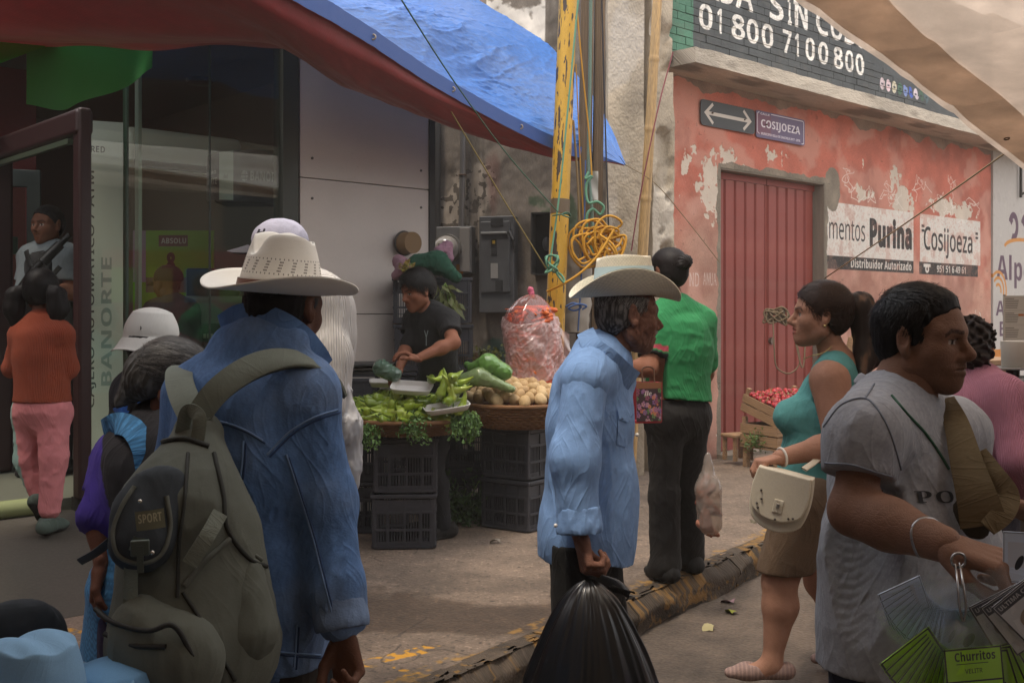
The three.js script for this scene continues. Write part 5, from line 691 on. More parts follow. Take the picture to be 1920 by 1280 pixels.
{ // chillies
  const mats = ['#8fa335', '#a0b53e', '#7b912e', '#b0c052', '#869c36'].map((c, i) => MP('#ffffff', .3, { map: mottle(c, .10, { size: 128, scale: 3, seed: i * 5 }), clearcoat: .25 })), stemM = M('#5d7a34', .7);
  const geos = [0, 1, 2, 3].map(k => { const r = RNG(k + 3), L = .105 + .05 * r(), bend = .5 + 1.2 * r(), R = .0205 + .006 * r(); return sheet(14, 16, (u, v) => { const a = u * 6.2832, t = v, rr = R * (v < .12 ? Math.sqrt(v / .12) * .92 : lerp(1, .12, Math.pow((v - .12) / .88, 1.35))) * (1 + .10 * Math.cos(a * 3 + k) + .05 * Math.sin(v * 20 + a)), th = bend * (t - .3); const cx = L * (t - .5), cy = .03 * bend * (t - .5) * (t - .5) * 2; return V(cx - rr * Math.sin(a) * Math.sin(th) * .5, cy + rr * Math.sin(a), rr * Math.cos(a)); }, [.2, .5]); });
  const stem = tube([[0, 0, 0], [-.014, .003, .002], [-.028, .010, .0]], .0035, 8, 5); const protos = [];
  for (let i = 0; i < 20; i++) { const g = thing('green_chilli', 'light green chilli pepper lying in the heaped wicker basket', 'chilli', [0, 0, 0], 0, 'green chillies heaped in the basket'), k = i % 4; mesh('flesh', geos[k], mats[i % 5], g); const s = mesh('stem', stem, stemM, g); s.position.set(geos[k].boundingBox ? 0 : -.0, 0, 0); geos[k].computeBoundingBox(); s.position.x = geos[k].boundingBox.min.x + .008; s.position.y = .012; protos.push(g); }
  const r = RNG(77); let n = 0; const put = (x, y, z, ry, rz, rx, label) => { const g = n < 20 ? protos[n] : copyOf(protos[Math.floor(r() * 20)]); n++; g.position.set(x, y, z); g.rotation.set(rx, ry, rz, 'YXZ'); g.scale.setScalar(1.0 + .35 * r()); if (label) g.userData.label = label; return g; };
  for (let i = 0; i < 220; i++) { const a = r() * 6.2832, q = Math.sqrt(r()) * .335, hh = .075 + .135 * (1 - (q / .36) ** 2), layer = i < 80 ? .6 : 1; put(bc1.x + q * Math.cos(a) - .03, bc1.y + hh * layer + .012 * r(), bc1.z + q * Math.sin(a) * .95, r() * 6.28, (r() - .5) * .5, (r() - .5) * 1.2); }
  for (let i = 0; i < 13; i++) put(P(838, 0, 6.05).x + (r() - .5) * .20, .995 + .012 * i, -6.05 + (r() - .5) * .10, r() * 6.28, (r() - .5) * .9, r() * 2, 'light green chilli piled on the foam tray');
  for (const [x, y, rz] of [[832, 705, 1.4], [845, 712, 1.9], [868, 742, 1.2]]) { const g = put(0, 0, 0, .3, rz, 0, 'light green chilli standing up from the foam tray pile'); g.position.copy(P(x, y + 14, 6.0)); }
  const foam = M('#d5d2cd', .7); const tray = (label, px, py, d, w, l, ry, rx, rz) => { const t = thing('foam_tray', label, 'tray', P(px, py, d), ry), m = mesh('shell', sheet(48, 8, (u, v) => { const a = u * 6.2832, ca = Math.cos(a), sa = Math.sin(a), k = Math.pow(Math.abs(ca), 5) + Math.pow(Math.abs(sa), 5), s = Math.pow(k, -.2), pr = [[0, 0], [.5, 0], [.80, 0], [.84, .004], [.96, .026], [1.0, .028], [1.01, .024], [.88, -.004], [0, -.006]][Math.round(v * 8)]; return V(w / 2 * s * ca * pr[0], pr[1], l / 2 * s * sa * pr[0]); }), foam, t); t.rotation.set(rx, ry, rz, 'YXZ'); return t; };
  tray('empty white foam tray lying at the back left of the chilli heap', 722, 722, 6.35, .19, .13, .15, .12, -.03); tray('empty white foam tray tilted in front on the chilli heap', 772, 731, 6.1, .24, .14, -.12, .34, -.06); tray('white foam tray loaded with chillies at the right of the heap', 838, 768, 6.02, .26, .17, .25, .12, .14);
}
{ // potatoes
  const r = RNG(41), geos = [0, 1, 2, 3, 4].map(k => { const g = new THREE.SphereGeometry(1, 18, 14), p = g.attributes.position; for (let i = 0; i < p.count; i++) { const v = V(p.getX(i), p.getY(i), p.getZ(i)), s = 1 + .22 * (fbm(v.x * 1.3 + k * 7, v.y * 1.3, v.z * 1.3) - .5) - .03 * sstep(.72, .8, noise(v.x * 5 + k, v.y * 5, v.z * 5)); p.setXYZ(i, v.x * s * 1.22, v.y * s * .9, v.z * s); } g.computeVertexNormals(); return g; });
  const mats = ['#b99a6d', '#c4a87d', '#ae8f66'].map((c, i) => M('#ffffff', .75, { map: mottle(c, .14, { size: 256, scale: 5, seed: i * 9, speck: .05 }), bumpMap: grainA, bumpScale: .001 }));
  const N = 88; for (let i = 0; i < N; i++) { const a = i * 2.39996, q = Math.sqrt((i + .5) / N) * .31, s = .030 + .013 * r(), top = .135 + .12 * (1 - (q / .36) ** 2); const m = tagged('potato', geos[i % 5], mats[i % 3], 'pale brown potato in the round wicker basket', 'potato', 'potatoes in the basket'); m.position.set(bc2.x + q * Math.cos(a), bc2.y + top + .010 * r(), bc2.z + q * Math.sin(a)); m.rotation.set(r() * 6, r() * 6, r() * 6); m.scale.setScalar(s); }
}
{ // carrot sack
  const c = P(998, 0, 6.95), y0 = .788, sack = thing('carrot_sack', 'tall pink net sack of carrots wrapped in clear film beside the yellow pole', 'sack', [c.x, y0, c.z]);
  const prof = v => .165 * (v < .1 ? .85 + 1.5 * v : v < .68 ? 1 + .05 * Math.sin(v * 13) : Math.max(.10, 1.02 * Math.pow(Math.max(0, 1 - Math.pow((v - .68) / .325, 2.2)), .62))), H = .83;
  const skin = (o, u, v) => { const a = u * 6.2832, r = prof(v) + o + .032 * (fbm(Math.cos(a) * 2 + 4, v * 5, Math.sin(a) * 2) - .5) * 2 + .008 * Math.pow(1 - Math.abs(2 * fbm(Math.cos(a) * 4, v * 10 + 3, Math.sin(a) * 4) - 1), 5); return V(r * Math.cos(a) + .02 * Math.sin(v * 6), v * H, r * Math.sin(a)); };
  const net = MP(col(.94, .60, .55), .12, { transmission: .88, thickness: 0 }), film = MP(col(.92, .74, .71), .28, { transmission: .70, thickness: 0 });
  mesh('pink_net', sheet(72, 60, (u, v) => skin(.002, u, v)), net, sack); mesh('clear_film', sheet(200, 90, (u, v) => skin(.008 + .006 * Math.pow(1 - Math.abs(2 * fbm(u * 14, v * 9 + u * 20, 5, 3) - 1), 4) + .003 * Math.pow(1 - Math.abs(2 * fbm(u * 40, v * 22, 9, 2) - 1), 4), u, lerp(.34, .80, v) + .03 * Math.sin(u * 12.6 + 1)).add(V(u > .9 ? 0 : 0, 0, 0))), film, sack); mesh('film_tail', sheet(14, 20, (u, v) => { const p = skin(.012 + .07 * u, .97 + .0 * u, lerp(.45, .75, v) - .06 * u); p.z += .02 * Math.sin(v * 9 + u * 4); return p; }), film, sack); mesh('gathered_neck', field([Cn([0, H - .01, 0], [-.01, H + .03, 0], .014, .020, .01)], .005, { disp: folds(3, .012, 30) }), M('#c9607a', .6), sack);
  const r = RNG(55), cg = [0, 1].map(k => sheet(10, 12, (u, v) => { const a = u * 6.2832, rr = .017 * (v < .06 ? Math.sqrt(v / .06) : lerp(1, .16, Math.pow(v, 1.2))) * (1 + .05 * Math.sin(v * 50)); return V(rr * Math.cos(a) + .008 * Math.sin(v * 3 + k), (v - .5) * .17, rr * Math.sin(a)); }, [.2, .6])), cm = ['#c8601f', '#bd5318', '#d1702c'].map((q, i) => M('#ffffff', .55, { map: mottle(q, .14, { size: 128, scale: 4, seed: i }) }));
  for (let i = 0; i < 190; i++) { const a = r() * 6.2832, v = i < 110 ? .04 + .40 * r() : .42 + .40 * r(), rad = Math.max(.02, prof(v) - .020 - .010 * r()), m = tagged('carrot', cg[i % 2], cm[i % 3], 'orange carrot packed inside the pink net sack', 'carrot', 'carrots in the sack'); m.position.set(c.x + rad * Math.cos(a), y0 + v * H, c.z + rad * Math.sin(a)); m.rotation.set(0, -a, 0); m.rotateX(v > .7 ? 1.2 + r() : (r() - .5) * 1.3 + (r() > .6 ? 1.2 : 0)); }
  for (let i = 0; i < 26; i++) { const m = tagged('carrot', cg[i % 2], cm[i % 3], 'orange carrot poking out at the top of the sack', 'carrot', 'carrots at the sack mouth'); const qa = i * 2.4, qr = .10 * Math.sqrt((i + .5) / 26); m.position.set(c.x + qr * Math.cos(qa), y0 + H * (.84 + .05 * r()), c.z + qr * Math.sin(qa)); m.rotation.set(0, r() * 6.28, 1.3 + .5 * r()); }
}
// leafy bunches: many small leaf faces on thin stems, all of one bunch in one part
function leafGeo(n, fn, size, seed, lobed = true) {
  const r = RNG(seed), pos = [], nor = [], idx = [], col_ = []; const V1 = V(), V2 = V();
  for (let i = 0; i < n; i++) { const { p, d, c } = fn(r, i), a = d.clone().normalize(), b = V(r() - .5, r() - .5, r() - .5).cross(a).normalize(), s = size * (.6 + .8 * r()), nn = b.clone().cross(a), k = pos.length / 3; const pts = lobed ? [[0, 0], [.35, .45], [.15, .55], [.45, .95], [0, 1.25], [-.45, .95], [-.15, .55], [-.35, .45]] : [[0, 0], [.25, .5], [0, 1.3], [-.25, .5]]; for (const [x, y] of pts) { const q = p.clone().addScaledVector(b, x * s).addScaledVector(a, y * s).addScaledVector(nn, .25 * s * (x * x + .3 * y * y)); pos.push(q.x, q.y, q.z); nor.push(nn.x, nn.y, nn.z); const kk = .65 + .7 * r(); col_.push(c[0] * kk, c[1] * kk, c[2] * kk); } for (let q = 1; q < pts.length - 1; q++) idx.push(k, k + q, k + q + 1); }
  const g = new THREE.BufferGeometry(); g.setAttribute('position', new THREE.Float32BufferAttribute(pos, 3)); g.setAttribute('normal', new THREE.Float32BufferAttribute(nor, 3)); g.setAttribute('color', new THREE.Float32BufferAttribute(col_, 3)); g.setIndex(idx); return g;
}
const LEAF = new THREE.MeshPhysicalMaterial({ color: 0xffffff, vertexColors: true, roughness: .6, transmission: .25, thickness: 0, side: THREE.DoubleSide });
function bunch(label, cat, root, dir, len, spread, n, size, c, seed, name = 'herb_bunch', lobed = true) {
  const g = thing(name, label, cat, root), r0 = RNG(seed + 500), stems = []; for (let i = 0; i < 12; i++) { const e = vv(dir).clone().multiplyScalar(len * (.6 + .4 * r0())).add(V((r0() - .5) * spread, (r0() - .5) * spread, (r0() - .5) * spread)); stems.push(e); }
  mesh('stems', stems.map(e => tube([[0, 0, 0], e.clone().multiplyScalar(.5).add(V(0, .01, 0)), e], .0022, 6, 4)), M('#6f8a3c', .7), g).userData.kind = 'stuff';
  mesh('leaves', leafGeo(n, (r) => { const e = stems[Math.floor(r() * 12)], t = .25 + .75 * r(), p = e.clone().multiplyScalar(t).add(V((r() - .5) * spread * .5, (r() - .5) * spread * .4, (r() - .5) * spread * .5)); return { p, d: V(r() - .5, r() * .6 - .3, r() - .5).add(vv(dir).clone().multiplyScalar(.5)), c }; }, size, seed, lobed), LEAF, g).userData.kind = 'stuff'; return g;
}
bunch('leafy coriander bunch spilling over the right rim of the chilli basket', 'herbs', P(862, 765, 6.05), [.12, -.9, .2], .17, .13, 600, .016, [.12, .24, .05], 3); bunch('coriander leaves along the front left rim of the chilli basket', 'herbs', P(692, 796, 5.98), [.1, -.9, .3], .08, .16, 500, .014, [.13, .26, .055], 5); bunch('coriander fringe at the front of the chilli basket', 'herbs', P(760, 800, 5.92), [.6, -.2, .3], .12, .16, 420, .014, [.13, .25, .055], 7); bunch('coriander bunch drooping between chilli and potato baskets', 'herbs', P(886, 770, 6.1), [-.05, -1, .1], .15, .09, 420, .015, [.11, .22, .045], 9);
bunch('dark green leafy pile on the pavement between the crate stacks', 'greens', P(858, 930, 6.85).setY(.17), [0, .6, 0], .22, .42, 900, .035, [.05, .11, .03], 11, 'greens_pile', false); bunch('yellow green leaves on the herb crate', 'greens', P(912, 655, 7.3).setY(1.13), [.2, .5, .1], .14, .22, 420, .022, [.16, .17, .03], 13, 'greens_pile'); bunch('pale corn leaves hanging from the tall crate stack', 'greens', P(835, 530, 6.95), [.15, -.9, .1], .20, .16, 70, .07, [.16, .18, .06], 15, 'leaf_bunch', false); bunch('small yellow blossoms on top of the tall crate stack', 'flowers', P(757, 503, 6.9), [.3, .2, .3], .07, .10, 60, .02, [.42, .30, .06], 17, 'blossoms');
{ const g = thing('root_heap', 'tangled heap of tan roots on the herb crate', 'roots', P(880, 655, 7.25).setY(1.12)), r = RNG(8); const t = []; for (let i = 0; i < 90; i++) { const a = [(r() - .5) * .2, r() * .05, (r() - .5) * .15]; t.push(tube([a, [a[0] + (r() - .5) * .1, .03 + r() * .09, a[2] + (r() - .5) * .1], [a[0] + (r() - .5) * .16, r() * .1, a[2] + (r() - .5) * .14]], .002 + .002 * r(), 8, 4)); } mesh('roots', t, M('#7d6244', .9), g).userData.kind = 'stuff'; }
{ // bagged vegetables
  const b = (label, prims, c, mat, dsp = .008) => { const o = prims[0].a, g = thing('bagged_vegetables', label, 'bag', o); mesh('bag', boxUV(field(prims.map(p => ({ ...p, a: p.a.map((x, i) => x - o[i]), b: p.b.map((x, i) => x - o[i]) })), .007, { disp: folds(o[0] * 50, dsp, 18, [1, 1, 1]), color: dye(c, .25, 4, 22) })), mat, g); };
  const gloss = new THREE.MeshPhysicalMaterial({ color: 0xffffff, vertexColors: true, roughness: .28, clearcoat: .5, clearcoatRoughness: .25, side: THREE.DoubleSide }), cl = new THREE.MeshPhysicalMaterial({ color: 0xffffff, vertexColors: true, roughness: .25, transmission: .25, thickness: 0, clearcoat: .5, side: THREE.DoubleSide });
  b('glossy green plastic bag of squash on top of the potato basket', [Cn(P(885, 690, 6.5), P(915, 682, 6.45), .03, .055, .03), Cn(P(915, 682, 6.45), P(945, 698, 6.45), .055, .05, .03), Cn(P(890, 694, 6.5), P(876, 684, 6.55), .028, .02, .02)], '#5f8a40', gloss, .012); b('clear bag of pale green stalks lying on the potatoes', [Cn(P(855, 716, 6.42), P(900, 706, 6.4), .04, .05, .03), Cn(P(900, 706, 6.4), P(960, 730, 6.4), .045, .02, .03)], '#8a9f6a', cl, .012);
  b('dark green net sack slumped over the tall crate stack', [Cn(P(785, 497, 7.05), P(820, 492, 7.0), .075, .07, .04), Cn(P(820, 492, 7.0), P(855, 520, 6.98), .065, .035, .04)], '#1f4a38', TWILL, .014); b('pink net sack on top left of the tall crate stack', [Cn(P(758, 500, 7.0), P(748, 490, 7.05), .05, .045, .03), Cn(P(752, 510, 6.98), P(742, 516, 7.0), .04, .03, .03)], '#8a6872', TWILL, .014); b('crumpled pink net tied above the green net sack', [Cn(P(822, 470, 7.2), P(838, 462, 7.25), .03, .032, .03), Cn(P(838, 462, 7.25), P(845, 485, 7.2), .032, .022, .03)], '#947080', TWILL, .016);
  b('clear plastic bag of herbs by the hands of the black T-shirt', [Cn(P(715, 690, 6.2), P(740, 702, 6.15), .05, .04, .03)], '#5d7a66', cl, .016);
  const tr = thing('stacked_trays', 'dark flat trays stacked on the left crates', 'trays', P(655, 0, 6.7).setY(1.11)); for (let i = 0; i < 3; i++) mesh('tray', rbox(.42, .018, .36, .006, .03 * i, .02 + .025 * i, .02 * i, .1 + .12 * i), M(['#3c3b3a', '#55524e', '#2b2a2a'][i], .5), tr);
}
// ---------- electrical fittings on the old wall ----------
{
  const gm = M('#ffffff', .5, { metalness: .2, map: mottle('#6d6d6e', .12, { scale: 4, seed: 31 }) }), g2 = M('#ffffff', .5, { metalness: .2, map: mottle('#56575a', .12, { scale: 4, seed: 33 }) }), s = 9.2 / FOC, place = (px, py) => OW(px, py, .0);
  const mb = thing('meter_box', 'grey electric meter box with round glass meter on the old wall', 'meter', place(860, 470), OWT); mesh('cabinet', rbox(70 * s, 88 * s, .12, .008, 0, 0, .08), gm, mb); mesh('door_panel', rbox(20 * s, 82 * s, .012, .004, 22 * s, 0, .145), M('#8a8683', .45, { metalness: .2 }), mb); mesh('meter_ring', new THREE.CylinderGeometry(.125, .13, .05, 32).rotateX(Math.PI / 2).translate(-12 * s, 2 * s, .16), M('#7d7a76', .4, { metalness: .5 }), mb); mesh('meter_glass', new THREE.SphereGeometry(.112, 28, 14, 0, 6.3, 0, 1.57).rotateX(Math.PI / 2).scale(1, 1, .9).translate(-12 * s, 2 * s, .185), M('#8d8883', .18), mb); mesh('dial', box(.08, .04, .01, -12 * s, 6 * s, .28), M('#4a4642', .5), mb); mesh('tag', box(.06, .08, .006, 12 * s, -36 * s, .146), M('#8a5a20', .6), mb);
  const bx = thing('breaker_box', 'tall dark grey breaker cabinet with side lever on the old wall', 'breaker box', place(940, 497), OWT); mesh('cabinet', rbox(68 * s, 180 * s, .13, .008, 0, 0, .09), g2, bx); mesh('cover', rbox(56 * s, 132 * s, .02, .006, -2 * s, 14 * s, .162), g2, bx); mesh('top_lip', rbox(50 * s, 4 * s, .03, .004, -4 * s, 58 * s, .175), M('#8c8d8e', .4, { metalness: .3 }), bx); for (const [x, y, w, h, c] of [[2, 78, 24, 14, '#2a2a2c'], [-4, 40, 10, 13, '#26241e'], [-4, 24, 10, 13, '#2a2a2c'], [-3, -12, 14, 28, '#8f8d8b'], [6, -40, 14, 20, '#2c2c2e']]) mesh('plate', box(w * s, h * s, .004, x * s, y * s, .1755), M(c, .6), bx); mesh('window', box(5 * s, 6 * s, .004, -4 * s, 41 * s, .179), M('#a3862e', .5), bx); mesh('lever', [rod([26 * s, 60 * s, .19], [36 * s, 44 * s, .22], .018, .014), rod([36 * s, 44 * s, .22], [37 * s, 20 * s, .21], .012)], M('#3c3c3e', .4, { metalness: .5 }), bx);
  const nb = thing('niche_box', 'open dark metal box in the old wall behind the yellow pole', 'box', place(1022, 458), OWT); mesh('shell', [box(36 * s, .012, .16, 0, 56 * s, .08), box(36 * s, .012, .16, 0, -56 * s, .08), box(.012, 112 * s, .16, -18 * s, 0, .08), box(.012, 112 * s, .16, 18 * s, 0, .08), box(36 * s, 112 * s, .012, 0, 0, .012)], M('#35322f', .8), nb); mesh('insulator', new THREE.SphereGeometry(.05, 16, 12).scale(.7, 1.2, .6).translate(6 * s, 0, .07), M('#5a5a5c', .3), nb);
  const pipe = thing('conduit_pipe', 'grey steel conduit running up from the meter box', 'pipe'); mesh('pipe', rod(OW(866, 426, .09), OW(871, 150, .06), .026, .026, 16), M('#7d7a78', .4, { metalness: .6 }), pipe); mesh('clamp', new THREE.TorusGeometry(.03, .006, 6, 16).rotateX(1.57).translate(...OW(868, 330, .08).toArray()), NAT.rust, pipe);
  const dp = thing('drain_pipe', 'dark vertical drain pipe beside the white cladding', 'pipe'); mesh('pipe', rod(OW(820, 150, .05).setY(3.4), OW(818, 700, .05).setY(.15), .035, .035, 14), M('#3a3837', .5), dp);
  const cap = thing('round_cover', 'round brown meter cover standing out from the white cladding', 'cover', fw(-2.77, 2.02, .02), TH); cap.position.copy(P(758, 456, 7.36)); mesh('drum', new THREE.CylinderGeometry(.074, .078, .10, 28).rotateX(Math.PI / 2).translate(0, 0, .05), M('#7d6242', .7), cap); mesh('flange', new THREE.TorusGeometry(.078, .010, 8, 30), M('#3a3430', .6), cap);
}
console.log('stall ok');
// ---------- people ----------
const stitch = (d, w = .0035) => sstep(w, w * .4, Math.abs(d));
{ // man in denim jacket, seen from behind
  const who = person('person in blue denim jacket and cream western hat seen from behind', 470, 2.4, 2.84), L = toLocal(who);
  const R = rig({ shR: L(574, 736, 2.42), shL: L(370, 742, 2.54), elR: L(612, 940, 2.40), wrR: L(640, 1165, 2.33), elL: L(320, 940, 2.60), wrL: L(330, 1130, 2.48), hpL: L(405, 1150, 2.50), hpR: L(515, 1150, 2.44), knL: [.09, .44, .0], knR: [-.09, .44, .02], anL: [.09, .075, -.02], anR: [-.09, .075, -.02], neck: L(502, 632, 2.50), head: L(533, 578, 2.55) }, { wid: .98, dep: 1.05, back: .01 });
  const hm = headMatrix(R.J, -.12, .12, 0, 1.0), w = R.J.wrR, hd = L(652, 1250, 2.30).sub(w);
  bodyMesh(who, R, { skin: '#664637', head: { cell: .005 }, hm, hands: [handPrims(w.clone().addScaledVector(hd, .35), hd, L(600, 1200, 2.25).sub(w), 1, .7)] });
  mesh('hair', hairGeo({ col: '#15110f', lift: .004, cell: .005, clip: (x, y, z, a) => Math.max(a, y - .022) }).applyMatrix4(hm), HAIR, who);
  strands(who, hm, { n: 2600, len: .035, lift: .007, flow: p => V(0, -1, -.3), keep: inHair(.012, .03), seed: 3 });
  const c = hex('#5b7fb2'), inv = new THREE.Matrix4().makeBasis(R.X, R.Y, R.Z).setPosition(R.P0).invert(), v = V(0, 0, 0), fo = folds(3, .011, 8), hemY = .70;
  const tl = (x, y, z) => v.set(x, y, z).applyMatrix4(inv); const armDir = R.J.elR.clone().sub(R.J.shR).normalize();
  const seam = (x, y, z) => { const p = tl(x, y, z), inArm = x < R.J.shR.x - .015 && y < R.J.shR.y + .02; let s = 0; if (!inArm) { s = Math.max(stitch(p.y - .345 - .25 * Math.max(0, .05 - Math.abs(p.x)) * 0, .004), stitch(p.x - .075 - .02 * p.y), stitch(p.x + .075 + .02 * p.y), stitch(p.y + .11) , stitch(p.x)* (p.y < .345 ? .0 : 0)); } const ar = p.x + .175 - .10 * (p.y - .36); if (p.y > .2 && p.z < .05) s = Math.max(s, stitch(ar)); if (inArm) { const d = stitch((z - R.J.elR.z) * .9 + .01 - (x - R.J.elR.x) * .5 + (y - R.J.elR.y) * .10); s = Math.max(s, d * .9); } return s; };
  const col0 = (x, y, z) => { const f = fbm(x * 9, y * 7, z * 9, 4), g = noise(x * 230, y * 90, z * 230), sm = seam(x, y, z), k = .82 + .5 * (f - .5) + .35 * (g - .5), fd = sstep(.5, .75, fbm(x * 5 + 7, y * 5, z * 5)) * .45 + sm * .0; return [lerp(c.r * k, .36, fd * .5), lerp(c.g * k, .44, fd * .5), lerp(c.b * k, .58, fd * .45)]; };
  const cuff = R.J.wrR.clone().lerp(R.J.elR, .05), cuff2 = R.J.wrR.clone().lerp(R.J.elR, .30);
  cloth(who, 'denim_jacket', [...grow(R.torso, .026), ...grow(R.sh, .012), Cn(R.at(-.01, -.30, 0), R.at(0, .12, 0), .175, .168, .05, { w: R.Z.toArray(), s: .76 }), Cn(R.J.hpR.clone().add(V(0, -.25, 0)), R.J.hpR.clone().add(V(0, .12, 0)), .112, .110, .05), Cn(R.J.hpL.clone().add(V(0, -.25, 0)), R.J.hpL.clone().add(V(0, .12, 0)), .112, .110, .05), Cn(R.J.shR, R.J.elR, .064, .060, .05), Cn(R.J.elR, cuff2, .060, .056, .04), Cn(cuff2, cuff, .057, .053, .03), Cn(R.J.shL, R.J.elL, .068, .064, .05), Cn(R.J.elL, R.J.wrL, .064, .055, .04), Cn(L(430, 640, 2.52), L(560, 640, 2.44), .036, .034, .04)], .006, { disp: (x, y, z) => fo(x, y, z) * (.7 + .9 * sstep(1.15, .8, y)) , clip: (x, y, z) => hemY + .0 * x - y, color: col0 }, TWILL);
  // turned collar: a band round the neck
  const cp = [[418, 612, 2.54], [455, 592, 2.49], [510, 600, 2.44], [560, 630, 2.42], [592, 668, 2.42], [606, 690, 2.44]].map(a => L(...a)); mesh('collar', paint(ribbon(cp, .058, [L(440, 600, 2.2).sub(L(440, 640, 2.52)), L(520, 560, 2.2).sub(L(520, 620, 2.5)), L(640, 620, 2.3).sub(L(560, 680, 2.5))], .006), (x, y, z) => { const k = .85 + .4 * (fbm(x * 30, y * 30, z * 30) - .5); return [c.r * k, c.g * k, c.b * k]; }), TWILL, who);
  // turned-back cuff showing pale underside
  const cd = R.J.wrR.clone().sub(R.J.elR).normalize(), pc = hex('#7f97bb'); cloth(who, 'cuff', [Cn(cuff.clone().addScaledVector(cd, -.055), cuff.clone().addScaledVector(cd, .01), .058, .061, .01)], .006, { disp: folds(9, .007, 14), clip: (x, y, z) => { const q = V(x, y, z).sub(cuff); return Math.max(q.dot(cd) - .03, -q.dot(cd) - .075); }, color: (x, y, z) => { const k = .8 + .5 * (fbm(x * 30, y * 30, z * 30) - .5); return [pc.r * k, pc.g * k, pc.b * k]; } }, TWILL);
  cloth(who, 'hem_band', [Cn(R.at(-.01, -.185, 0), R.at(-.01, -.12, 0), .180, .180, .02, { w: R.Z.toArray(), s: .77 })], .008, { clip: (x, y) => Math.max(hemY - .01 - y, y - hemY - .05), color: col0 }, TWILL);
  cloth(who, 'trousers', [...grow([...R.Lg.L, ...R.Lg.R], .02), ...grow(R.torso.slice(0, 1), .012)], .012, { disp: folds(4, .01, 8), clip: (x, y) => Math.max(.06 - y, y - .76), color: dye('#2f2a26', .15) });
  for (const a of [R.J.anL, R.J.anR]) shoe(who, a, { col: '#2b211b' });
  const dots = canvasTex(1024, 512, (x, w, h) => { x.fillStyle = '#e4ded2'; x.fillRect(0, 0, w, h); const r = RNG(2); for (let i = 0; i < 900; i++) { x.fillStyle = `rgba(150,135,115,${.10 * r()})`; x.fillRect(r() * w, r() * h, 3 + r() * 40, 1.5); } x.fillStyle = '#4a3f36'; const N = 56; for (let k = 0; k < 18; k++) for (let rr = 0; rr < 6; rr++) for (let q = 0; q < 3; q++) { const u = (k + (rr === 0 || rr === 5 ? q / 3 : .35 + rr * .06 + q * .1)) / 18; x.beginPath(); x.ellipse(u * w, h * ((20.0 + rr * .72) / 55), 2.2, 1.9, 0, 0, 7); x.fill(); } });
  const H = hatGeo({ rx: .092, rz: .104, h: .132, taper: .70, bx: .178, bz: .19, curl: .045, dent: .050, bulge: .0 }); { const uv = H.attributes.uv; for (let i = 0; i < uv.count; i++) uv.setXY(i, uv.getX(i) / .9, 1 - uv.getY(i) / (56 * .012)); }
  const hat = mesh('hat', H, M('#ffffff', .7, { map: dots, bumpMap: weave, bumpScale: .0008 }), who), band = mesh('hat_band', new THREE.CylinderGeometry(.0935, .0965, .022, 60, 1, true).scale(1, 1, 1.13).translate(0, .014, 0), M('#6b4638', .5), hat);
  const hq = hm.clone().multiply(new THREE.Matrix4().makeTranslation(0, .030, -.005)); hq.decompose(hat.position, hat.quaternion, hat.scale); hat.position.copy(L(526, 545, 2.55)); hat.quaternion.setFromEuler(new THREE.Euler(.03, -.5, .09, 'YXZ'));
  { const jk = who.children.find(q => q.name === 'denim_jacket'), sm = M('#6f8ab0', .9), sd = M('#31486e', .9); for (const l of [[[392, 786], [430, 795], [462, 808], [492, 826]], [[632, 768], [590, 782], [545, 808], [500, 852]], [[536, 852], [556, 910], [580, 985], [600, 1060], [622, 1150]], [[456, 826], [452, 880], [442, 940], [436, 1000]], [[555, 1170], [553, 1210], [550, 1250]], [[498, 1218], [540, 1224], [600, 1228]]]) { seamOn(who, jk, l, .0028, sm, 'seam', jk); seamOn(who, jk, l.map(([a, b]) => [a + 5, b + 5]), .0022, sd, 'seam', jk); } }
  // his backpack
  const pk = thing('backpack', 'worn olive grey backpack with flap, buckle and pockets hanging on the denim jacket', 'backpack', who.position.toArray(), 2.84), c2 = hex('#666a60'), pf = folds(21, .008, 8, [1, .5, 1]);
  const PACK = fabric({ bump: twillBump, bs: .002 }), pcol = (x, y, z) => { const k = .85 + .4 * (fbm(x * 7, y * 7, z * 7, 4) - .5) + .06 * (noise(x * 200, y * 200, z * 200) - .5); return [c2.r * k, c2.g * k, c2.b * k]; }, seat = (...a) => L(...a);
  cloth(pk, 'pack_body', [Cn(seat(372, 815, 2.27), seat(345, 960, 2.20), .052, .115, .06), Cn(seat(345, 960, 2.20), seat(348, 1180, 2.16), .120, .148, .06), Cn(seat(400, 1020, 2.2), seat(415, 1200, 2.2), .09, .115, .06), Cn(seat(330, 1240, 2.14), seat(390, 1250, 2.18), .115, .115, .06)], .0075, { disp: pf, clip: (x, y) => .52 - y, color: pcol }, PACK);
  cloth(pk, 'front_pocket', [Cn(seat(265, 1175, 2.03), seat(345, 1215, 2.03), .058, .064, .05), Cn(seat(270, 1235, 2.02), seat(350, 1265, 2.03), .055, .062, .05)], .007, { disp: folds(31, .008, 14), color: pcol }, PACK);
  cloth(pk, 'side_pocket', [Cn(seat(445, 1080, 2.16), seat(452, 1180, 2.15), .052, .075, .05)], .0075, { disp: folds(41, .008, 12), color: pcol }, PACK);
  cloth(pk, 'flap', [Cn(seat(300, 930, 2.095), seat(275, 1015, 2.045), .060, .052, .04, { w: L(300, 900, 2).sub(L(300, 900, 2.3)).normalize().toArray(), s: .5 }), Cn(seat(250, 960, 2.08), seat(250, 1020, 2.05), .04, .04, .04)], .0065, { disp: folds(51, .006, 16), color: (x, y, z) => { const k = .7 + .5 * (fbm(x * 14, y * 14, z * 14) - .5); return [.045 * k, .056 * k, .066 * k]; } }, PACK);
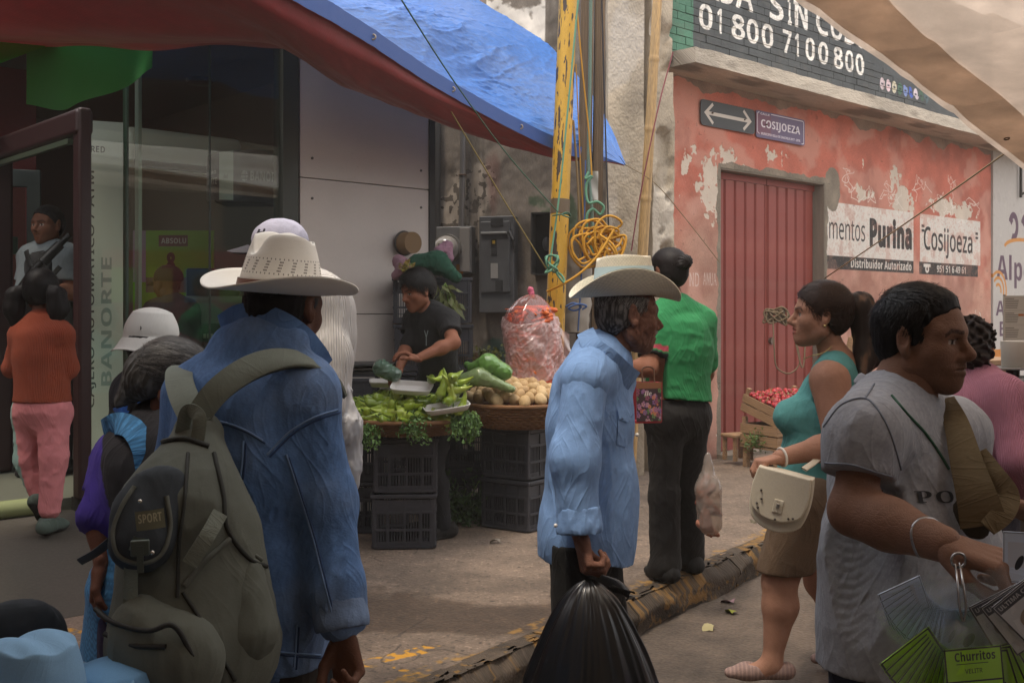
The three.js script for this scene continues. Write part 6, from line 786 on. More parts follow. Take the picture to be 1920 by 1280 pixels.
  const sm = M('#ffffff', .85, { map: mottle('#747a6e', .12, { scale: 3 }), bumpMap: twillBump, bumpScale: .002 }), nb = L(400, 600, 2.0).sub(L(400, 600, 2.5)).normalize(), nu = V(0, 1, 0).addScaledVector(nb, .6).normalize();
  mesh('shoulder_strap', ribbon([[356, 800, 2.24], [410, 730, 2.26], [480, 685, 2.31], [548, 672, 2.36], [606, 690, 2.42], [634, 735, 2.5]].map(a => L(...a)), u => .058 - .012 * Math.abs(u - .5), [nb, nb.clone().lerp(nu, .4), nu, nu], .006, 60), sm, pk);
  mesh('shoulder_strap', ribbon([[372, 800, 2.24], [345, 745, 2.30], [335, 705, 2.42], [345, 690, 2.55]].map(a => L(...a)), .06, [nb, nb, nu], .006), sm, pk);
  mesh('haul_loop', ribbon([[340, 812, 2.22], [352, 770, 2.21], [372, 780, 2.2], [365, 850, 2.2]].map(a => L(...a)), .028, nb, .004), sm, pk);
  mesh('webbing_strap', ribbon([[412, 962, 2.08], [385, 1010, 2.04], [355, 1058, 2.03]].map(a => L(...a)), .03, nb, .004), sm, pk); mesh('webbing_strap', ribbon([[262, 1010, 2.0], [246, 1060, 2.02], [244, 1130, 2.02]].map(a => L(...a)), .026, nb, .004), sm, pk); mesh('webbing_strap', ribbon([[150, 1052, 2.2], [180, 1035, 2.1], [206, 1015, 2.04]].map(a => L(...a)), .016, nb, .003), M('#1c1d1e', .8), pk);
  { const pb = pk.children.find(q => q.name === 'pack_body'), fl = pk.children.find(q => q.name === 'flap'), pp2 = pk.children.find(q => q.name === 'front_pocket'), sp = pk.children.find(q => q.name === 'side_pocket'), dk = M('#2b2d29', .8), lt = M('#5d6058', .85); seamOn(pk, fl, [[252, 912], [228, 950], [212, 1000], [222, 1040], [262, 1056], [300, 1040], [318, 990], [312, 930]], .005, lt, 'piping', fl); seamOn(pk, pb, [[400, 850], [418, 930], [425, 990], [470, 1050], [498, 1062]], .005, dk, 'piping', pb); seamOn(pk, pb, [[300, 830], [345, 824], [390, 838]], .006, dk, 'zip', pb); seamOn(pk, pb, [[352, 850], [345, 940], [335, 1020], [332, 1120]], .004, dk, 'seam', pb); seamOn(pk, pb, [[345, 1098], [385, 1050], [430, 1010]], .006, lt, 'piping', pb); seamOn(pk, pb, [[342, 1110], [380, 1170], [410, 1225], [440, 1275]], .004, dk, 'seam', pb); if (sp) seamOn(pk, sp, [[420, 1040], [452, 1030], [488, 1050]], .005, lt, 'piping', sp); }
  const lab = L(281, 974, 1.995), lb = mesh('name_patch', sheet(6, 4, (u, v) => V((u - .5) * .052, (v - .5) * .036, .004 * Math.sin(u * 3))), M('#ffffff', .6, { map: canvasTex(128, 96, (x, w, h) => { x.fillStyle = '#6e6e58'; x.fillRect(0, 0, w, h); x.fillStyle = '#b3ae90'; x.save(); fit(x, 'SPORT', 12, 116, 14, 60, 'bold 60px sans-serif'); x.restore(); }) }), pk); lb.position.copy(lab); lb.quaternion.setFromUnitVectors(V(0, 0, 1), nb); lb.rotateZ(.08);
  const bk = mesh('buckle', [rbox(.034, .03, .012, .003), box(.012, .05, .006, 0, -.02, .004)], M('#59615a', .35, { metalness: .5 }), pk); bk.position.copy(L(262, 1027, 1.99)); bk.quaternion.setFromUnitVectors(V(0, 0, 1), nb);
  mesh('zip', tube([[178, 1142, 2.04], [215, 1168, 1.985], [280, 1182, 1.962], [322, 1172, 1.965], [362, 1230, 1.975]].map(a => L(...a)), .005, 60), M('#23231f', .7), pk); mesh('zip', tube([[195, 1188, 2.01], [250, 1210, 1.965], [310, 1212, 1.957]].map(a => L(...a)), .005, 40), M('#23231f', .7), pk);
  for (const [x, y] of [[262, 940], [303, 1262], [285, 1036]]) mesh('stud', new THREE.SphereGeometry(.0045, 10, 8).translate(...L(x, y, 1.985 + (y < 950 ? .04 : 0)).toArray()), M('#b5b0a4', .25, { metalness: .8 }), pk);
}
{ // old man in blue shirt with straw hat, profile to the right
  const who = person('elderly person in light blue shirt and straw hat walking right with a black plastic bag', 1105, 3.35, 1.66), L = toLocal(who);
  const R = rig({ shR: L(1098, 712, 3.20), shL: L(1150, 715, 3.50), elR: L(1078, 860, 3.14), wrR: L(1088, 1005, 3.12), elL: L(1135, 880, 3.56), wrL: L(1150, 985, 3.54), hpR: L(1092, 1010, 3.27), hpL: L(1102, 1010, 3.43), knR: L(1075, 1250, 3.27), anR: L(1040, 1440, 3.27), knL: L(1150, 1240, 3.43), anL: L(1180, 1440, 3.43), neck: L(1128, 655, 3.36), head: L(1178, 592, 3.36) }, { wid: .96, dep: .98, belly: .0, back: .010 });
  const hm = headMatrix(R.J, .16, .06, 0, 1.0), w = R.J.wrR, hd = L(1100, 1060, 3.10).sub(w);
  bodyMesh(who, R, { skin: '#805b4c', seed: 4, head: { age: 1, nose: 1.15, jaw: 1.0, fat: .002, hair: '#6e6a66', stubble: .22, stubColor: '#9a938c', cell: .0032, brow: 1.15 }, hm, hands: [handPrims(w, hd, L(1130, 1040, 3.12).sub(w), -1, .95, 1.08, { thumb: [[.022, .018, .010], [.040, .050, .026], [.026, .074, .044], [.006, .086, .052]] })] });
  mesh('hair', hairGeo({ col: '#34302e', grey: .7, greyCol: '#86827d', lift: .002, cell: .0042, strand: .002, clip: (x, y, z, a) => Math.max(a, y - .06) }).applyMatrix4(hm), HAIR, who);
  strands(who, hm, { n: 4200, len: .018, lift: .004, w: .0008, flow: p => V(0, -1, -.5), keep: inHair(.012, .06), seed: 4, c: '#3a3532', grey: .55 });
  mesh('moustache', field([Cn([-.024, -.052, .083], [0, -.046, .0965], .004, .006, .004), Cn([.024, -.052, .083], [0, -.046, .0965], .004, .006, .004)], .0028, { disp: (x, y, z) => .003 * (noise(x * 500, y * 200, z * 300) - .5), color: dye('#8d8883', .4) }).applyMatrix4(hm), HAIR, who);
  const c = hex('#7fa2d2'), fo = folds(13, .009, 8, [1, .4, 1]), hem = (x, y, z) => .735 + .03 * (fbm(x * 9, z * 9) - .5) - .02 * sstep(.02, .14, z), cuff = R.J.wrR.clone().lerp(R.J.elR, .12), ad = R.J.wrR.clone().sub(R.J.elR).normalize();
  const col0 = (x, y, z) => { const k = .92 + .22 * (fbm(x * 10, y * 10, z * 10) - .5) + .12 * (noise(x * 240, y * 240, z * 240) - .5), dirt = .18 * sstep(.62, .75, fbm(x * 7 + 3, y * 7, z * 7)); return [c.r * k * (1 - dirt), c.g * k * (1 - dirt), c.b * k * (1 - dirt)]; };
  cloth(who, 'shirt', [...grow(R.torso, .024), ...grow(R.sh, .014), Cn(R.at(0, -.34, .0), R.at(0, .16, .005), .138, .135, .06, { w: R.X.toArray(), s: .92 }), Cn(R.at(0, -.34, .02), R.at(0, .1, .02), .112, .11, .06)], .006, { disp: fo, clip: (x, y, z) => hem(x, y, z) - y, color: col0 }, FAB);
  cloth(who, 'sleeve', [Cn(R.J.shR, R.J.elR, .068, .066, .05), Cn(R.J.elR, cuff, .066, .060, .05)], .007, { disp: folds(17, .010, 8, [1, .45, 1]), clip: (x, y, z) => V(x, y, z).sub(cuff).dot(ad), color: col0 }, FAB); cloth(who, 'sleeve', [Cn(R.J.shL, R.J.elL, .07, .062, .05), Cn(R.J.elL, R.J.wrL, .062, .056, .05)], .010, { color: col0 }, FAB);
  cloth(who, 'rolled_cuff', [Cn(cuff.clone().addScaledVector(ad, -.045), cuff.clone().addScaledVector(ad, -.0), .064, .068, .02)], .006, { disp: folds(19, .012, 16), clip: (x, y, z) => { const q = V(x, y, z).sub(cuff).dot(ad); return Math.max(q - .018, -q - .06); }, color: col0 }, FAB);
  const cr = [[1098, 622, 3.30], [1112, 650, 3.23], [1140, 672, 3.22], [1168, 700, 3.26], [1186, 716, 3.32]].map(a => L(...a)); mesh('collar', paint(ribbon(cr, u => .055 + .02 * u, [L(1120, 640, 3).sub(L(1120, 650, 3.4)), L(1150, 660, 3).sub(L(1150, 680, 3.4))], .004), col0), FAB, who);
  const pkc = (w, h, py, off) => { const g = new THREE.PlaneGeometry(w, h, 8, 8), p = g.attributes.position; for (let i = 0; i < p.count; i++) { const x = p.getX(i), y = p.getY(i); if (y < -h * .3) p.setY(i, y + Math.abs(x) * .35); } if (conform(who, who.children.find(q => q.name === 'shirt'), 1172, py, g, off)) { paint(g, col0); mesh('chest_pocket', boxUV(g), FAB, who); } }; pkc(.085, .10, 808, .003); pkc(.09, .045, 778, .007); mesh('button', new THREE.SphereGeometry(.006, 10, 8).translate(...L(1195, 815, 3.205).toArray()), M('#d9d5cc', .3), who); mesh('button', new THREE.SphereGeometry(.006, 10, 8).translate(...L(1042, 985, 3.075).toArray()), M('#d9d5cc', .3), who);
  cloth(who, 'trousers', [...grow([...R.Lg.L, ...R.Lg.R], .014), ...grow(R.torso.slice(0, 1), .0)], .010, { disp: folds(23, .012, 9), clip: (x, y) => Math.max(.05 - y, y - .80), color: dye('#191817', .2) }, FAB);
  shoe(who, R.J.anL, { col: '#241d18' }); shoe(who, R.J.anR, { col: '#241d18' });
  const H = hatGeo({ rx: .086, rz: .100, h: .122, taper: .86, bx: .155, bz: .178, curl: .078, drop: .012, dent: .012, flat: 1, tip: .010 }), hat = mesh('hat', H, straw('#e0d8c2', 3), who); hat.position.copy(L(1172, 553, 3.36)); hat.quaternion.setFromEuler(new THREE.Euler(-.03, .1, -.02, 'YXZ')); mesh('hat_band', new THREE.CylinderGeometry(.0800, .0885, .075, 48, 1, true).scale(1, 1, 1.165).translate(0, .050, 0), M('#b9cfd4', .6), hat);
  // black bag in his hand
  const bag = thing('plastic_bag', 'bulging black plastic bag hanging from the hand of the person in the straw hat', 'bag', who.position.toArray(), 1.66), top = L(1104, 1088, 3.10), bl = MP('#0b0b0c', .28, { clearcoat: .4, clearcoatRoughness: .3 });
  const bc = L(1118, 1290, 3.08), gx = L(1200, 1290, 3.08).sub(bc).normalize(), gz = V(0, 1, 0).cross(gx);
  const cq = RNG(91), cl = [...Array(34).keys()].map(() => [cq() * 6.2832, .025 + .09 * cq(), (cq() - .35) * .026]), crs = a => { let s = 0; for (const [q, w2, h] of cl) { const d = Math.atan2(Math.sin(a - q), Math.cos(a - q)) / w2; s += h * Math.exp(-d * d); } return s; };
  mesh('sack', sheet(260, 70, (u, v) => { const a = u * Math.PI * 2, ca = Math.cos(a), sa = Math.sin(a), prof = v < .5 ? Math.pow(v / .5, .62) * .9 : v < .8 ? .9 + .1 * Math.sin((v - .5) / .3 * 1.57) : Math.sqrt(Math.max(0, 1 - ((v - .8) / .2) ** 2)), rr = .012 + .208 * prof, pl = (crs(a) * sstep(.02, .12, v) * (1 - sstep(.30, .78, v)) + .010 * (fbm(ca * 7, sa * 7, v * 2) - .5)) + .016 * (fbm(ca * 3 + 5, sa * 3, v * 5) - .5) * 2 * sstep(.3, .6, v), y = lerp(0, -.60, v); return top.clone().addScaledVector(gx, (rr + pl) * ca + .02 * v).addScaledVector(gz, (rr * .8 + pl) * sa).add(V(0, y, 0)); }, [2, 2]), bl, bag);
  mesh('bag_mouth', sheet(24, 10, (u, v) => L(1130 + 55 * v + 6 * Math.sin(u * 9), 1075 + 20 * u + 32 * v + 5 * Math.sin(v * 7 + u * 12), 3.04 - .03 * Math.sin(u * 3.1) * (1 - v * .4))), bl, bag);
}
console.log('people a ok');
const inHead = (hm, a) => V(...a).applyMatrix4(hm);
{ // man in grey T-shirt at the right
  const who = person('person in grey T-shirt with short black hair carrying hanging snack packets', 1690, 2.2, 1.26), L = toLocal(who);
  const R = rig({ shR: L(1618, 822, 2.06), shL: L(1785, 815, 2.42), elR: L(1602, 958, 2.02), wrR: L(1770, 1020, 1.86), elL: L(1800, 1000, 2.5), wrL: L(1898, 950, 2.32), hpR: L(1650, 1170, 2.12), hpL: L(1730, 1170, 2.30), knR: L(1650, 1500, 2.12), knL: L(1740, 1500, 2.32), anR: L(1640, 1880, 2.12), anL: L(1745, 1880, 2.32), neck: L(1672, 752, 2.24), head: L(1731, 636, 2.22) }, { wid: 1.02, dep: 1.14, belly: .03, arm: .90, neckw: 1.25 });
  const hm = headMatrix(R.J, -.46, .05, .02, .925), w = R.J.wrR, hd = L(1850, 1046, 1.82).sub(w);
  const wl = R.J.wrL, hl = L(1960, 960, 2.25).sub(wl);
  bodyMesh(who, R, { skin: '#80604f', seed: 2, cell: .010, head: { cell: .0028, nose: 1.05, fat: .007, jaw: 1.08, lip: 1.25, hair: '#0f0c0b', stubble: .35, brow: 1.1 }, hm, hands: [handPrims(w, hd, V(0, -1, 0).add(L(1800, 1100, 1.9).sub(L(1800, 1100, 1.75)).multiplyScalar(1)), -1, [.75, .8, .85, .9], 1.08, { thumb: [[.022, .018, .012], [.040, .050, .030], [.032, .080, .045], [.014, .095, .050]] }), handPrims(wl, hl, L(1900, 1000, 2.3).sub(wl), 1, .6)], hcell: .003, extra: [Cn(R.J.elR, R.J.elR.clone().lerp(R.J.wrR, .45), .042, .039, .03), Cn(R.J.elR.clone().lerp(R.J.wrR, .45), R.J.wrR, .039, .027, .03)] });
  mesh('hair', hairGeo({ col: '#0e0c0c', lift: .007, cut: .002, cell: .0038, strand: .003, f: 90, extra: [El([0, .092, .030], [.048, .020, .034], .02)], flow: (x, y, z) => [x * 40 + z * 14, z * 6 + y * 9], clip: (x, y, z, a) => { const side = sstep(.04, .065, Math.abs(x)); return Math.max(Math.min(a, Math.max(z - .03, -y - .012, (z - .028))), (-.058 - y), a - .03 + .0 * side); } }).applyMatrix4(hm), HAIR, who);
  strands(who, hm, { n: 7000, len: .026, lift: .010, w: .0010, flow: shortFlow, keep: p => p.y > .092 ? p.z < .035 : (p.z < .028 && p.y > -.045 && !(Math.abs(p.x) > .055 && Math.hypot(p.y + .002, p.z + .006) < .03)), seed: 5, c: '#141110', stick: .004 });
  const c = hex('#a0a3aa'), hemY = .80, sd = R.J.elR.clone().sub(R.J.shR).normalize(), sc = R.J.shR.clone().lerp(R.J.elR, .52), fo = folds(33, .010, 7, [1, .5, 1]);
  const col0 = (x, y, z) => { const k = .9 + .18 * (fbm(x * 12, y * 12, z * 12) - .5) + .28 * (noise(x * 300, y * 300, z * 300) - .5); return [c.r * k, c.g * k, c.b * k]; };
  cloth(who, 't_shirt', [...grow(R.torso, .022), ...grow(R.sh, .016), Cn(R.at(0, -.30, .01), R.at(0, .2, .02), .165, .155, .06, { w: R.Z.toArray(), s: .98 }), Cn(R.J.hpR.clone().add(V(0, -.08, 0)), R.J.hpR.clone().add(V(0, .15, 0)), .118, .115, .05), Cn(R.J.hpL.clone().add(V(0, -.08, 0)), R.J.hpL.clone().add(V(0, .15, 0)), .118, .115, .05), Cn(R.J.shR, R.J.elR, .064, .066, .05), Cn(R.J.shL, R.J.elL, .08, .07, .05)], .006, { disp: fo, clip: (x, y, z) => { const q = V(x, y, z).sub(sc), a = q.dot(sd), r = q.addScaledVector(sd, -a).length(), cutA = r < .105 && x < R.J.shR.x + .07 ? a : -1; return Math.max(hemY + .012 * (fbm(x * 8, z * 8) - .5) - y, Math.min(cutA, .02)); }, color: col0 }, FAB);
  cloth(who, 'neckband', [Cn(R.J.neck.clone().add(V(0, .005, -.01)), R.J.neck.clone().add(V(0, .016, -.004)), .076, .074, .01)], .006, { clip: (x, y, z) => { const q = V(x, y, z).sub(R.J.neck), h = q.y + q.z * .55; return Math.max(h - .025, -h - .004); }, color: col0 }, FAB);
  cloth(who, 'trousers', [...grow([...R.Lg.L, ...R.Lg.R], .022), ...grow(R.torso.slice(0, 1), .004)], .011, { disp: folds(43, .01, 8), clip: (x, y) => Math.max(.05 - y, y - .84), color: dye('#20263a', .2) }, TWILL); shoe(who, R.J.anL); shoe(who, R.J.anR);
  mesh('bracelet', tube([...Array(25).keys()].map(i => { const a = i / 24 * 6.283, ax = R.J.wrR.clone().sub(R.J.elR).normalize(), u = ax.clone().cross(V(0, 1, 0)).normalize(), v2 = ax.clone().cross(u); return L(1733, 1000, 1.86).lerp(R.J.elR.clone().lerp(R.J.wrR, .80), 1).addScaledVector(u, .034 * Math.cos(a)).addScaledVector(v2, .034 * Math.sin(a)).addScaledVector(ax, .006 * Math.sin(a * 2)); }), .0042, 120, 6), M('#9b9b9d', .3, { metalness: .8 }), who);
  { const sh = who.children.find(q => q.name === 't_shirt'), cd = M('#2c5a46', .7), ss = M('#7d8490', .95); for (const l of [[[1672, 742], [1700, 775], [1735, 812], [1762, 850], [1780, 880]], [[1790, 790], [1792, 830], [1788, 870]]]) seamOn(who, sh, l, .0032, cd, 'neck_cord'); for (const l of [[[1545, 800], [1580, 758], [1625, 748], [1660, 790], [1682, 850], [1690, 880]], [[1622, 748], [1640, 720]], [[1548, 868], [1600, 872], [1640, 884], [1672, 893]]]) seamOn(who, sh, l, .002, ss, 'seam', sh); }
  { const sh = who.children.find(q => q.name === 't_shirt'); for (const [ch, px] of [['P', 1731], ['O', 1772], ['L', 1812]]) { const ge = new THREE.ShapeGeometry(FONT.generateShapes(ch, .036), 8); ge.computeBoundingBox(); const bb = ge.boundingBox; ge.translate(-(bb.min.x + bb.max.x) / 2, -(bb.min.y + bb.max.y) / 2, 0).scale(1.15, .62, 1); if (conform(who, sh, px, 931, ge)) mesh('print_letter', ge, M('#34363b', .9), sh); } }
  // small pack worn on the chest
  const pk = thing('chest_pack', 'olive tan pack with mesh pocket worn on the front of the grey T-shirt', 'bag', who.position.toArray(), 1.26), pc = hex('#6d5f45'), FL = { w: L(1830, 900, 1.5).sub(L(1830, 900, 2.2)).normalize().toArray(), s: .5 }, pcol = (x, y, z) => { const k = .8 + .5 * (fbm(x * 12, y * 12, z * 12) - .5); return [pc.r * k, pc.g * k, pc.b * k]; };
  const nv = L(1830, 900, 1.5).sub(L(1830, 900, 2.2)).normalize(), pm = M('#ffffff', .9, { map: mottle('#6d5f45', .16, { scale: 3, seed: 12 }), bumpMap: twillBump, bumpScale: .004 }), rb = (n, pts, w, nn = nv, th = .006) => mesh(n, ribbon(pts.map(q => L(...q)), w, nn, th), pm, pk);
  rb('wide_strap', [[1776, 752, 2.24], [1796, 800, 2.13], [1814, 870, 2.06], [1832, 930, 2.02], [1846, 985, 2.01]], u => .035 + .05 * u); rb('loop_strap', [[1838, 850, 2.08], [1864, 890, 2.04], [1888, 928, 2.02], [1880, 962, 2.0], [1852, 990, 2.0]], u => .03 + .015 * Math.sin(u * 3)); cloth(pk, 'mesh_pocket', [Cn(L(1812, 955, 2.03), L(1830, 985, 2.03), .024, .026, .02, FL)], .006, { disp: folds(63, .004, 30), color: dye('#3f3a31', .3) }, TWILL); cloth(pk, 'pack_edge', [Cn(L(1858, 900, 2.08), L(1850, 960, 2.06), .022, .026, .02, FL)], .006, { disp: folds(65, .006, 14), color: dye('#2c271f', .2) }, TWILL);
}
{ // woman in teal sleeveless top, profile to the left
  const who = person('person in teal sleeveless top with ponytail walking left with a cream shoulder bag', 1520, 4.3, -1.66), L = toLocal(who);
  const R = rig({ shL: L(1556, 712, 4.16), shR: L(1562, 715, 4.46), elL: L(1578, 832, 4.08), wrL: L(1462, 858, 3.98), elR: L(1570, 840, 4.5), wrR: L(1480, 860, 4.42), hpL: L(1520, 945, 4.22), hpR: L(1522, 945, 4.40), knL: L(1462, 1090, 4.22), anL: L(1448, 1240, 4.2), knR: L(1540, 1090, 4.42), anR: L(1605, 1215, 4.45), neck: L(1572, 672, 4.31), head: L(1538, 592, 4.30) }, { wid: .98, dep: 1.08, bust: 1.5, belly: .012, leg: 1.22, arm: 1.15 });
  const hm = headMatrix(R.J, -.02, -.06, 0, 1.08), w = R.J.wrL, hd = L(1415, 868, 3.95).sub(w);
  const an = R.J.anL, fdir = V(0, 0, 1);
  bodyMesh(who, R, { skin: '#a37964', seed: 7, cell: .0105, head: { cell: .0036, nose: 1.05, lips: '#8d4f44', hair: '#1e1512', fat: .002, brow: .85 }, hm, hands: [handPrims(w, hd, V(0, -1, 0), -1, .75, .92)], fine: [[...R.Lg.L, Cn(an, an.clone().add(V(0, -.03, .03)), .036, .032, .03), Cn(an.clone().add(V(0, -.03, .0)), an.clone().add(V(0, -.045, .12)), .032, .026, .03)]], extra: [Cn(R.J.shL, R.J.elL, .066, .056, .04)] });
  const A = a => inHead(hm, a), tail = [A([0, .05, -.10]), L(1612, 575, 4.30), L(1632, 612, 4.30), L(1630, 660, 4.28), L(1612, 715, 4.22)];
  mesh('hair', hairGeo({ col: '#2a1e18', lift: .013, cut: .012, cell: .0045, strand: .0035, flow: (x, y, z) => [y * 34 + Math.abs(x) * 16, z * 5], noEar: false, extra: [El([0, .03, -.06], [.06, .05, .06], .03)] }).applyMatrix4(hm), HAIR, who);
  strands(who, hm, { n: 5200, len: .07, lift: .015, flow: toPoint(0, .05, -.13), keep: inHair(.012), seed: 6, c: '#3c2a20', rough: .22, stick: .003 });
  mesh('ponytail', field(tail.slice(0, -1).map((a, i) => Cn(a, tail[i + 1], [.030, .056, .066, .056][i], [.056, .066, .056, .014][i], .03)), .0055, { disp: (x, y, z) => .016 * (fbm(x * 40 + z * 40, y * 7, z * 40, 3) - .5), color: (x, y, z) => { const s = fbm(x * 46, y * 8, z * 46, 3), k = .5 + 1.1 * s, h = sstep(.5, .7, s); return [lerp(.03, .13, h * .7) * k, lerp(.019, .07, h * .7) * k, lerp(.014, .04, h * .7) * k]; } }), HAIR, who);
  mesh('hair_tie', new THREE.TorusGeometry(.03, .010, 8, 20).applyQuaternion(new THREE.Quaternion().setFromUnitVectors(V(0, 0, 1), tail[1].clone().sub(tail[0]).normalize())).translate(...tail[0].clone().lerp(tail[1], .25).toArray()), M('#b0559b', .8), who);
  const fo = folds(73, .008, 9, [1, .7, 1]), tc = dye('#4f8c8a', .10, 3);
  cloth(who, 'top', [...grow(R.torso, .018), Cn(R.J.neck.clone().lerp(R.J.shL, .38).add(V(0, -.005, 0)), R.J.neck.clone().lerp(R.J.shL, .80).add(V(0, .0, 0)), .070, .078, .05), Cn(R.J.neck.clone().lerp(R.J.shR, .35), R.J.neck.clone().lerp(R.J.shR, .7), .042, .042, .05), Cn(R.at(0, -.02, .01), R.at(0, .2, .01), .135, .13, .06, { w: R.Z.toArray(), s: .9 })], .0075, { disp: fo, clip: (x, y, z) => Math.max(.785 - y, .072 - Math.hypot(y - R.J.shL.y + .045, (z - R.J.shL.z)) - (x > R.J.shL.x - .028 ? 0 : 9)), color: tc }, FAB);
  cloth(who, 'armhole_trim', [Cn(R.J.shL.clone().add(V(-.05, -.085, -.02)), R.J.shL.clone().add(V(-.05, -.02, -.075)), .006, .006, .002)], .005, { color: dye('#d9d4cc', .05) });
  cloth(who, 'shorts', [...grow([R.Lg.L[0], R.Lg.R[0]], .026), ...grow(R.torso.slice(0, 1), .020), Cn(R.J.hpL, R.J.knL.clone().lerp(R.J.hpL, .2), .105, .085, .05)], .0085, { disp: folds(83, .010, 9), clip: (x, y, z) => Math.max(y - .86, .475 - y + .0 * z), color: dye('#66523f', .15, 5) }, TWILL);
  // striped slip-on shoes
  const st = (x, y, z) => { const k = Math.sin(z * 420) > .2 ? 1 : .72; return [.33 * k, .22 * k, .19 * k]; };
  for (const a of [R.J.anL, R.J.anR]) { const F = [Cn([a.x, a.y - .035, a.z - .055], [a.x, a.y - .040, a.z + .10], .038, .036, .03, { w: [0, 1, 0], s: .9 }), Cn([a.x, a.y - .042, a.z + .09], [a.x, a.y - .048, a.z + .16], .037, .026, .03, { w: [0, 1, 0], s: .8 })]; const sh = cloth(who, 'slip_on_shoe', [...F, SUB(El([a.x, a.y + .02, a.z + .03], [.030, .055, .085], .008))], .0055, { clip: (x, y) => .006 - y, color: st }, FAB); cloth(sh, 'sole', grow(F, .003), .006, { clip: (x, y) => Math.max(-y, y - .012), color: dye('#6d5a4e', .1) }); }
  mesh('bracelet', new THREE.TorusGeometry(.034, .005, 8, 24).applyQuaternion(new THREE.Quaternion().setFromUnitVectors(V(0, 0, 1), hd.clone().normalize())).translate(...R.J.wrL.clone().lerp(R.J.elL, .04).toArray()), M('#d6cfc5', .4), who);
  mesh('earring', new THREE.SphereGeometry(.006, 8, 8).translate(...A([.086, -.036, -.004]).toArray()), M('#c9b27a', .25, { metalness: .7 }), who); mesh('necklace', tube([A([.05, -.11, -.04]), A([.062, -.135, -.01]), A([.045, -.15, .03]), A([.0, -.165, .05])], .002, 30, 5), M('#c9b27a', .25, { metalness: .7 }), who);
  // cream bag
  const bg = thing('shoulder_bag', 'cream leather flap bag with studs at the hip of the teal top', 'handbag', P(1464, 938, 3.92), -.35), lm = M('#ffffff', .55, { map: mottle('#d4cab4', .08, { scale: 3, stain: [120, 100, 78], stainAmt: .25 }), bumpMap: grainA, bumpScale: .0008 });
  const U = (w, h, k) => { const s = new THREE.Shape(); s.moveTo(-w * .86, h); s.lineTo(w * .86, h); s.quadraticCurveTo(w * 1.05, -h * .1, w * .8, -h * .65); s.quadraticCurveTo(w * .5, -h, 0, -h); s.quadraticCurveTo(-w * .5, -h, -w * .8, -h * .65); s.quadraticCurveTo(-w * 1.05, -h * .1, -w * .86, h); return s; };
  const ex = (w, h, d) => new THREE.ExtrudeGeometry(U(w, h), { depth: d, bevelEnabled: true, bevelSize: .006, bevelThickness: .006, bevelSegments: 3, curveSegments: 16 }).translate(0, 0, -d / 2);
  const bd = new THREE.Group(); bd.rotation.z = -.22; bg.add(bd); bd.name = 'bag_body'; mesh('shell', ex(.108, .105, .07), lm, bd); mesh('flap', ex(.103, .085, .012).translate(-.004, .022, .05), lm, bd); mesh('clasp_plate', rbox(.035, .05, .008, .004, 0, -.012, .064), lm, bd); mesh('clasp', rbox(.012, .018, .012, .003, 0, -.008, .071), M('#a9a59d', .3, { metalness: .8 }), bd); for (const [x, y] of [[-.07, .03], [-.062, .0], [-.068, -.035], [.06, -.04], [.045, -.045], [.0, -.06], [-.075, -.02]]) mesh('stud', new THREE.SphereGeometry(.0045, 8, 6).translate(x, y, .066), M('#4f4a44', .3, { metalness: .7 }), bd);
  bg.updateMatrixWorld(true); const bi = bg.matrixWorld.clone().invert(), B = (...a) => P(...a).applyMatrix4(bi); mesh('strap', ribbon([B(1508, 880, 3.9), B(1532, 862, 4.0), B(1556, 830, 4.10)], .022, V(0, .4, 1), .003), lm, bg);
}
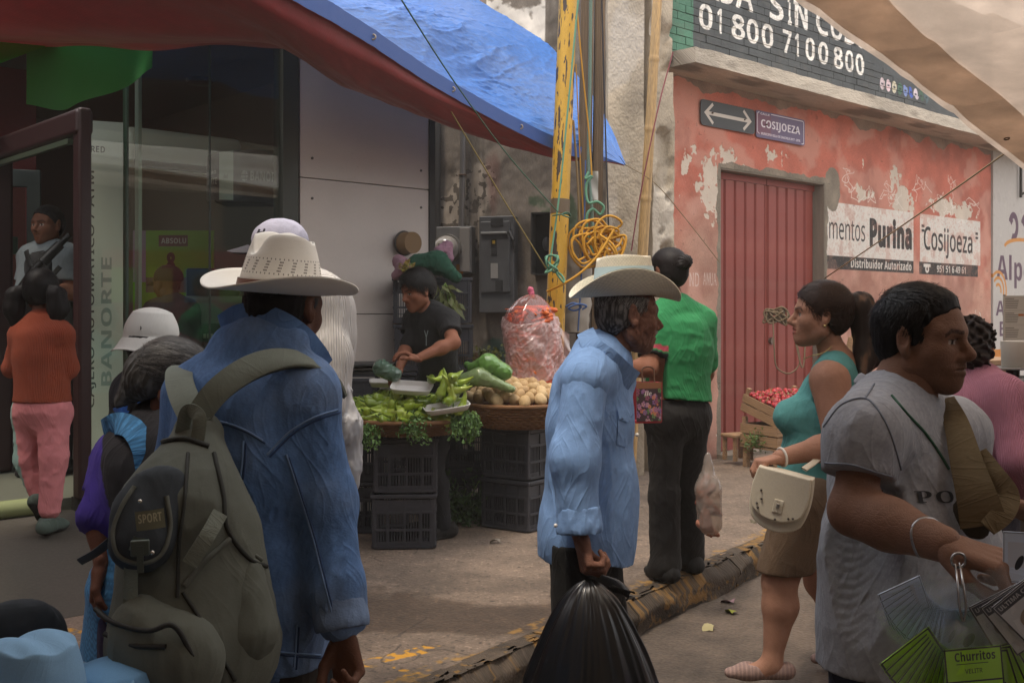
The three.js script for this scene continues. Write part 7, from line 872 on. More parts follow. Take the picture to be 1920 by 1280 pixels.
{ // woman in green jersey seen from behind
  const who = person('person in green jersey and black trousers with hair bun near the red door', 1262, 5.4, 3.55, 1, .15), L = toLocal(who);
  const R = rig({ shL: L(1222, 612, 5.34), shR: L(1316, 604, 5.48), elL: L(1218, 690, 5.25), wrL: L(1168, 690, 5.32), elR: L(1326, 680, 5.52), wrR: L(1318, 735, 5.70), hpL: L(1248, 785, 5.36), hpR: L(1294, 785, 5.46), knL: L(1246, 930, 5.37), anL: L(1248, 1058, 5.36), knR: L(1292, 925, 5.5), anR: L(1294, 1042, 5.55), neck: L(1265, 570, 5.42), head: L(1252, 512, 5.44) }, { wid: 1.10, dep: 1.12, hipw: 1.02, bust: .8, leg: 1.04 });
  const hm = headMatrix(R.J, .25, .05, 0, 1.02); bodyMesh(who, R, { skin: '#8d5f4a', head: { cell: .006, hair: '#15110f' }, hm, hands: [handPrims(R.J.wrL, L(1145, 690, 5.36).sub(R.J.wrL), V(0, -1, 0), -1, .7)] });
  mesh('hair', hairGeo({ col: '#1a1412', lift: .009, cut: .012, cell: .0055, strand: .003, flow: (x, y, z) => [y * 30 + x * 10, z * 5], extra: [] }).applyMatrix4(hm), HAIR, who);
  strands(who, hm, { n: 3600, len: .06, lift: .010, flow: toPoint(0, .045, -.12), keep: inHair(.012), seed: 7, c: '#231a17', rough: .12 });
  const bq = inHead(hm, [0, .045, -.115]); mesh('hair_bun', field([El(bq, [.042, .040, .036], .01), Cn(bq.clone().add(V(-.02, .01, 0)), bq.clone().add(V(.03, -.015, -.012)), .022, .02, .01)], .0045, { disp: (x, y, z) => .006 * (Math.sin(14 * Math.atan2(y - bq.y, x - bq.x) + 90 * Math.hypot(x - bq.x, y - bq.y)) * .3 + fbm(x * 60, y * 60, z * 60) - .5), color: dye('#1c1614', .3) }), HAIR, who);
  const sl = R.J.elL.clone().sub(R.J.shL).normalize(), sc = R.J.shL.clone().lerp(R.J.elL, .72), gc = hex('#2f8a52');
  cloth(who, 'jersey', [...grow(R.torso, .018), ...grow(R.sh, .014), Cn(R.at(0, .0, 0), R.at(0, .25, 0), .172, .150, .05, { w: R.Z.toArray(), s: .85 }), Cn(R.J.shL, R.J.elL, .066, .060, .04), Cn(R.J.shR, R.J.elR, .066, .058, .04)], .009, { disp: folds(93, .011, 8, [.6, 1.2, .6]), clip: (x, y, z) => { const a = V(x, y, z).sub(sc).dot(sl); return Math.max(.915 + .10 * x - y, x > R.J.shL.x - .03 && a > 0 ? a : -1); }, color: (x, y, z) => { const k = .88 + .3 * (fbm(x * 12, y * 12, z * 12) - .5); const q = V(x, y, z).sub(sc).dot(sl); if (x > R.J.shL.x - .03 && q > -.045 && q < -.02) return [.5 * k, .06, .09]; if (x > R.J.shL.x - .03 && q > -.012) return [.03, .03, .03]; return [gc.r * k, gc.g * k, gc.b * k]; } }, FAB);
  cloth(who, 'trousers', [...grow([R.Lg.L[0], R.Lg.R[0]], .012), Cn(R.J.knL, R.J.anL, .080, .074, .03), Cn(R.J.knR, R.J.anR, .080, .072, .03), ...grow(R.torso.slice(0, 1), .012), Cn(R.J.anL, R.J.anL.clone().add(V(0, -.03, .03)), .072, .075, .03)], .009, { disp: folds(103, .010, 9, [1, .8, 1]), clip: (x, y, z) => Math.max(y - 1.02, .022 - y + (0)), color: dye('#1d1b1a', .25) }, TWILL);
  shoe(who, R.J.anL.clone().setY(.075), { col: '#171616' }); shoe(who, R.J.anR.clone().setY(.075), { col: '#171616' });
  const hb = thing('tote_bag', 'small floral print tote with red side and brown top held at the green jersey', 'handbag', P(1212, 752, 5.12), .25); const tx = canvasTex(256, 320, (x, w, h) => { x.fillStyle = '#3c2a2e'; x.fillRect(0, 0, w, h); const r = RNG(6), cs = ['#9a6a8a', '#b98a92', '#7d5a86', '#5f7d4a', '#c47a58', '#8a4a60']; for (let i = 0; i < 60; i++) { const X = r() * w, Y = h * .2 + r() * h * .8, s = 10 + 16 * r(); x.fillStyle = cs[i % 6]; for (let k = 0; k < 5; k++) { x.beginPath(); x.ellipse(X + s * .6 * Math.cos(k * 1.26), Y + s * .6 * Math.sin(k * 1.26), s * .45, s * .35, k, 0, 7); x.fill(); } } x.fillStyle = '#8a5a3c'; x.fillRect(0, 0, w, h * .16); for (let i = 0; i < 40; i++) { x.strokeStyle = '#6d452c'; x.lineWidth = 2; x.beginPath(); x.moveTo(i * 14 - 60, 0); x.lineTo(i * 14, h * .16); x.stroke(); } x.fillStyle = '#d9cfc9'; fit(x, 'lle', w * .30, w * .6, h * .22, h * .34, 'italic bold 100px serif'); });
  mesh('bag_front', box(.125, .185, .006, 0, 0, .034), M('#ffffff', .7, { map: tx }), hb); mesh('bag_side', box(.012, .19, .066, .062, -.004, 0), M('#a3222f', .7), hb); mesh('bag_back', box(.12, .185, .006, 0, 0, -.032), M('#8a1f2a', .7), hb); mesh('bag_base', box(.126, .012, .068, 0, -.096, 0), M('#a3222f', .7), hb); mesh('handle', tube([[-.03, .09, .03], [-.025, .16, .02], [.025, .16, .02], [.03, .09, .03]], .004, 30), M('#5a3a28', .7), hb);
  const mb = thing('bag_of_chicken', 'clear plastic bag with pinkish chicken pieces hanging beside the black trousers', 'bag', P(1328, 935, 5.25)); const r = RNG(4); mesh('film', field([Cn([0, .22, 0], [0, .05, 0], .012, .05, .03), Cn([0, .05, 0], [.01, -.12, 0], .062, .058, .03)], .008, { disp: folds(5, .012, 22) }), MP('#d9cfc6', .25, { transmission: .75, thickness: 0, opacity: 1 }), mb); for (let i = 0; i < 7; i++) mesh('piece', field([Cn([0, .03, 0], [.0, -.03, 0], .022, .026, .02), Cn([0, -.03, 0], [.012, -.075, 0], .016, .012, .02)], .008, { color: dye(i % 2 ? '#8a5548' : '#a3705c', .3, i) }).rotateZ(r() * 2 - 1).translate((r() - .5) * .04, .07 - i * .035, (r() - .5) * .03), SKIN, mb);
}
{ // boy in black T-shirt behind the stall
  const who = person('young person in black T-shirt bending over the stall behind the green chillies', 810, 6.45, -1.0, 1, .15), L = toLocal(who);
  const R = rig({ shL: L(838, 602, 6.30), shR: L(778, 600, 6.52), elL: L(850, 642, 6.15), wrL: L(782, 672, 5.98), elR: L(764, 645, 6.46), wrR: L(748, 692, 6.30), hpL: L(846, 720, 6.5), hpR: L(805, 720, 6.62), neck: L(806, 582, 6.42), head: L(782, 545, 6.34), knL: [.09, .43, .05], knR: [-.09, .43, .05], anL: [.1, .075, -.02], anR: [-.1, .075, -.02] }, { bs: .92, wid: .95 });
  const hm = headMatrix(R.J, .12, .28, 0, 1.0); bodyMesh(who, R, { skin: '#8a5a45', seed: 9, head: { cell: .0045, hair: '#120e0d', fat: .003, nose: .85 }, hm, hands: [handPrims(R.J.wrL, L(762, 662, 5.96).sub(R.J.wrL), V(0, -1, 0), 1, .5, .9), handPrims(R.J.wrR, L(735, 712, 6.2).sub(R.J.wrR), V(0, -1, 0), -1, .6, .9)] });
  mesh('hair', hairGeo({ col: '#110e0d', lift: .018, cut: .0, cell: .005, strand: .008, f: 70, flow: (x, y, z) => [x * 30, z * 10 + y * 6], extra: [El([0, .085, .045], [.06, .028, .045], .02)] }).applyMatrix4(hm), HAIR, who);
  strands(who, hm, { n: 4000, len: .05, lift: .020, flow: p => shortFlow(p).add(V(.3, -.2, 0)), keep: inHair(.004), seed: 8, c: '#171210', rough: .7, stick: .008 });
  const sl = R.J.elL.clone().sub(R.J.shL).normalize(), sc = R.J.shL.clone().lerp(R.J.elL, .62), sr = R.J.elR.clone().sub(R.J.shR).normalize(), s2 = R.J.shR.clone().lerp(R.J.elR, .62);
  cloth(who, 't_shirt', [...grow(R.torso, .02), ...grow(R.sh, .014), Cn(R.J.shL, R.J.elL, .066, .062, .04), Cn(R.J.shR, R.J.elR, .066, .062, .04)], .009, { disp: folds(113, .010, 9), clip: (x, y, z) => { const a = V(x, y, z).sub(sc).dot(sl), b = V(x, y, z).sub(s2).dot(sr); return Math.max(.78 - y, x > R.J.shL.x - .04 ? a : -1, x < R.J.shR.x + .04 ? b : -1); }, color: dye('#1b1a1b', .25) }, FAB);
  { const y = mesh('print', [rod([0, 0, 0], [0, -.05, 0], .004, .004, 6), rod([0, 0, 0], [-.022, .04, .0], .004, .004, 6), rod([0, 0, 0], [.022, .04, 0], .004, .004, 6)], M('#8f9a9a', .8), who); y.position.copy(L(799, 632, 6.29)); y.scale.z = .3; }
  cloth(who, 'trousers', [...grow([...R.Lg.L, ...R.Lg.R], .018), ...grow(R.torso.slice(0, 1), .012)], .014, { clip: (x, y) => .05 - y, color: dye('#1c1d22', .2) }); shoe(who, R.J.anL); shoe(who, R.J.anR);
}
console.log('people b ok');
{ // girl with pigtails at the bank door
  const who = person('child with two dark pigtails in orange sweater and pink trousers at the bank door', 75, 5.55, 3.0, 1, .375), L = toLocal(who);
  const R = rig({ shL: L(38, 628, 5.58), shR: L(116, 628, 5.52), elL: L(22, 690, 5.62), wrL: L(45, 680, 5.78), elR: L(128, 690, 5.56), wrR: L(108, 690, 5.75), hpL: L(58, 775, 5.55), hpR: L(98, 775, 5.52), knL: L(52, 860, 5.56), anL: L(78, 935, 5.56), knR: L(100, 860, 5.46), anR: L(92, 955, 5.42), neck: L(78, 600, 5.58), head: L(78, 548, 5.60) }, { bs: .76, h: 1.32, wid: 1.08, dep: 1.1 });
  const hm = headMatrix(R.J, .05, .05, 0, .98); bodyMesh(who, R, { skin: '#7d5241', head: { cell: .006 }, hm });
  const PT = s => [Cn(inHead(hm, [s * .07, .02, -.055]), inHead(hm, [s * .115, -.02, -.06]), .02, .034, .02), Cn(inHead(hm, [s * .115, -.02, -.06]), inHead(hm, [s * .122, -.09, -.055]), .050, .052, .02), Cn(inHead(hm, [s * .125, -.09, -.055]), inHead(hm, [s * .100, -.235, -.055]), .050, .012, .02)];
  mesh('hair', hairGeo({ col: '#12100f', lift: .010, cut: .012, cell: .0055, noEar: true, flow: (x, y, z) => [y * 30 + z * 20, Math.abs(x) * 6], subs: [SUB(Cn([0, .14, 0], [0, -.08, -.13], .004, .004, .004))] }).applyMatrix4(hm), HAIR, who);
  strands(who, hm, { n: 3600, len: .06, lift: .011, flow: p => V(Math.sign(p.x) * .10 - p.x, .01 - p.y, -.055 - p.z), keep: p => inHair(.012)(p) && Math.abs(p.x) > .003, seed: 9, rough: .15 });
  for (const s of [-1, 1]) { mesh('pigtail', field(PT(s), .005, { disp: (x, y, z) => .012 * (fbm(x * 60, y * 9, z * 60, 3) - .5), color: dye('#131010', .4) }), HAIR, who); mesh('hair_tie', new THREE.TorusGeometry(.018, .006, 8, 16).translate(...inHead(hm, [s * .085, .008, -.057]).toArray()), M('#5a4a44', .8), who); }
  cloth(who, 'sweater', [...grow(R.torso, .022), ...grow(R.sh, .014), Cn(R.at(0, -.02, 0), R.at(0, .2, 0), .135, .125, .05, { w: R.Z.toArray(), s: .85 }), Cn(R.J.shL, R.J.elL, .05, .046, .03), Cn(R.J.elL, R.J.wrL, .046, .04, .03), Cn(R.J.shR, R.J.elR, .05, .046, .03), Cn(R.J.elR, R.J.wrR, .046, .04, .03)], .009, { disp: folds(123, .008, 10), clip: (x, y) => .665 - y, color: dye('#94442a', .12) }, RIB); cloth(who, 'waistband', [Cn(R.at(0, .0, 0), R.at(0, .03, 0), .132, .130, .02, { w: R.Z.toArray(), s: .86 })], .009, { clip: (x, y) => Math.max(.66 - y, y - .715), color: dye('#8a4128', .12) }, RIB);
  const pcol = (x, y, z) => { const k = .9 + .25 * (fbm(x * 14, y * 14, z * 14) - .5); const side = x > lerp(R.J.anL.x + .03, R.J.hpL.x + .055, clamp(y / .55)); return side ? [.28 * k, .44 * k, .40 * k] : [.62 * k, .22 * k, .23 * k]; };
  cloth(who, 'trousers', [...grow([R.Lg.L[0], R.Lg.R[0]], .024), ...grow(R.torso.slice(0, 1), .020), Cn(R.J.knL, R.J.anL, .066, .052, .03), Cn(R.J.knR, R.J.anR, .066, .052, .03)], .008, { disp: folds(133, .012, 10, [1, .9, 1]), clip: (x, y) => Math.max(.075 - y, y - .70), color: pcol }, FAB);
  shoe(who, R.J.anL.clone().add(V(0, .0, -.05)), { s: .88, col: '#4c5a52', sole: '#22241f', pitch: .75 }); shoe(who, R.J.anR.clone().setY(.07), { s: .88, col: '#4c5a52' });
}
{ // guard inside the bank
  const who = person('uniformed person with dark vest and slung long arm standing inside the bank door', 92, 6.9, -.25, 1, .455), L = toLocal(who);
  const R = rig({ shL: L(125, 478, 6.8), shR: L(55, 482, 6.85), elL: L(135, 550, 6.75), wrL: L(80, 540, 6.65), elR: L(42, 550, 6.75), wrR: L(75, 555, 6.62), hpL: L(105, 640, 6.9), hpR: L(72, 640, 6.9), neck: L(90, 462, 6.87), head: L(88, 422, 6.84), knL: [.09, .46, .02], knR: [-.09, .46, .02], anL: [.1, .075, 0], anR: [-.1, .075, 0] }, { wid: 1.05, neckw: 1.15 });
  const hm = headMatrix(R.J, -.1, .05, 0, 1.04); bodyMesh(who, R, { skin: '#6f4a39', head: { cell: .0045, fat: .006, hair: '#0f0c0b' }, hm, hands: [handPrims(R.J.wrL, L(62, 532, 6.6).sub(R.J.wrL), V(0, -.3, 1), 1, .8), handPrims(R.J.wrR, L(95, 560, 6.58).sub(R.J.wrR), V(0, -.3, 1), -1, .8)] });
  mesh('hair', hairGeo({ col: '#0f0c0b', lift: .008, cut: .004, cell: .0055 }).applyMatrix4(hm), HAIR, who);
  cloth(who, 'shirt', [...grow(R.torso, .016), ...grow(R.sh, .013), Cn(R.J.shL, R.J.elL, .066, .062, .04), Cn(R.J.shR, R.J.elR, .066, .062, .04)], .011, { disp: folds(143, .008, 9), clip: (x, y, z) => Math.max(.9 - y, x > R.J.shL.x + .0 && y < R.J.elL.y + .08 ? .01 : -1, x < R.J.shR.x && y < R.J.elR.y + .08 ? .01 : -1), color: dye('#656d70', .1) }, FAB);
  cloth(who, 'vest', [...grow(R.torso.slice(1, 3), .034)], .011, { disp: folds(153, .012, 10), clip: (x, y, z) => Math.max(Math.abs(x) - .13, .95 - y), color: dye('#161719', .2) }, TWILL);
  cloth(who, 'trousers', [...grow([...R.Lg.L, ...R.Lg.R], .02), ...grow(R.torso.slice(0, 1), .02)], .015, { clip: (x, y) => .05 - y, color: dye('#1d1f24', .15) }); shoe(who, R.J.anL); shoe(who, R.J.anR);
  const gun = thing('long_arm', 'black long arm slung across the guard in the bank doorway', 'weapon'); const bm = M('#121313', .45, { metalness: .4 }); mesh('barrel', rod(P(60, 508, 6.55), P(130, 440, 6.62), .020, .018, 12), bm, gun); mesh('stock', rod(P(28, 560, 6.52), P(66, 502, 6.55), .034, .026, 10), bm, gun); mesh('fore_end', rod(P(78, 492, 6.55), P(112, 458, 6.6), .032, .030, 10), bm, gun); mesh('sling', ribbon([P(48, 470, 6.62), P(58, 500, 6.55), P(80, 530, 6.6), P(112, 500, 6.66)], .03, V(0, 0, 1)), bm, gun);
}
{ // bucket hat, seen from behind
  const who = person('person in pale bucket hat with a blue bag, half hidden left of the denim jacket', 300, 3.95, 2.2), L = toLocal(who);
  const R = rig({ shL: L(245, 735, 4.0), shR: L(350, 730, 3.85), hpL: L(265, 930, 3.98), hpR: L(330, 930, 3.9), elL: L(228, 840, 4.0), wrL: L(240, 920, 4.1), elR: L(365, 840, 3.8), wrR: L(360, 920, 3.85), neck: L(298, 700, 3.95), head: L(290, 650, 3.95), knL: [.08, .4, 0], knR: [-.08, .4, 0], anL: [.08, .075, 0], anR: [-.08, .075, 0] }, { bs: .9 });
  const hm = headMatrix(R.J, .2, .15, 0, .98); bodyMesh(who, R, { skin: '#5f3d30', head: { cell: .006 }, hm }); mesh('hair', hairGeo({ col: '#131010', cell: .006, lift: .004, clip: (x, y, z, a) => Math.max(a, y - .03) }).applyMatrix4(hm), HAIR, who);
  cloth(who, 'jacket', [...grow(R.torso, .025), ...grow(R.sh, .02), ...grow([...R.A.L, ...R.A.R], .02)], .012, { disp: folds(163, .01, 9), clip: (x, y) => .72 - y, color: dye('#1f2128', .2) }); cloth(who, 'trousers', [...grow([...R.Lg.L, ...R.Lg.R], .02), ...grow(R.torso.slice(0, 1), .015)], .015, { clip: (x, y) => .05 - y, color: dye('#24262c', .15) }); shoe(who, R.J.anL); shoe(who, R.J.anR);
  const H = hatGeo({ rx: .088, rz: .100, h: .085, taper: .70, bx: .130, bz: .138, curl: 0, drop: .0, dent: 0, bulge: .05, flat: 0 }), p = H.attributes.position; for (let i = 0; i < p.count; i++) { const r = Math.hypot(p.getX(i), p.getZ(i)), y = p.getY(i); if (y < .006) p.setY(i, y - sstep(.085, .14, r) * (.058 + .008 * Math.sin(3 * Math.atan2(p.getX(i), p.getZ(i))))); } H.computeVertexNormals();
  const hat = mesh('bucket_hat', H, M('#ffffff', .9, { map: mottle('#c3c1bb', .06, { scale: 3 }), bumpMap: clothBump, bumpScale: .001 }), who); hat.position.copy(L(283, 628, 3.95)); hat.quaternion.setFromEuler(new THREE.Euler(.05, 0, .06)); mesh('eyelet', new THREE.TorusGeometry(.005, .002, 6, 12).translate(...L(262, 614, 3.86).sub(hat.position).toArray()), M('#3c3a38', .4), hat);
  const bb = thing('blue_bag', 'bright blue bag with black webbing on the back of the bucket hat wearer', 'bag', who.position.toArray(), 2.2); cloth(bb, 'bag_body', [Cn(L(262, 715, 3.82), L(285, 770, 3.8), .055, .085, .05), Cn(L(230, 762, 3.84), L(250, 770, 3.8), .035, .05, .04)], .008, { disp: folds(173, .010, 12), color: dye('#2458a8', .12) }, TWILL); const nb = L(300, 700, 3).sub(L(300, 700, 4)).normalize(); mesh('webbing', ribbon([[262, 690, 3.74], [252, 730, 3.70], [246, 770, 3.71]].map(a => L(...a)), .03, nb), M('#17181b', .8), bb); mesh('webbing', ribbon([[210, 760, 3.79], [235, 752, 3.74], [262, 765, 3.69]].map(a => L(...a)), .02, nb), M('#17181b', .8), bb);
}
{ // woman with grey hair, purple blouse and checked apron
  const who = person('grey haired person in purple blouse and blue checked apron left of the backpack', 262, 3.05, 2.0), L = toLocal(who);
  const R = rig({ shL: L(226, 862, 3.06), shR: L(340, 830, 2.92), elL: L(190, 962, 3.0), wrL: L(190, 1060, 2.94), elR: L(360, 960, 2.85), wrR: L(380, 1060, 2.9), hpL: L(236, 1120, 3.12), hpR: L(330, 1110, 2.98), knL: [.09, .4, 0], knR: [-.09, .4, 0], anL: [.09, .075, 0], anR: [-.09, .075, 0], neck: L(300, 790, 3.02), head: L(325, 722, 3.0) }, { bs: .88, wid: .95, dep: 1.0 });
  const hm = headMatrix(R.J, -.3, .45, .1, 1.0); bodyMesh(who, R, { skin: '#5d3b2e', head: { cell: .006 }, hm, hands: [handPrims(R.J.wrL, L(190, 1130, 2.95).sub(R.J.wrL), L(240, 1060, 2.9).sub(R.J.wrL), 1, .5)] });
  mesh('hair', hairGeo({ col: '#25221f', grey: .6, greyCol: '#545557', lift: .012, cut: .014, cell: .005, noEar: true, strand: .004, f: 90, flow: (x, y, z) => [x * 36, z * 6 + y * 3], extra: [Cn([0, -.02, -.09], [0, -.10, -.10], .05, .03, .04), Cn([0, .09, .02], [0, .02, -.11], .03, .03, .03)] }).applyMatrix4(hm), HAIR, who);
  strands(who, hm, { n: 5000, len: .09, lift: .013, flow: p => V(p.x * 2, -.2, -1), keep: inHair(.014), seed: 10, c: '#2f2d2c', grey: .4, greyCol: '#5f5d5c', rough: .3, stick: .006, w: .0008 });
  const sl = R.J.elL.clone().sub(R.J.shL).normalize(), sc = R.J.shL.clone().lerp(R.J.elL, .70);
  cloth(who, 'blouse', [...grow(R.torso, .022), ...grow(R.sh, .018), Cn(R.J.shL, R.J.elL, .068, .070, .04), Cn(R.J.shR, R.J.elR, .06, .06, .04)], .009, { disp: folds(183, .012, 10), clip: (x, y, z) => { const a = V(x, y, z).sub(sc).dot(sl); return Math.max(.62 - y, x > R.J.shL.x - .05 ? a : -1); }, color: (x, y, z) => { const k = .85 + .4 * (fbm(x * 14, y * 14, z * 14) - .5); const sv = V(x, y, z).sub(R.J.shL), st = clamp(sv.dot(sl) / .2, .1, 1); return sv.addScaledVector(sl, -st * .2).length() < .11 ? [.047 * k, .023 * k, .26 * k] : [.010 * k, .009 * k, .013 * k]; } }, FAB);
  const chk = (x, y, z) => { const a = Math.sin((x + z) * 520) > 0, b = Math.sin(y * 520) > 0, k = a === b ? 1 : .55; return [.05 * k, .20 * k, .42 * k]; };
  cloth(who, 'shawl', [Cn(R.J.neck.clone().add(V(.02, -.05, -.03)), R.J.neck.clone().lerp(R.J.shL, .45).add(V(-.01, -.03, -.03)), .07, .062, .04), Cn(R.J.neck.clone().add(V(0, -.03, -.03)), R.J.neck.clone().add(V(0, -.08, -.05)), .07, .075, .04)], .008, { disp: folds(193, .008, 12), color: dye('#15151a', .3) }, FAB); mesh('apron_strap', paint(ribbon([[196, 806, 3.02], [222, 794, 2.95], [250, 806, 2.90], [268, 838, 2.88], [276, 880, 2.88]].map(a => L(...a)), .062, [L(200, 760, 2.5).sub(L(200, 800, 3)), L(240, 780, 2.5).sub(L(240, 800, 3))], .005, 80), chk), FAB, who);
  cloth(who, 'apron', [...grow(R.torso.slice(0, 2), .036), Cn(R.at(.03, -.02, 0), R.at(.05, -.32, .0), .155, .17, .05)], .0075, { disp: folds(203, .014, 9), clip: (x, y, z) => Math.max(.5 - y, y - 1.0), color: chk }, FAB); cloth(who, 'skirt', [Cn(R.at(0, 0, 0), R.at(0, -.48, 0), .15, .18, .05)], .012, { disp: folds(213, .02, 7, [1, .1, 1]), clip: (x, y) => .18 - y, color: dye('#231a3c', .2) }); shoe(who, R.J.anL); shoe(who, R.J.anR);
}
{ // white shirt and cap behind the hat
  const who = person('person in white shirt and grey baseball cap standing behind the cream western hat', 585, 3.45, -1.35), L = toLocal(who);
  const R = rig({ shL: L(600, 560, 3.3), shR: L(560, 560, 3.6), elL: L(612, 670, 3.26), wrL: L(606, 760, 3.2), elR: L(560, 680, 3.65), wrR: L(530, 760, 3.6), hpL: L(585, 800, 3.4), hpR: L(575, 800, 3.54), neck: L(565, 535, 3.46), head: L(520, 474, 3.48), knL: [.09, .42, 0], knR: [-.09, .42, 0], anL: [.09, .075, 0], anR: [-.09, .075, 0] }, {});
  const hm = headMatrix(R.J, -.1, .05, 0, .88); bodyMesh(who, R, { skin: '#8d5f4a', head: { cell: .005 }, hm, hands: [handPrims(R.J.wrL, V(0, -1, 0), V(-1, 0, 0), 1, .8)] }); mesh('hair', hairGeo({ col: '#17120f', lift: .010, cell: .005, cut: .014, strand: .008, clip: (x, y, z, a) => Math.max(a, y - .04), extra: [Cn([0, 0, -.1], [0, -.04, -.12], .03, .02, .03)] }).applyMatrix4(hm), HAIR, who);
  const cc = hex('#a9a7b4'), cap = cloth(who, 'cap', [El(inHead(hm, [0, .042, -.012]), [.076, .076, .092], .01)], .005, { disp: folds(223, .004, 14), clip: (x, y, z) => inHead(hm, [0, .03, 0]).y - y, color: dye('#aeabba', .08) }, TWILL); mesh('cap_brim', sheet(16, 8, (u, v) => { const a = lerp(-1.25, 1.25, u), r = lerp(.085, .165, v * Math.cos(a * .6)); return inHead(hm, [Math.sin(a) * Math.min(r, .09), .036 - .02 * v - .018 * Math.abs(Math.sin(a)), Math.cos(a) * r * .98 + .02]); }), M('#3d3b40', .8), cap); mesh('cap_mark', [rod(inHead(hm, [.055, .085, .055]), inHead(hm, [.062, .062, .066]), .004), rod(inHead(hm, [.066, .085, .035]), inHead(hm, [.072, .06, .045]), .004), rod(inHead(hm, [.058, .074, .062]), inHead(hm, [.070, .073, .04]), .003)], M('#26242a', .7), cap);
  cloth(who, 'shirt', [...grow(R.torso, .03), ...grow(R.sh, .016), Cn(R.J.shL, R.J.elL, .074, .07, .04), Cn(R.J.elL, R.J.wrL, .07, .062, .04), Cn(R.J.shR, R.J.elR, .07, .06, .04)], .008, { disp: folds(233, .012, 9), clip: (x, y) => .86 - y, color: dye('#cfc9c2', .06) }, RIB); cloth(who, 'trousers', [...grow([...R.Lg.L, ...R.Lg.R], .02), ...grow(R.torso.slice(0, 1), .015)], .015, { clip: (x, y) => .05 - y, color: dye('#22242a', .15) }); shoe(who, R.J.anL); shoe(who, R.J.anR);
  const wb = thing('white_bag', 'crumpled white plastic bag hanging right of the denim jacket', 'bag', P(640, 800, 3.25)); mesh('film', field([Cn([-.02, .18, 0], [0, .0, 0], .025, .055, .03), Cn([0, 0, 0], [.022, -.17, 0], .055, .035, .03)], .006, { disp: folds(15, .018, 14, [1, .5, 1]) }), MP('#c9c7c6', .4, { transmission: .25, thickness: 0 }), wb);
}
{ // woman in pink ribbed sweater beyond the grey T-shirt
  const who = person('person with dark curly hair in pink ribbed sweater at the fruit stall', 1835, 4.3, 2.35), L = toLocal(who);
  const R = rig({ shL: L(1790, 735, 4.45), shR: L(1885, 745, 4.15), elL: L(1775, 850, 4.5), wrL: L(1800, 930, 4.6), elR: L(1912, 860, 4.05), wrR: L(1935, 940, 4.2), hpL: L(1800, 930, 4.42), hpR: L(1860, 930, 4.25), neck: L(1836, 712, 4.32), head: L(1822, 655, 4.36), knL: [.09, .42, 0], knR: [-.09, .42, 0], anL: [.09, .075, 0], anR: [-.09, .075, 0] }, { wid: 1.12, dep: 1.2 });
  const hm = headMatrix(R.J, .35, .3, 0, 1); bodyMesh(who, R, { skin: '#9a6b54', head: { cell: .006 }, hm });
  const curl = (x, y, z) => .03 * (fbm(x * 26, y * 26, z * 26, 3) - .5) + .012 * Math.sin(x * 130 + 5 * noise(y * 30, z * 30)) * Math.sin(y * 130); mesh('hair', field([El([0, .036, -.014], [.09, .095, .112], .02), El([0, -.03, -.06], [.085, .07, .07], .03)], .005, { disp: curl, clip: (x, y, z) => (z - y - .03) * .7, color: dye('#241c19', .45, 2, 60) }).applyMatrix4(hm), HAIR, who);
  cloth(who, 'sweater', [...grow(R.torso, .03), ...grow(R.sh, .02), Cn(R.J.shL, R.J.elL, .072, .062, .05), Cn(R.J.elL, R.J.wrL, .062, .05, .04), Cn(R.J.shR, R.J.elR, .072, .064, .05), Cn(R.J.elR, R.J.wrR, .064, .05, .04)], .008, { disp: folds(243, .008, 8), clip: (x, y) => .72 - y, color: dye('#b0768a', .08) }, RIB); cloth(who, 'trousers', [...grow([...R.Lg.L, ...R.Lg.R], .02), ...grow(R.torso.slice(0, 1), .015)], .015, { clip: (x, y) => .05 - y, color: dye('#33303a', .15) }); shoe(who, R.J.anL); shoe(who, R.J.anR);
}
{ // customer with black cap inside the bank
  const who = person('person in black cap and dark jacket standing inside behind the bank glass', 318, 6.9, -2.2, 1, .455), L = toLocal(who);
  const R = rig({ shL: L(290, 585, 6.95), shR: L(352, 585, 6.8), hpL: L(300, 760, 6.9), hpR: L(340, 760, 6.85), elL: L(280, 660, 6.95), elR: L(362, 660, 6.8), wrL: L(290, 720, 7.0), wrR: L(355, 720, 6.9), neck: L(322, 570, 6.9), head: L(314, 533, 6.9), knL: [.08, .35, 0], knR: [-.08, .35, 0], anL: [.08, .075, 0], anR: [-.08, .075, 0] }, {});
  const hm = headMatrix(R.J, 0, .1, 0, 1); bodyMesh(who, R, { skin: '#5f4234', head: { cell: .007 }, hm }); const cap = cloth(who, 'cap', [El(inHead(hm, [0, .042, -.012]), [.088, .085, .104], .01)], .007, { clip: (x, y, z) => inHead(hm, [0, .02, 0]).y - y, color: dye('#121214', .1) }); mesh('cap_brim', sheet(10, 5, (u, v) => { const a = lerp(-1.2, 1.2, u), r = lerp(.085, .16, v); return inHead(hm, [Math.sin(a) * Math.min(r, .09), .026 - .015 * v, Math.cos(a) * r + .02]); }), M('#121214', .8), cap);
  cloth(who, 'jacket', [...grow(R.torso, .025), ...grow(R.sh, .02), ...grow([...R.A.L, ...R.A.R], .02)], .014, { disp: folds(253, .01, 9), clip: (x, y) => .7 - y, color: dye('#232227', .2) }); cloth(who, 'trousers', [...grow([...R.Lg.L, ...R.Lg.R], .02), ...grow(R.torso.slice(0, 1), .015)], .016, { clip: (x, y) => .05 - y, color: dye('#222', .15) }); shoe(who, R.J.anL); shoe(who, R.J.anR);
}
console.log('people c ok');
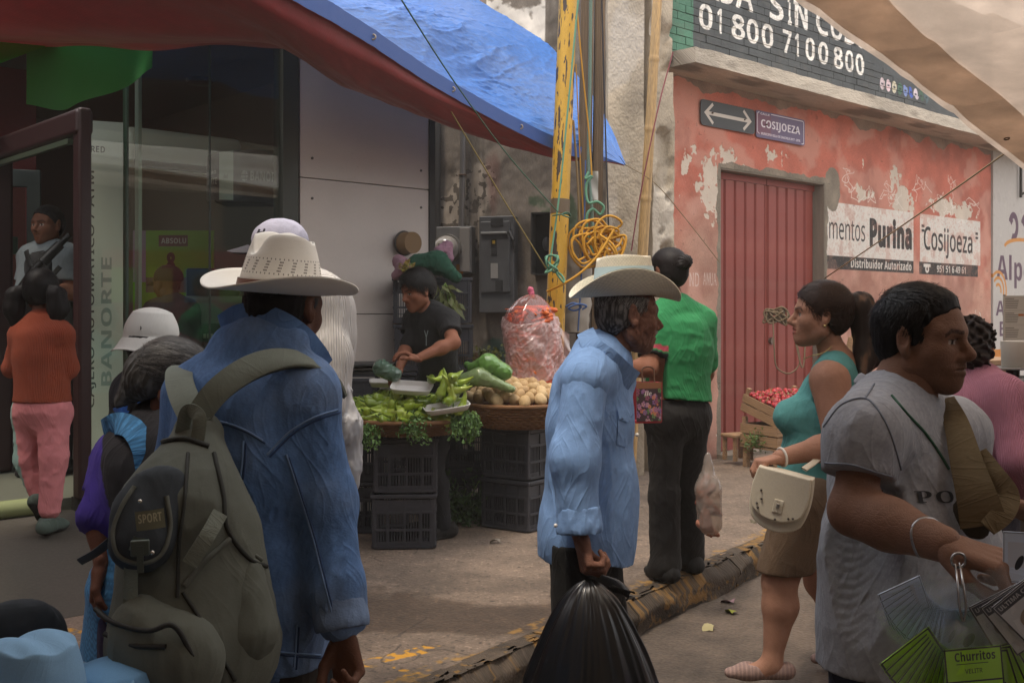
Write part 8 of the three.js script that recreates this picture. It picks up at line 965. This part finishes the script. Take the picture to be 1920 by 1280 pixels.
// ---------- fruit stall at the right, snack packets, hat table ----------
{
  const wd = M('#ffffff', .8, { map: dataTex(256, 256, (i, j) => { const k = .85 + .45 * (fbm(i / 70, j / 7, 4) - .5) + .2 * (noise(i * .1, j * .7) - .5); return [176 * k, 140 * k, 104 * k]; }), bumpMap: grainA, bumpScale: .002 });
  function woodCrate(label, pos, ry, w, h, d, boards = 2) { const c = thing('wooden_crate', label, 'crate', pos, ry, 'wooden fruit crates'); const bh = h / boards; for (let k = 0; k < boards; k++) for (const s of [-1, 1]) { mesh('slat', box(w, bh - .012, .009, 0, (k + .5) * bh, s * (d / 2 - .005)), wd, c); mesh('slat', box(.009, bh - .012, d - .022, s * (w / 2 - .005), (k + .5) * bh, 0), wd, c); } for (const x of [-1, 1]) for (const z of [-1, 1]) mesh('corner_block', box(.035, h + .055, .035, x * (w / 2 - .03), h / 2 + .025, z * (d / 2 - .03)), wd, c); mesh('bottom_board', box(w - .02, .008, d - .02, 0, .006, 0), wd, c); return c; }
  const q = P(1470, 0, 9.35), yT = 1.5 - (752 - 586) / 2000 * 9.05; // top of the front board
  const tilt = (c, rx) => { c.rotation.order = 'YXZ'; c.rotation.x = rx; };
  const A = woodCrate('upper wooden crate of strawberries tilted against the red door', [q.x, yT - .17, q.z], TH * .75, .62, .16, .46); tilt(A, .28); const B2 = woodCrate('wooden crate supporting the strawberries beside the red door', [q.x, yT - .40, q.z + .01], TH * .75, .62, .19, .44); const st = thing('crate_stand', 'rough wooden stand under the strawberry crates', 'stand', [q.x, .152, q.z], TH * .75); for (const x of [-1, 1]) for (const z of [-1, 1]) mesh('leg', box(.045, yT - .56, .045, x * .27, (yT - .56) / 2, z * .18), wd, st); mesh('top_board', box(.62, .018, .44, 0, yT - .565, 0), wd, st);
  // strawberries
  const bg = [0, 1].map(k => sheet(12, 10, (u, v) => { const a = u * 6.2832, r = .021 * (v < .25 ? Math.sqrt(v / .25) : Math.pow(Math.max(0, 1 - ((v - .25) / .75) ** 1.7), .8)) * (1 + .05 * Math.sin(a * 3 + k)); return V(r * Math.cos(a), (.5 - v) * .048, r * Math.sin(a)); }, [1, 1])), bm = ['#a3222f', '#b53340', '#8d1c2c'].map(c => M('#ffffff', .4, { map: dataTex(64, 64, (i, j) => { const b = hex(c).convertLinearToSRGB(), d = ((i % 8) - 4) ** 2 + (((j + (i >> 3) % 2 * 4) % 8) - 4) ** 2 < 2 ? 1.35 : 1; return [b.r * 255 * d, b.g * 300 * d, b.b * 255 * d]; }) })), lf = leafGeo(6, (r, i) => ({ p: V(0, .022, 0), d: V(Math.cos(i * 1.05), .25, Math.sin(i * 1.05)), c: [.17, .22, .05] }), .014, 3, false), r = RNG(19);
  const proto = []; for (let k = 0; k < 6; k++) { const g = thing('strawberry', 'red strawberry in the tilted wooden crate at the door', 'strawberry', [0, 0, 0], 0, 'strawberries in the tilted crate'); mesh('flesh', bg[k % 2], bm[k % 3], g); mesh('calyx', lf, LEAF, g); proto.push(g); }
  A.updateMatrixWorld(true); let n = 0; for (let i = 0; i < 15; i++) for (let j = 0; j < 11; j++) { const g = n < 6 ? proto[n] : copyOf(proto[n % 6]); n++; g.position.copy(V(-.27 + i * .0385 + .015 * r(), .145 + .03 * r() + .02 * Math.sin(i * .2) , -.19 + j * .038 + .014 * r()).applyMatrix4(A.matrixWorld)); g.rotation.set((r() - .5) * 3, r() * 6, (r() - .5) * 3); g.scale.setScalar(.85 + .35 * r()); }
  // second crate of strawberries further along
  const C2 = woodCrate('small wooden crate of strawberries between the ponytail and the grey T-shirt', P(1655, 0, 8.8).setY(1.14), TH * .75, .5, .12, .36, 1); tilt(C2, .3); C2.updateMatrixWorld(true); for (let i = 0; i < 9; i++) for (let j = 0; j < 7; j++) { const g = copyOf(proto[(i + j) % 6], 'red strawberry in the small crate behind the ponytail', 'strawberries in the small crate'); g.position.copy(V(-.19 + i * .045 + .015 * r(), .11 + .03 * r(), -.12 + j * .04 + .014 * r()).applyMatrix4(C2.matrixWorld)); g.rotation.set((r() - .5) * 3, r() * 6, (r() - .5) * 3); }
  const fs = thing('fruit_table', 'plank table holding fruit behind the ponytail', 'table', P(1800, 0, 8.6).setY(.0), TH * .75); mesh('top', rbox(1.6, .04, .6, .006, .0, 1.10, -.1), wd, fs); for (const x of [-.7, .7]) mesh('leg', box(.06, 1.06, .06, x, .53, -.1), wd, fs);
  bunch('bright green beans and herbs in the shade under the strawberry crates', 'greens', P(1415, 828, 9.2), [.3, .2, .3], .12, .22, 300, .03, [.10, .18, .03], 23, 'greens_pile', false);
  const so = thing('wooden_stool', 'low wooden stool on the doorstep beside the strawberry crates', 'stool', P(1384, 0, 9.5).setY(.19), .5); mesh('seat', rbox(.24, .03, .20, .01, 0, .22, 0), wd, so); for (const x of [-1, 1]) for (const z of [-1, 1]) mesh('leg', box(.03, .21, .03, x * .09, .105, z * .07), wd, so);
  // rope tangle tied to the door
  const rp = M('#6d5c46', .95), k2 = RNG(14), pts = []; for (let i = 0; i < 60; i++) pts.push([1456 + 26 * Math.sin(i * .9) * (.4 + .6 * k2()) + 10 * (k2() - .5), 592 + 13 * Math.cos(i * 1.3) + 10 * (k2() - .5), 9.75 + .05 * k2()]); tagged('rope_tangle', tube(pp(...pts), .009, 400, 6), rp, 'tangled brown rope tied on the red metal door', 'rope'); tagged('rope', tube(pp([1450, 600, 9.75], [1452, 650, 9.7], [1458, 690, 9.7], [1480, 700, 9.7], [1500, 680, 9.75], [1490, 630, 9.75], [1505, 690, 9.7], [1512, 620, 9.8]), .007, 90, 6), rp, 'loose rope loops hanging below the tangle on the red door', 'rope');
  // scale with its tub, price board, grapes, greens
  const sc = thing('market_scale', 'grey digital market scale beside the pink sweater', 'scale', P(1900, 712, 5.0), -.15); mesh('housing', rbox(.26, .07, .26, .015, 0, -.02, 0), M('#77787a', .45), sc); mesh('platform', rbox(.27, .010, .24, .004, 0, .055, -.02), M('#8f8f8e', .35, { metalness: .5 }), sc); mesh('stem', cyl(.03, .03, .05, 0, .03, 0), M('#333', .5), sc); for (const x of [-.05, .05]) mesh('display', box(.07, .035, .006, x, -.012, .132), M('#a6aa94', .4), sc);
  const tub = thing('white_tub', 'white plastic tub standing on the market scale', 'tub', P(1908, 664, 5.0), 0); mesh('wall', lathe([[.001, -.062], [.068, -.062], [.072, .06], [.068, .062], [.064, .058], [.062, -.05], [.001, -.05]], 32), MP('#cfc9bd', .45, { transmission: .15, thickness: 0 }), tub);
  const pb = thing('price_board', 'printed white notice board behind the market scale', 'board', P(1912, 596, 5.5), -.1); mesh('sheet', box(.16, .23, .006), M('#ffffff', .7, { map: canvasTex(256, 368, (x, w, h) => { x.fillStyle = '#bdb6ab'; x.fillRect(0, 0, w, h); x.fillStyle = '#5a5550'; for (let b = 0; b < 3; b++) { x.strokeStyle = '#8a847c'; x.strokeRect(4, 6 + b * 120, w - 8, 112); for (let i = 0; i < 6; i++) x.fillRect(16, 22 + b * 120 + i * 15, 70 + ((i * 37) % 40), 5); } x.fillStyle = '#b56a3c'; x.fillRect(120, 150, 44, 18); }) }), pb); mesh('post', rod([-.07, -.25, -.01], [-.07, .12, -.01], .006), M('#444', .5), pb);
  const gp = thing('fruit_box', 'dark box heaped with red grapes at the right edge', 'box', P(1925, 790, 4.75), 0); mesh('box_wall', [box(.36, .12, .012, 0, 0, .15), box(.36, .12, .012, 0, 0, -.15), box(.012, .12, .3, -.18, 0, 0), box(.012, .12, .3, .18, 0, 0), box(.36, .01, .3, 0, -.05, 0)], wd, gp);
  const gg = new THREE.SphereGeometry(.013, 12, 9), gms = ['#6a2030', '#7d2c3a', '#561a2a'].map(c => MP(c, .3, { clearcoat: .3 })); const ax = gp.position; for (let i = 0; i < 150; i++) { const m = tagged('grape', gg, gms[i % 3], 'dark red grape in the box at the right edge', 'grape', 'grapes in the box'); m.position.set(ax.x + (r() - .5) * .32, ax.y + .05 + .10 * r() * (1 - i / 400), ax.z + (r() - .5) * .27); }
  const wt = thing('white_box', 'white polystyrene box under the grapes at the right edge', 'box', P(1925, 868, 4.6), 0); mesh('shell', rbox(.36, .085, .28, .01), M('#b9b3a8', .7), wt); bunch('bright green herbs at the right edge below the white box', 'herbs', P(1915, 915, 4.5), [.3, .3, .2], .12, .18, 420, .016, [.20, .30, .05], 29, 'herb_bunch', false); const sb = thing('stall_counter', 'dark cloth covered counter carrying the right edge fruit', 'counter', P(1960, 0, 4.75).setY(0)); mesh('cloth', rbox(.62, .72, .5, .02, 0, .36, 0), M('#ffffff', .9, { map: mottle('#4c443c', .15) }), sb);
}
{ // snack packets on rings
  const clear = MP(col(.97, .98, .99), .05, { transmission: .96, thickness: 0 }), card = (bg, draw) => M('#ffffff', .6, { map: canvasTex(192, 240, (x, w, h) => { x.fillStyle = bg; x.fillRect(0, 0, w, h); draw(x, w, h); }) });
  const ink = '#20242e', green = card('#a6dc3a', (x, w, h) => { x.strokeStyle = ink; x.lineWidth = 5; x.strokeRect(3, 3, w - 6, h - 6); x.fillStyle = ink; fit(x, 'Churritos', w * .18, w * .88, h * .05, h * .17, 'bold 60px sans-serif'); x.fillRect(w * .2, h * .20, w * .55, 2); fit(x, 'VELITR', w * .34, w * .64, h * .27, h * .33, '60px sans-serif'); x.fillRect(6, h * .42, w - 12, 5); x.beginPath(); x.ellipse(w * .46, h * .66, w * .26, h * .17, -.3, 0, 7); x.fill(); x.fillStyle = '#a6dc3a'; x.beginPath(); x.ellipse(w * .40, h * .62, w * .10, h * .06, .4, 0, 7); x.fill(); x.beginPath(); x.ellipse(w * .60, h * .72, w * .09, h * .045, -.4, 0, 7); x.fill(); x.fillStyle = ink; x.fillRect(w * .30, h * .84, w * .6, h * .10); x.fillStyle = '#a6dc3a'; fit(x, 'VERDE MORENA', w * .34, w * .86, h * .865, h * .915, 'bold 60px sans-serif'); });
  const green2 = card('#a6dc3a', (x, w, h) => { x.strokeStyle = ink; x.lineWidth = 8; x.strokeRect(6, 6, w - 12, h - 12); x.beginPath(); x.arc(w * .5, h * .55, w * .22, 0, 5); x.stroke(); x.fillStyle = '#b5463a'; x.fillRect(w * .2, h * .12, w * .3, h * .1); }), blue = card('#cfe0f8', (x, w, h) => { x.strokeStyle = ink; x.lineWidth = 3; x.strokeRect(5, 5, w - 10, h - 10); x.fillStyle = '#c9d3e4'; x.fillRect(w * .15, h * .2, w * .7, h * .5); x.fillStyle = ink; x.beginPath(); x.ellipse(w * .5, h * .6, 18, 40, .6, 0, 7); x.fill(); }), white = card('#dfe2e8', (x, w, h) => { x.fillStyle = '#3f4552'; x.fillRect(8, 8, w - 16, h * .16); x.fillStyle = '#c9ccd2'; fit(x, 'ULTIMA CENA', 16, w - 16, 16, h * .15, 'bold 60px sans-serif'); x.fillStyle = '#a39488'; x.beginPath(); x.ellipse(w * .5, h * .55, w * .3, h * .2, .2, 0, 7); x.fill(); x.strokeStyle = ink; x.lineWidth = 5; x.strokeRect(3, 3, w - 6, h - 6); }), red2 = card('#b5523c', (x, w, h) => { x.fillStyle = '#d9a04a'; x.fillRect(w * .2, h * .3, w * .6, h * .3); });
  const kinds = { green, green2, blue, white, red: red2 }, back = M('#8d93a0', .6);
  let count = {}; function packet(kind, pivot, ang, dz, label, size = [.088, .112], lean = 0) { const g = thing('snack_packet', label, 'packet', pivot, 0, 'snack packets hanging from the hand'); g.rotation.set(lean, dz, ang, 'ZYX'); mesh('card', box(size[0], size[1], .0015, 0, -.055 - size[1] / 2, 0), kinds[kind], g); mesh('clear_bag', sheet(6, 10, (u, v) => V((u - .5) * (size[0] + .012) * lerp(.35, 1, sstep(0, .35, v)), -.01 - v * (size[1] + .06), .004 + .004 * Math.sin(u * 9 + v * 5))), clear, g); return g; }
  const pv = P(1800, 1078, 1.80), pv2 = P(1815, 1150, 1.78);
  for (let i = 0; i < 13; i++) packet('blue', P(1798 - i * .5, 1082, 1.80 - .004 * i), -.12 - .085 * i, .62 - .02 * i, 'blue card snack packet fanned left from the ring of the grey T-shirt', [.07, .075]);
  for (let i = 0; i < 6; i++) packet('blue', P(1806 + i, 1082, 1.795 - .004 * i), .10 + .10 * i, -.55, 'blue card snack packet fanned right of the metal clip', [.07, .085]);
  for (let i = 0; i < 3; i++) packet('white', P(1830 + 12 * i, 1062, 1.76 - .012 * i), .55 + .12 * i, -.2, ['white card packet with dark heading, nearest the hand', 'white card packet with dark heading, middle one', 'white card packet with dark heading, outermost at the frame edge'][i], [.09, .10]);
  for (let i = 0; i < 10; i++) packet('green2', P(1808, 1160, 1.775 - .004 * i), -.15 - .085 * i, .6 - .02 * i, 'lime green card packet fanned left behind the front one', [.07, .10]);
  for (let i = 0; i < 4; i++) packet('green2', P(1830, 1160, 1.765 + .004 * i), .3 + .12 * i, -.5, 'lime green card packet fanned right behind the front one', [.07, .10]);
  packet('green', P(1818, 1150, 1.725), .09, 0, 'lime green Churritos snack packet hanging in front', [.094, .125]);
  for (let i = 0; i < 3; i++) packet('red', P(1865 + 14 * i, 1042, 1.80 + .02 * i), .95 + .12 * i, -.2, ['orange red snack packet nearest the fingers', 'orange red snack packet behind the first', 'orange red snack packet at the frame edge'][i], [.06, .07]);
  const cl = thing('metal_clip', 'thin steel clip and wire holding the snack packets below the hand', 'clip'); mesh('wire', [tube(pp([1792, 1058, 1.80], [1796, 1090, 1.76], [1800, 1140, 1.745], [1806, 1165, 1.745]), .0022, 30, 5), tube(pp([1800, 1056, 1.80], [1806, 1090, 1.76], [1812, 1140, 1.745], [1808, 1165, 1.745]), .0022, 30, 5)], M('#a5a5a6', .25, { metalness: .9 }), cl); mesh('hook', new THREE.TorusGeometry(.012, .0025, 6, 18).translate(...P(1798, 1050, 1.80).toArray()), M('#a5a5a6', .25, { metalness: .9 }), cl);
  const bc = thing('blue_packet', 'pale blue snack packet between the fingers at the right edge', 'packet', P(1912, 1045, 1.78), -.3); mesh('card', box(.05, .085, .002), blue, bc);
}
{ // table with hats, bottom left
  const t = thing('hat_table', 'table under a pale blue cloth at the bottom left corner', 'table', [-1.62, 0, -1.78], .93); const m = M('#ffffff', .85, { map: mottle('#6f8fae', .06, { scale: 3 }), bumpMap: clothBump, bumpScale: .001 }); mesh('table_top', rbox(1.5, .03, .9, .008, 0, .785, 0), m, t); mesh('cloth_drop', box(1.48, .5, .01, 0, .53, -.452), m, t); mesh('cloth_drop', box(.01, .5, .88, .752, .53, 0), m, t); for (const x of [-.65, .65]) for (const z of [-.38, .38]) mesh('leg', box(.05, .77, .05, x, .385, z), NAT.rust, t);
  const felt = c => M('#ffffff', .95, { map: mottle(c, .06, { scale: 3 }), bumpMap: clothBump, bumpScale: .001 });
  const h = thing('blue_hat', 'pale blue felt western hat in the bottom left corner', 'hat', P(62, 1326, 1.86), .9); mesh('felt', hatGeo({ rx: .085, rz: .10, h: .115, taper: .78, bx: .17, bz: .18, curl: .03, dent: .014, bulge: .03 }), felt('#7fa6c6'), h);
  const k = thing('black_cap', 'dark mesh cap on the hat table behind the blue hat', 'cap', P(35, 1205, 2.05), .4); mesh('crown', field([El([0, .0, 0], [.088, .08, .10], .01), Cn([-.03, .06, .05], [.03, .06, .05], .03, .03, .03)], .006, { disp: folds(3, .006, 12), clip: (x, y, z) => -.03 - y, color: dye('#1e242a', .2) }), fabric({ bs: .004 }), k); mesh('peak', sheet(12, 6, (u, v) => { const a = lerp(-1.2, 1.2, u), rr = lerp(.09, .16, v); return V(Math.sin(a) * Math.min(rr, .09), -.025 - .02 * v, Math.cos(a) * rr); }), M('#1b2025', .9), k);
  const b2 = thing('blue_hat', 'pale blue hat crown just entering at the bottom edge beside the first', 'hat', P(212, 1345, 1.98), .3); mesh('felt', hatGeo({ rx: .08, rz: .095, h: .09, taper: .85, bx: .12, bz: .14, curl: .0, drop: .02, dent: .0, bulge: .04 }), felt('#6d9cc4'), b2);
}
// ---------- across the street, behind the camera: house opposite, added light blockers ----------
{
  const o = thing('opposite_building', 'plain plastered house across the market lane behind the viewer', 'building', [3, 0, 6.5], .35); mesh('wall', box(22, 5.2, .3, 0, 2.6, 0), M('#ffffff', .9, { map: mottle('#6d5f50', .15, { scale: 6 }) }), o); for (const x of [-6, -1.5, 3, 7.5]) { mesh('window', box(1.2, 1.4, .05, x, 2.9, -.17), M('#2c3035', .2), o); mesh('sill', box(1.4, .08, .16, x, 2.16, -.2), M('#8d8375', .9), o); }
  const c = thing('added_shade_canopy', 'added tan canopy behind the viewer, shaped to shade the foreground', 'awning'); mesh('sheet', sheet(40, 30, (u, v) => V(lerp(-7, 3.4, u), 3.25 + .12 * Math.sin(u * 9) * Math.sin(v * 3) + .3 * sstep(.6, 1, u), lerp(6.2, lerp(-2.2, -.6, sstep(.62, .95, u)), v))), MP(col(.30, .21, .15), .8, { transmission: .22, thickness: 0 }), c);  // canopy extent is shaped to darken the foreground
  const lh = thing('added_left_house', 'added unseen house wall at the left that keeps side light out', 'building', [-7.2, 0, 0], .1); mesh('wall', box(.3, 4.6, 16, 0, 2.3, 0), M('#ffffff', .9, { map: mottle('#8f7f70', .15, { scale: 6 }) }), lh); mesh('roof_edge', box(.5, .2, 16.2, 0, 4.7, 0), M('#7d7265', .9), lh);  // added wall against open light from the left
  const rh = thing('added_right_house', 'added unseen brown house at the right that blocks bright sky from the bank glass', 'building', [9.6, 0, -.5], -.3); mesh('wall', box(.3, 5, 11, 0, 2.5, 0), M('#ffffff', .9, { map: mottle('#7d6a58', .15, { scale: 6 }) }), rh); for (const z of [-3.5, 0, 3.5]) { mesh('door', box(.06, 2.1, 1.0, -.17, 1.05, z), M('#4a3426', .7), rh); mesh('window', box(.05, 1.1, .9, -.17, 3.2, z + 1.2), M('#2c3035', .2), rh); }  // added wall that hides bright sky from the glass reflection
}
{ // stalls along the right side of the lane, seen in the bank's glass
  const cols = ['#8a5a8c', '#7fae2d', '#b5643c', '#3f6fa3', '#a3353c', '#c9a24a'], r = RNG(71);
  for (let k = 0; k < 3; k++) { const x = 5.6 + k * .9, z = -.6 - k * 2.3, s = thing('market_stall', ['nearest', 'middle', 'farthest'][k] + ' covered market stall on the right side of the lane outside the view', 'stall', [x, 0, z], -.35); mesh('table', rbox(.9, .06, 2.0, .01, 0, .8, 0), M('#6b5138', .8), s); mesh('table_cloth', box(.02, .7, 1.96, -.45, .44, 0), M(cols[k], .9), s); mesh('back_cloth', box(.02, 2.0, 2.1, .55, 1.4, 0), M(cols[(k + 3) % 6], .9), s); for (const q of [-1, 1]) mesh('post', rod([-.45, 0, q * .98], [-.45, 2.4, q * .98], .025), M('#5a4a38', .8), s); for (let i = 0; i < 6; i++) mesh('goods', rbox(.25 + .1 * r(), .12 + .2 * r(), .24, .03, (r() - .5) * .4, .92, -.8 + i * .32), M(cols[i], .8), s); for (let i = 0; i < 4; i++) mesh('hanging_cloth', box(.02, .5, .34, .5, 1.9, -.75 + i * .5), M(cols[(i * 2 + k) % 6], .9), s); }
}
// stray litter on the road
for (const [px, py, y, c, l] of [[1330, 1181, 0, '#a39a72', 'dry pale leaf scrap on the road'], [1366, 1130, 0, '#8d7078', 'pinkish paper scrap by the kerb'], [1372, 1150, 0, '#7d8030', 'small yellow green peel by the kerb'], [927, 1018, .15, '#8d8478', 'crumpled paper scrap on the pavement near the crates'], [834, 994, .15, '#4a3028', 'dark stain like leaf on the pavement by the crates'], [1412, 980, .15, '#5d5646', 'dry leaf on the pavement before the door']]) { const g = thing('litter', l, 'litter', G(px, py, y), px); mesh('scrap', wobble(sheet(6, 6, (u, v) => V((u - .5) * .06, .008 + .012 * Math.sin(u * 3 + v * 2), (v - .5) * .045)), .02, 20, px), M(c, .9), g); }
console.log('right ok');
scene.fog = new THREE.FogExp2(0xd9d3cc, .0045);
scene.traverse(o => { if (o.isMesh) { o.castShadow = true; o.receiveShadow = true; } });
console.log('done');
renderer.render(scene, camera);
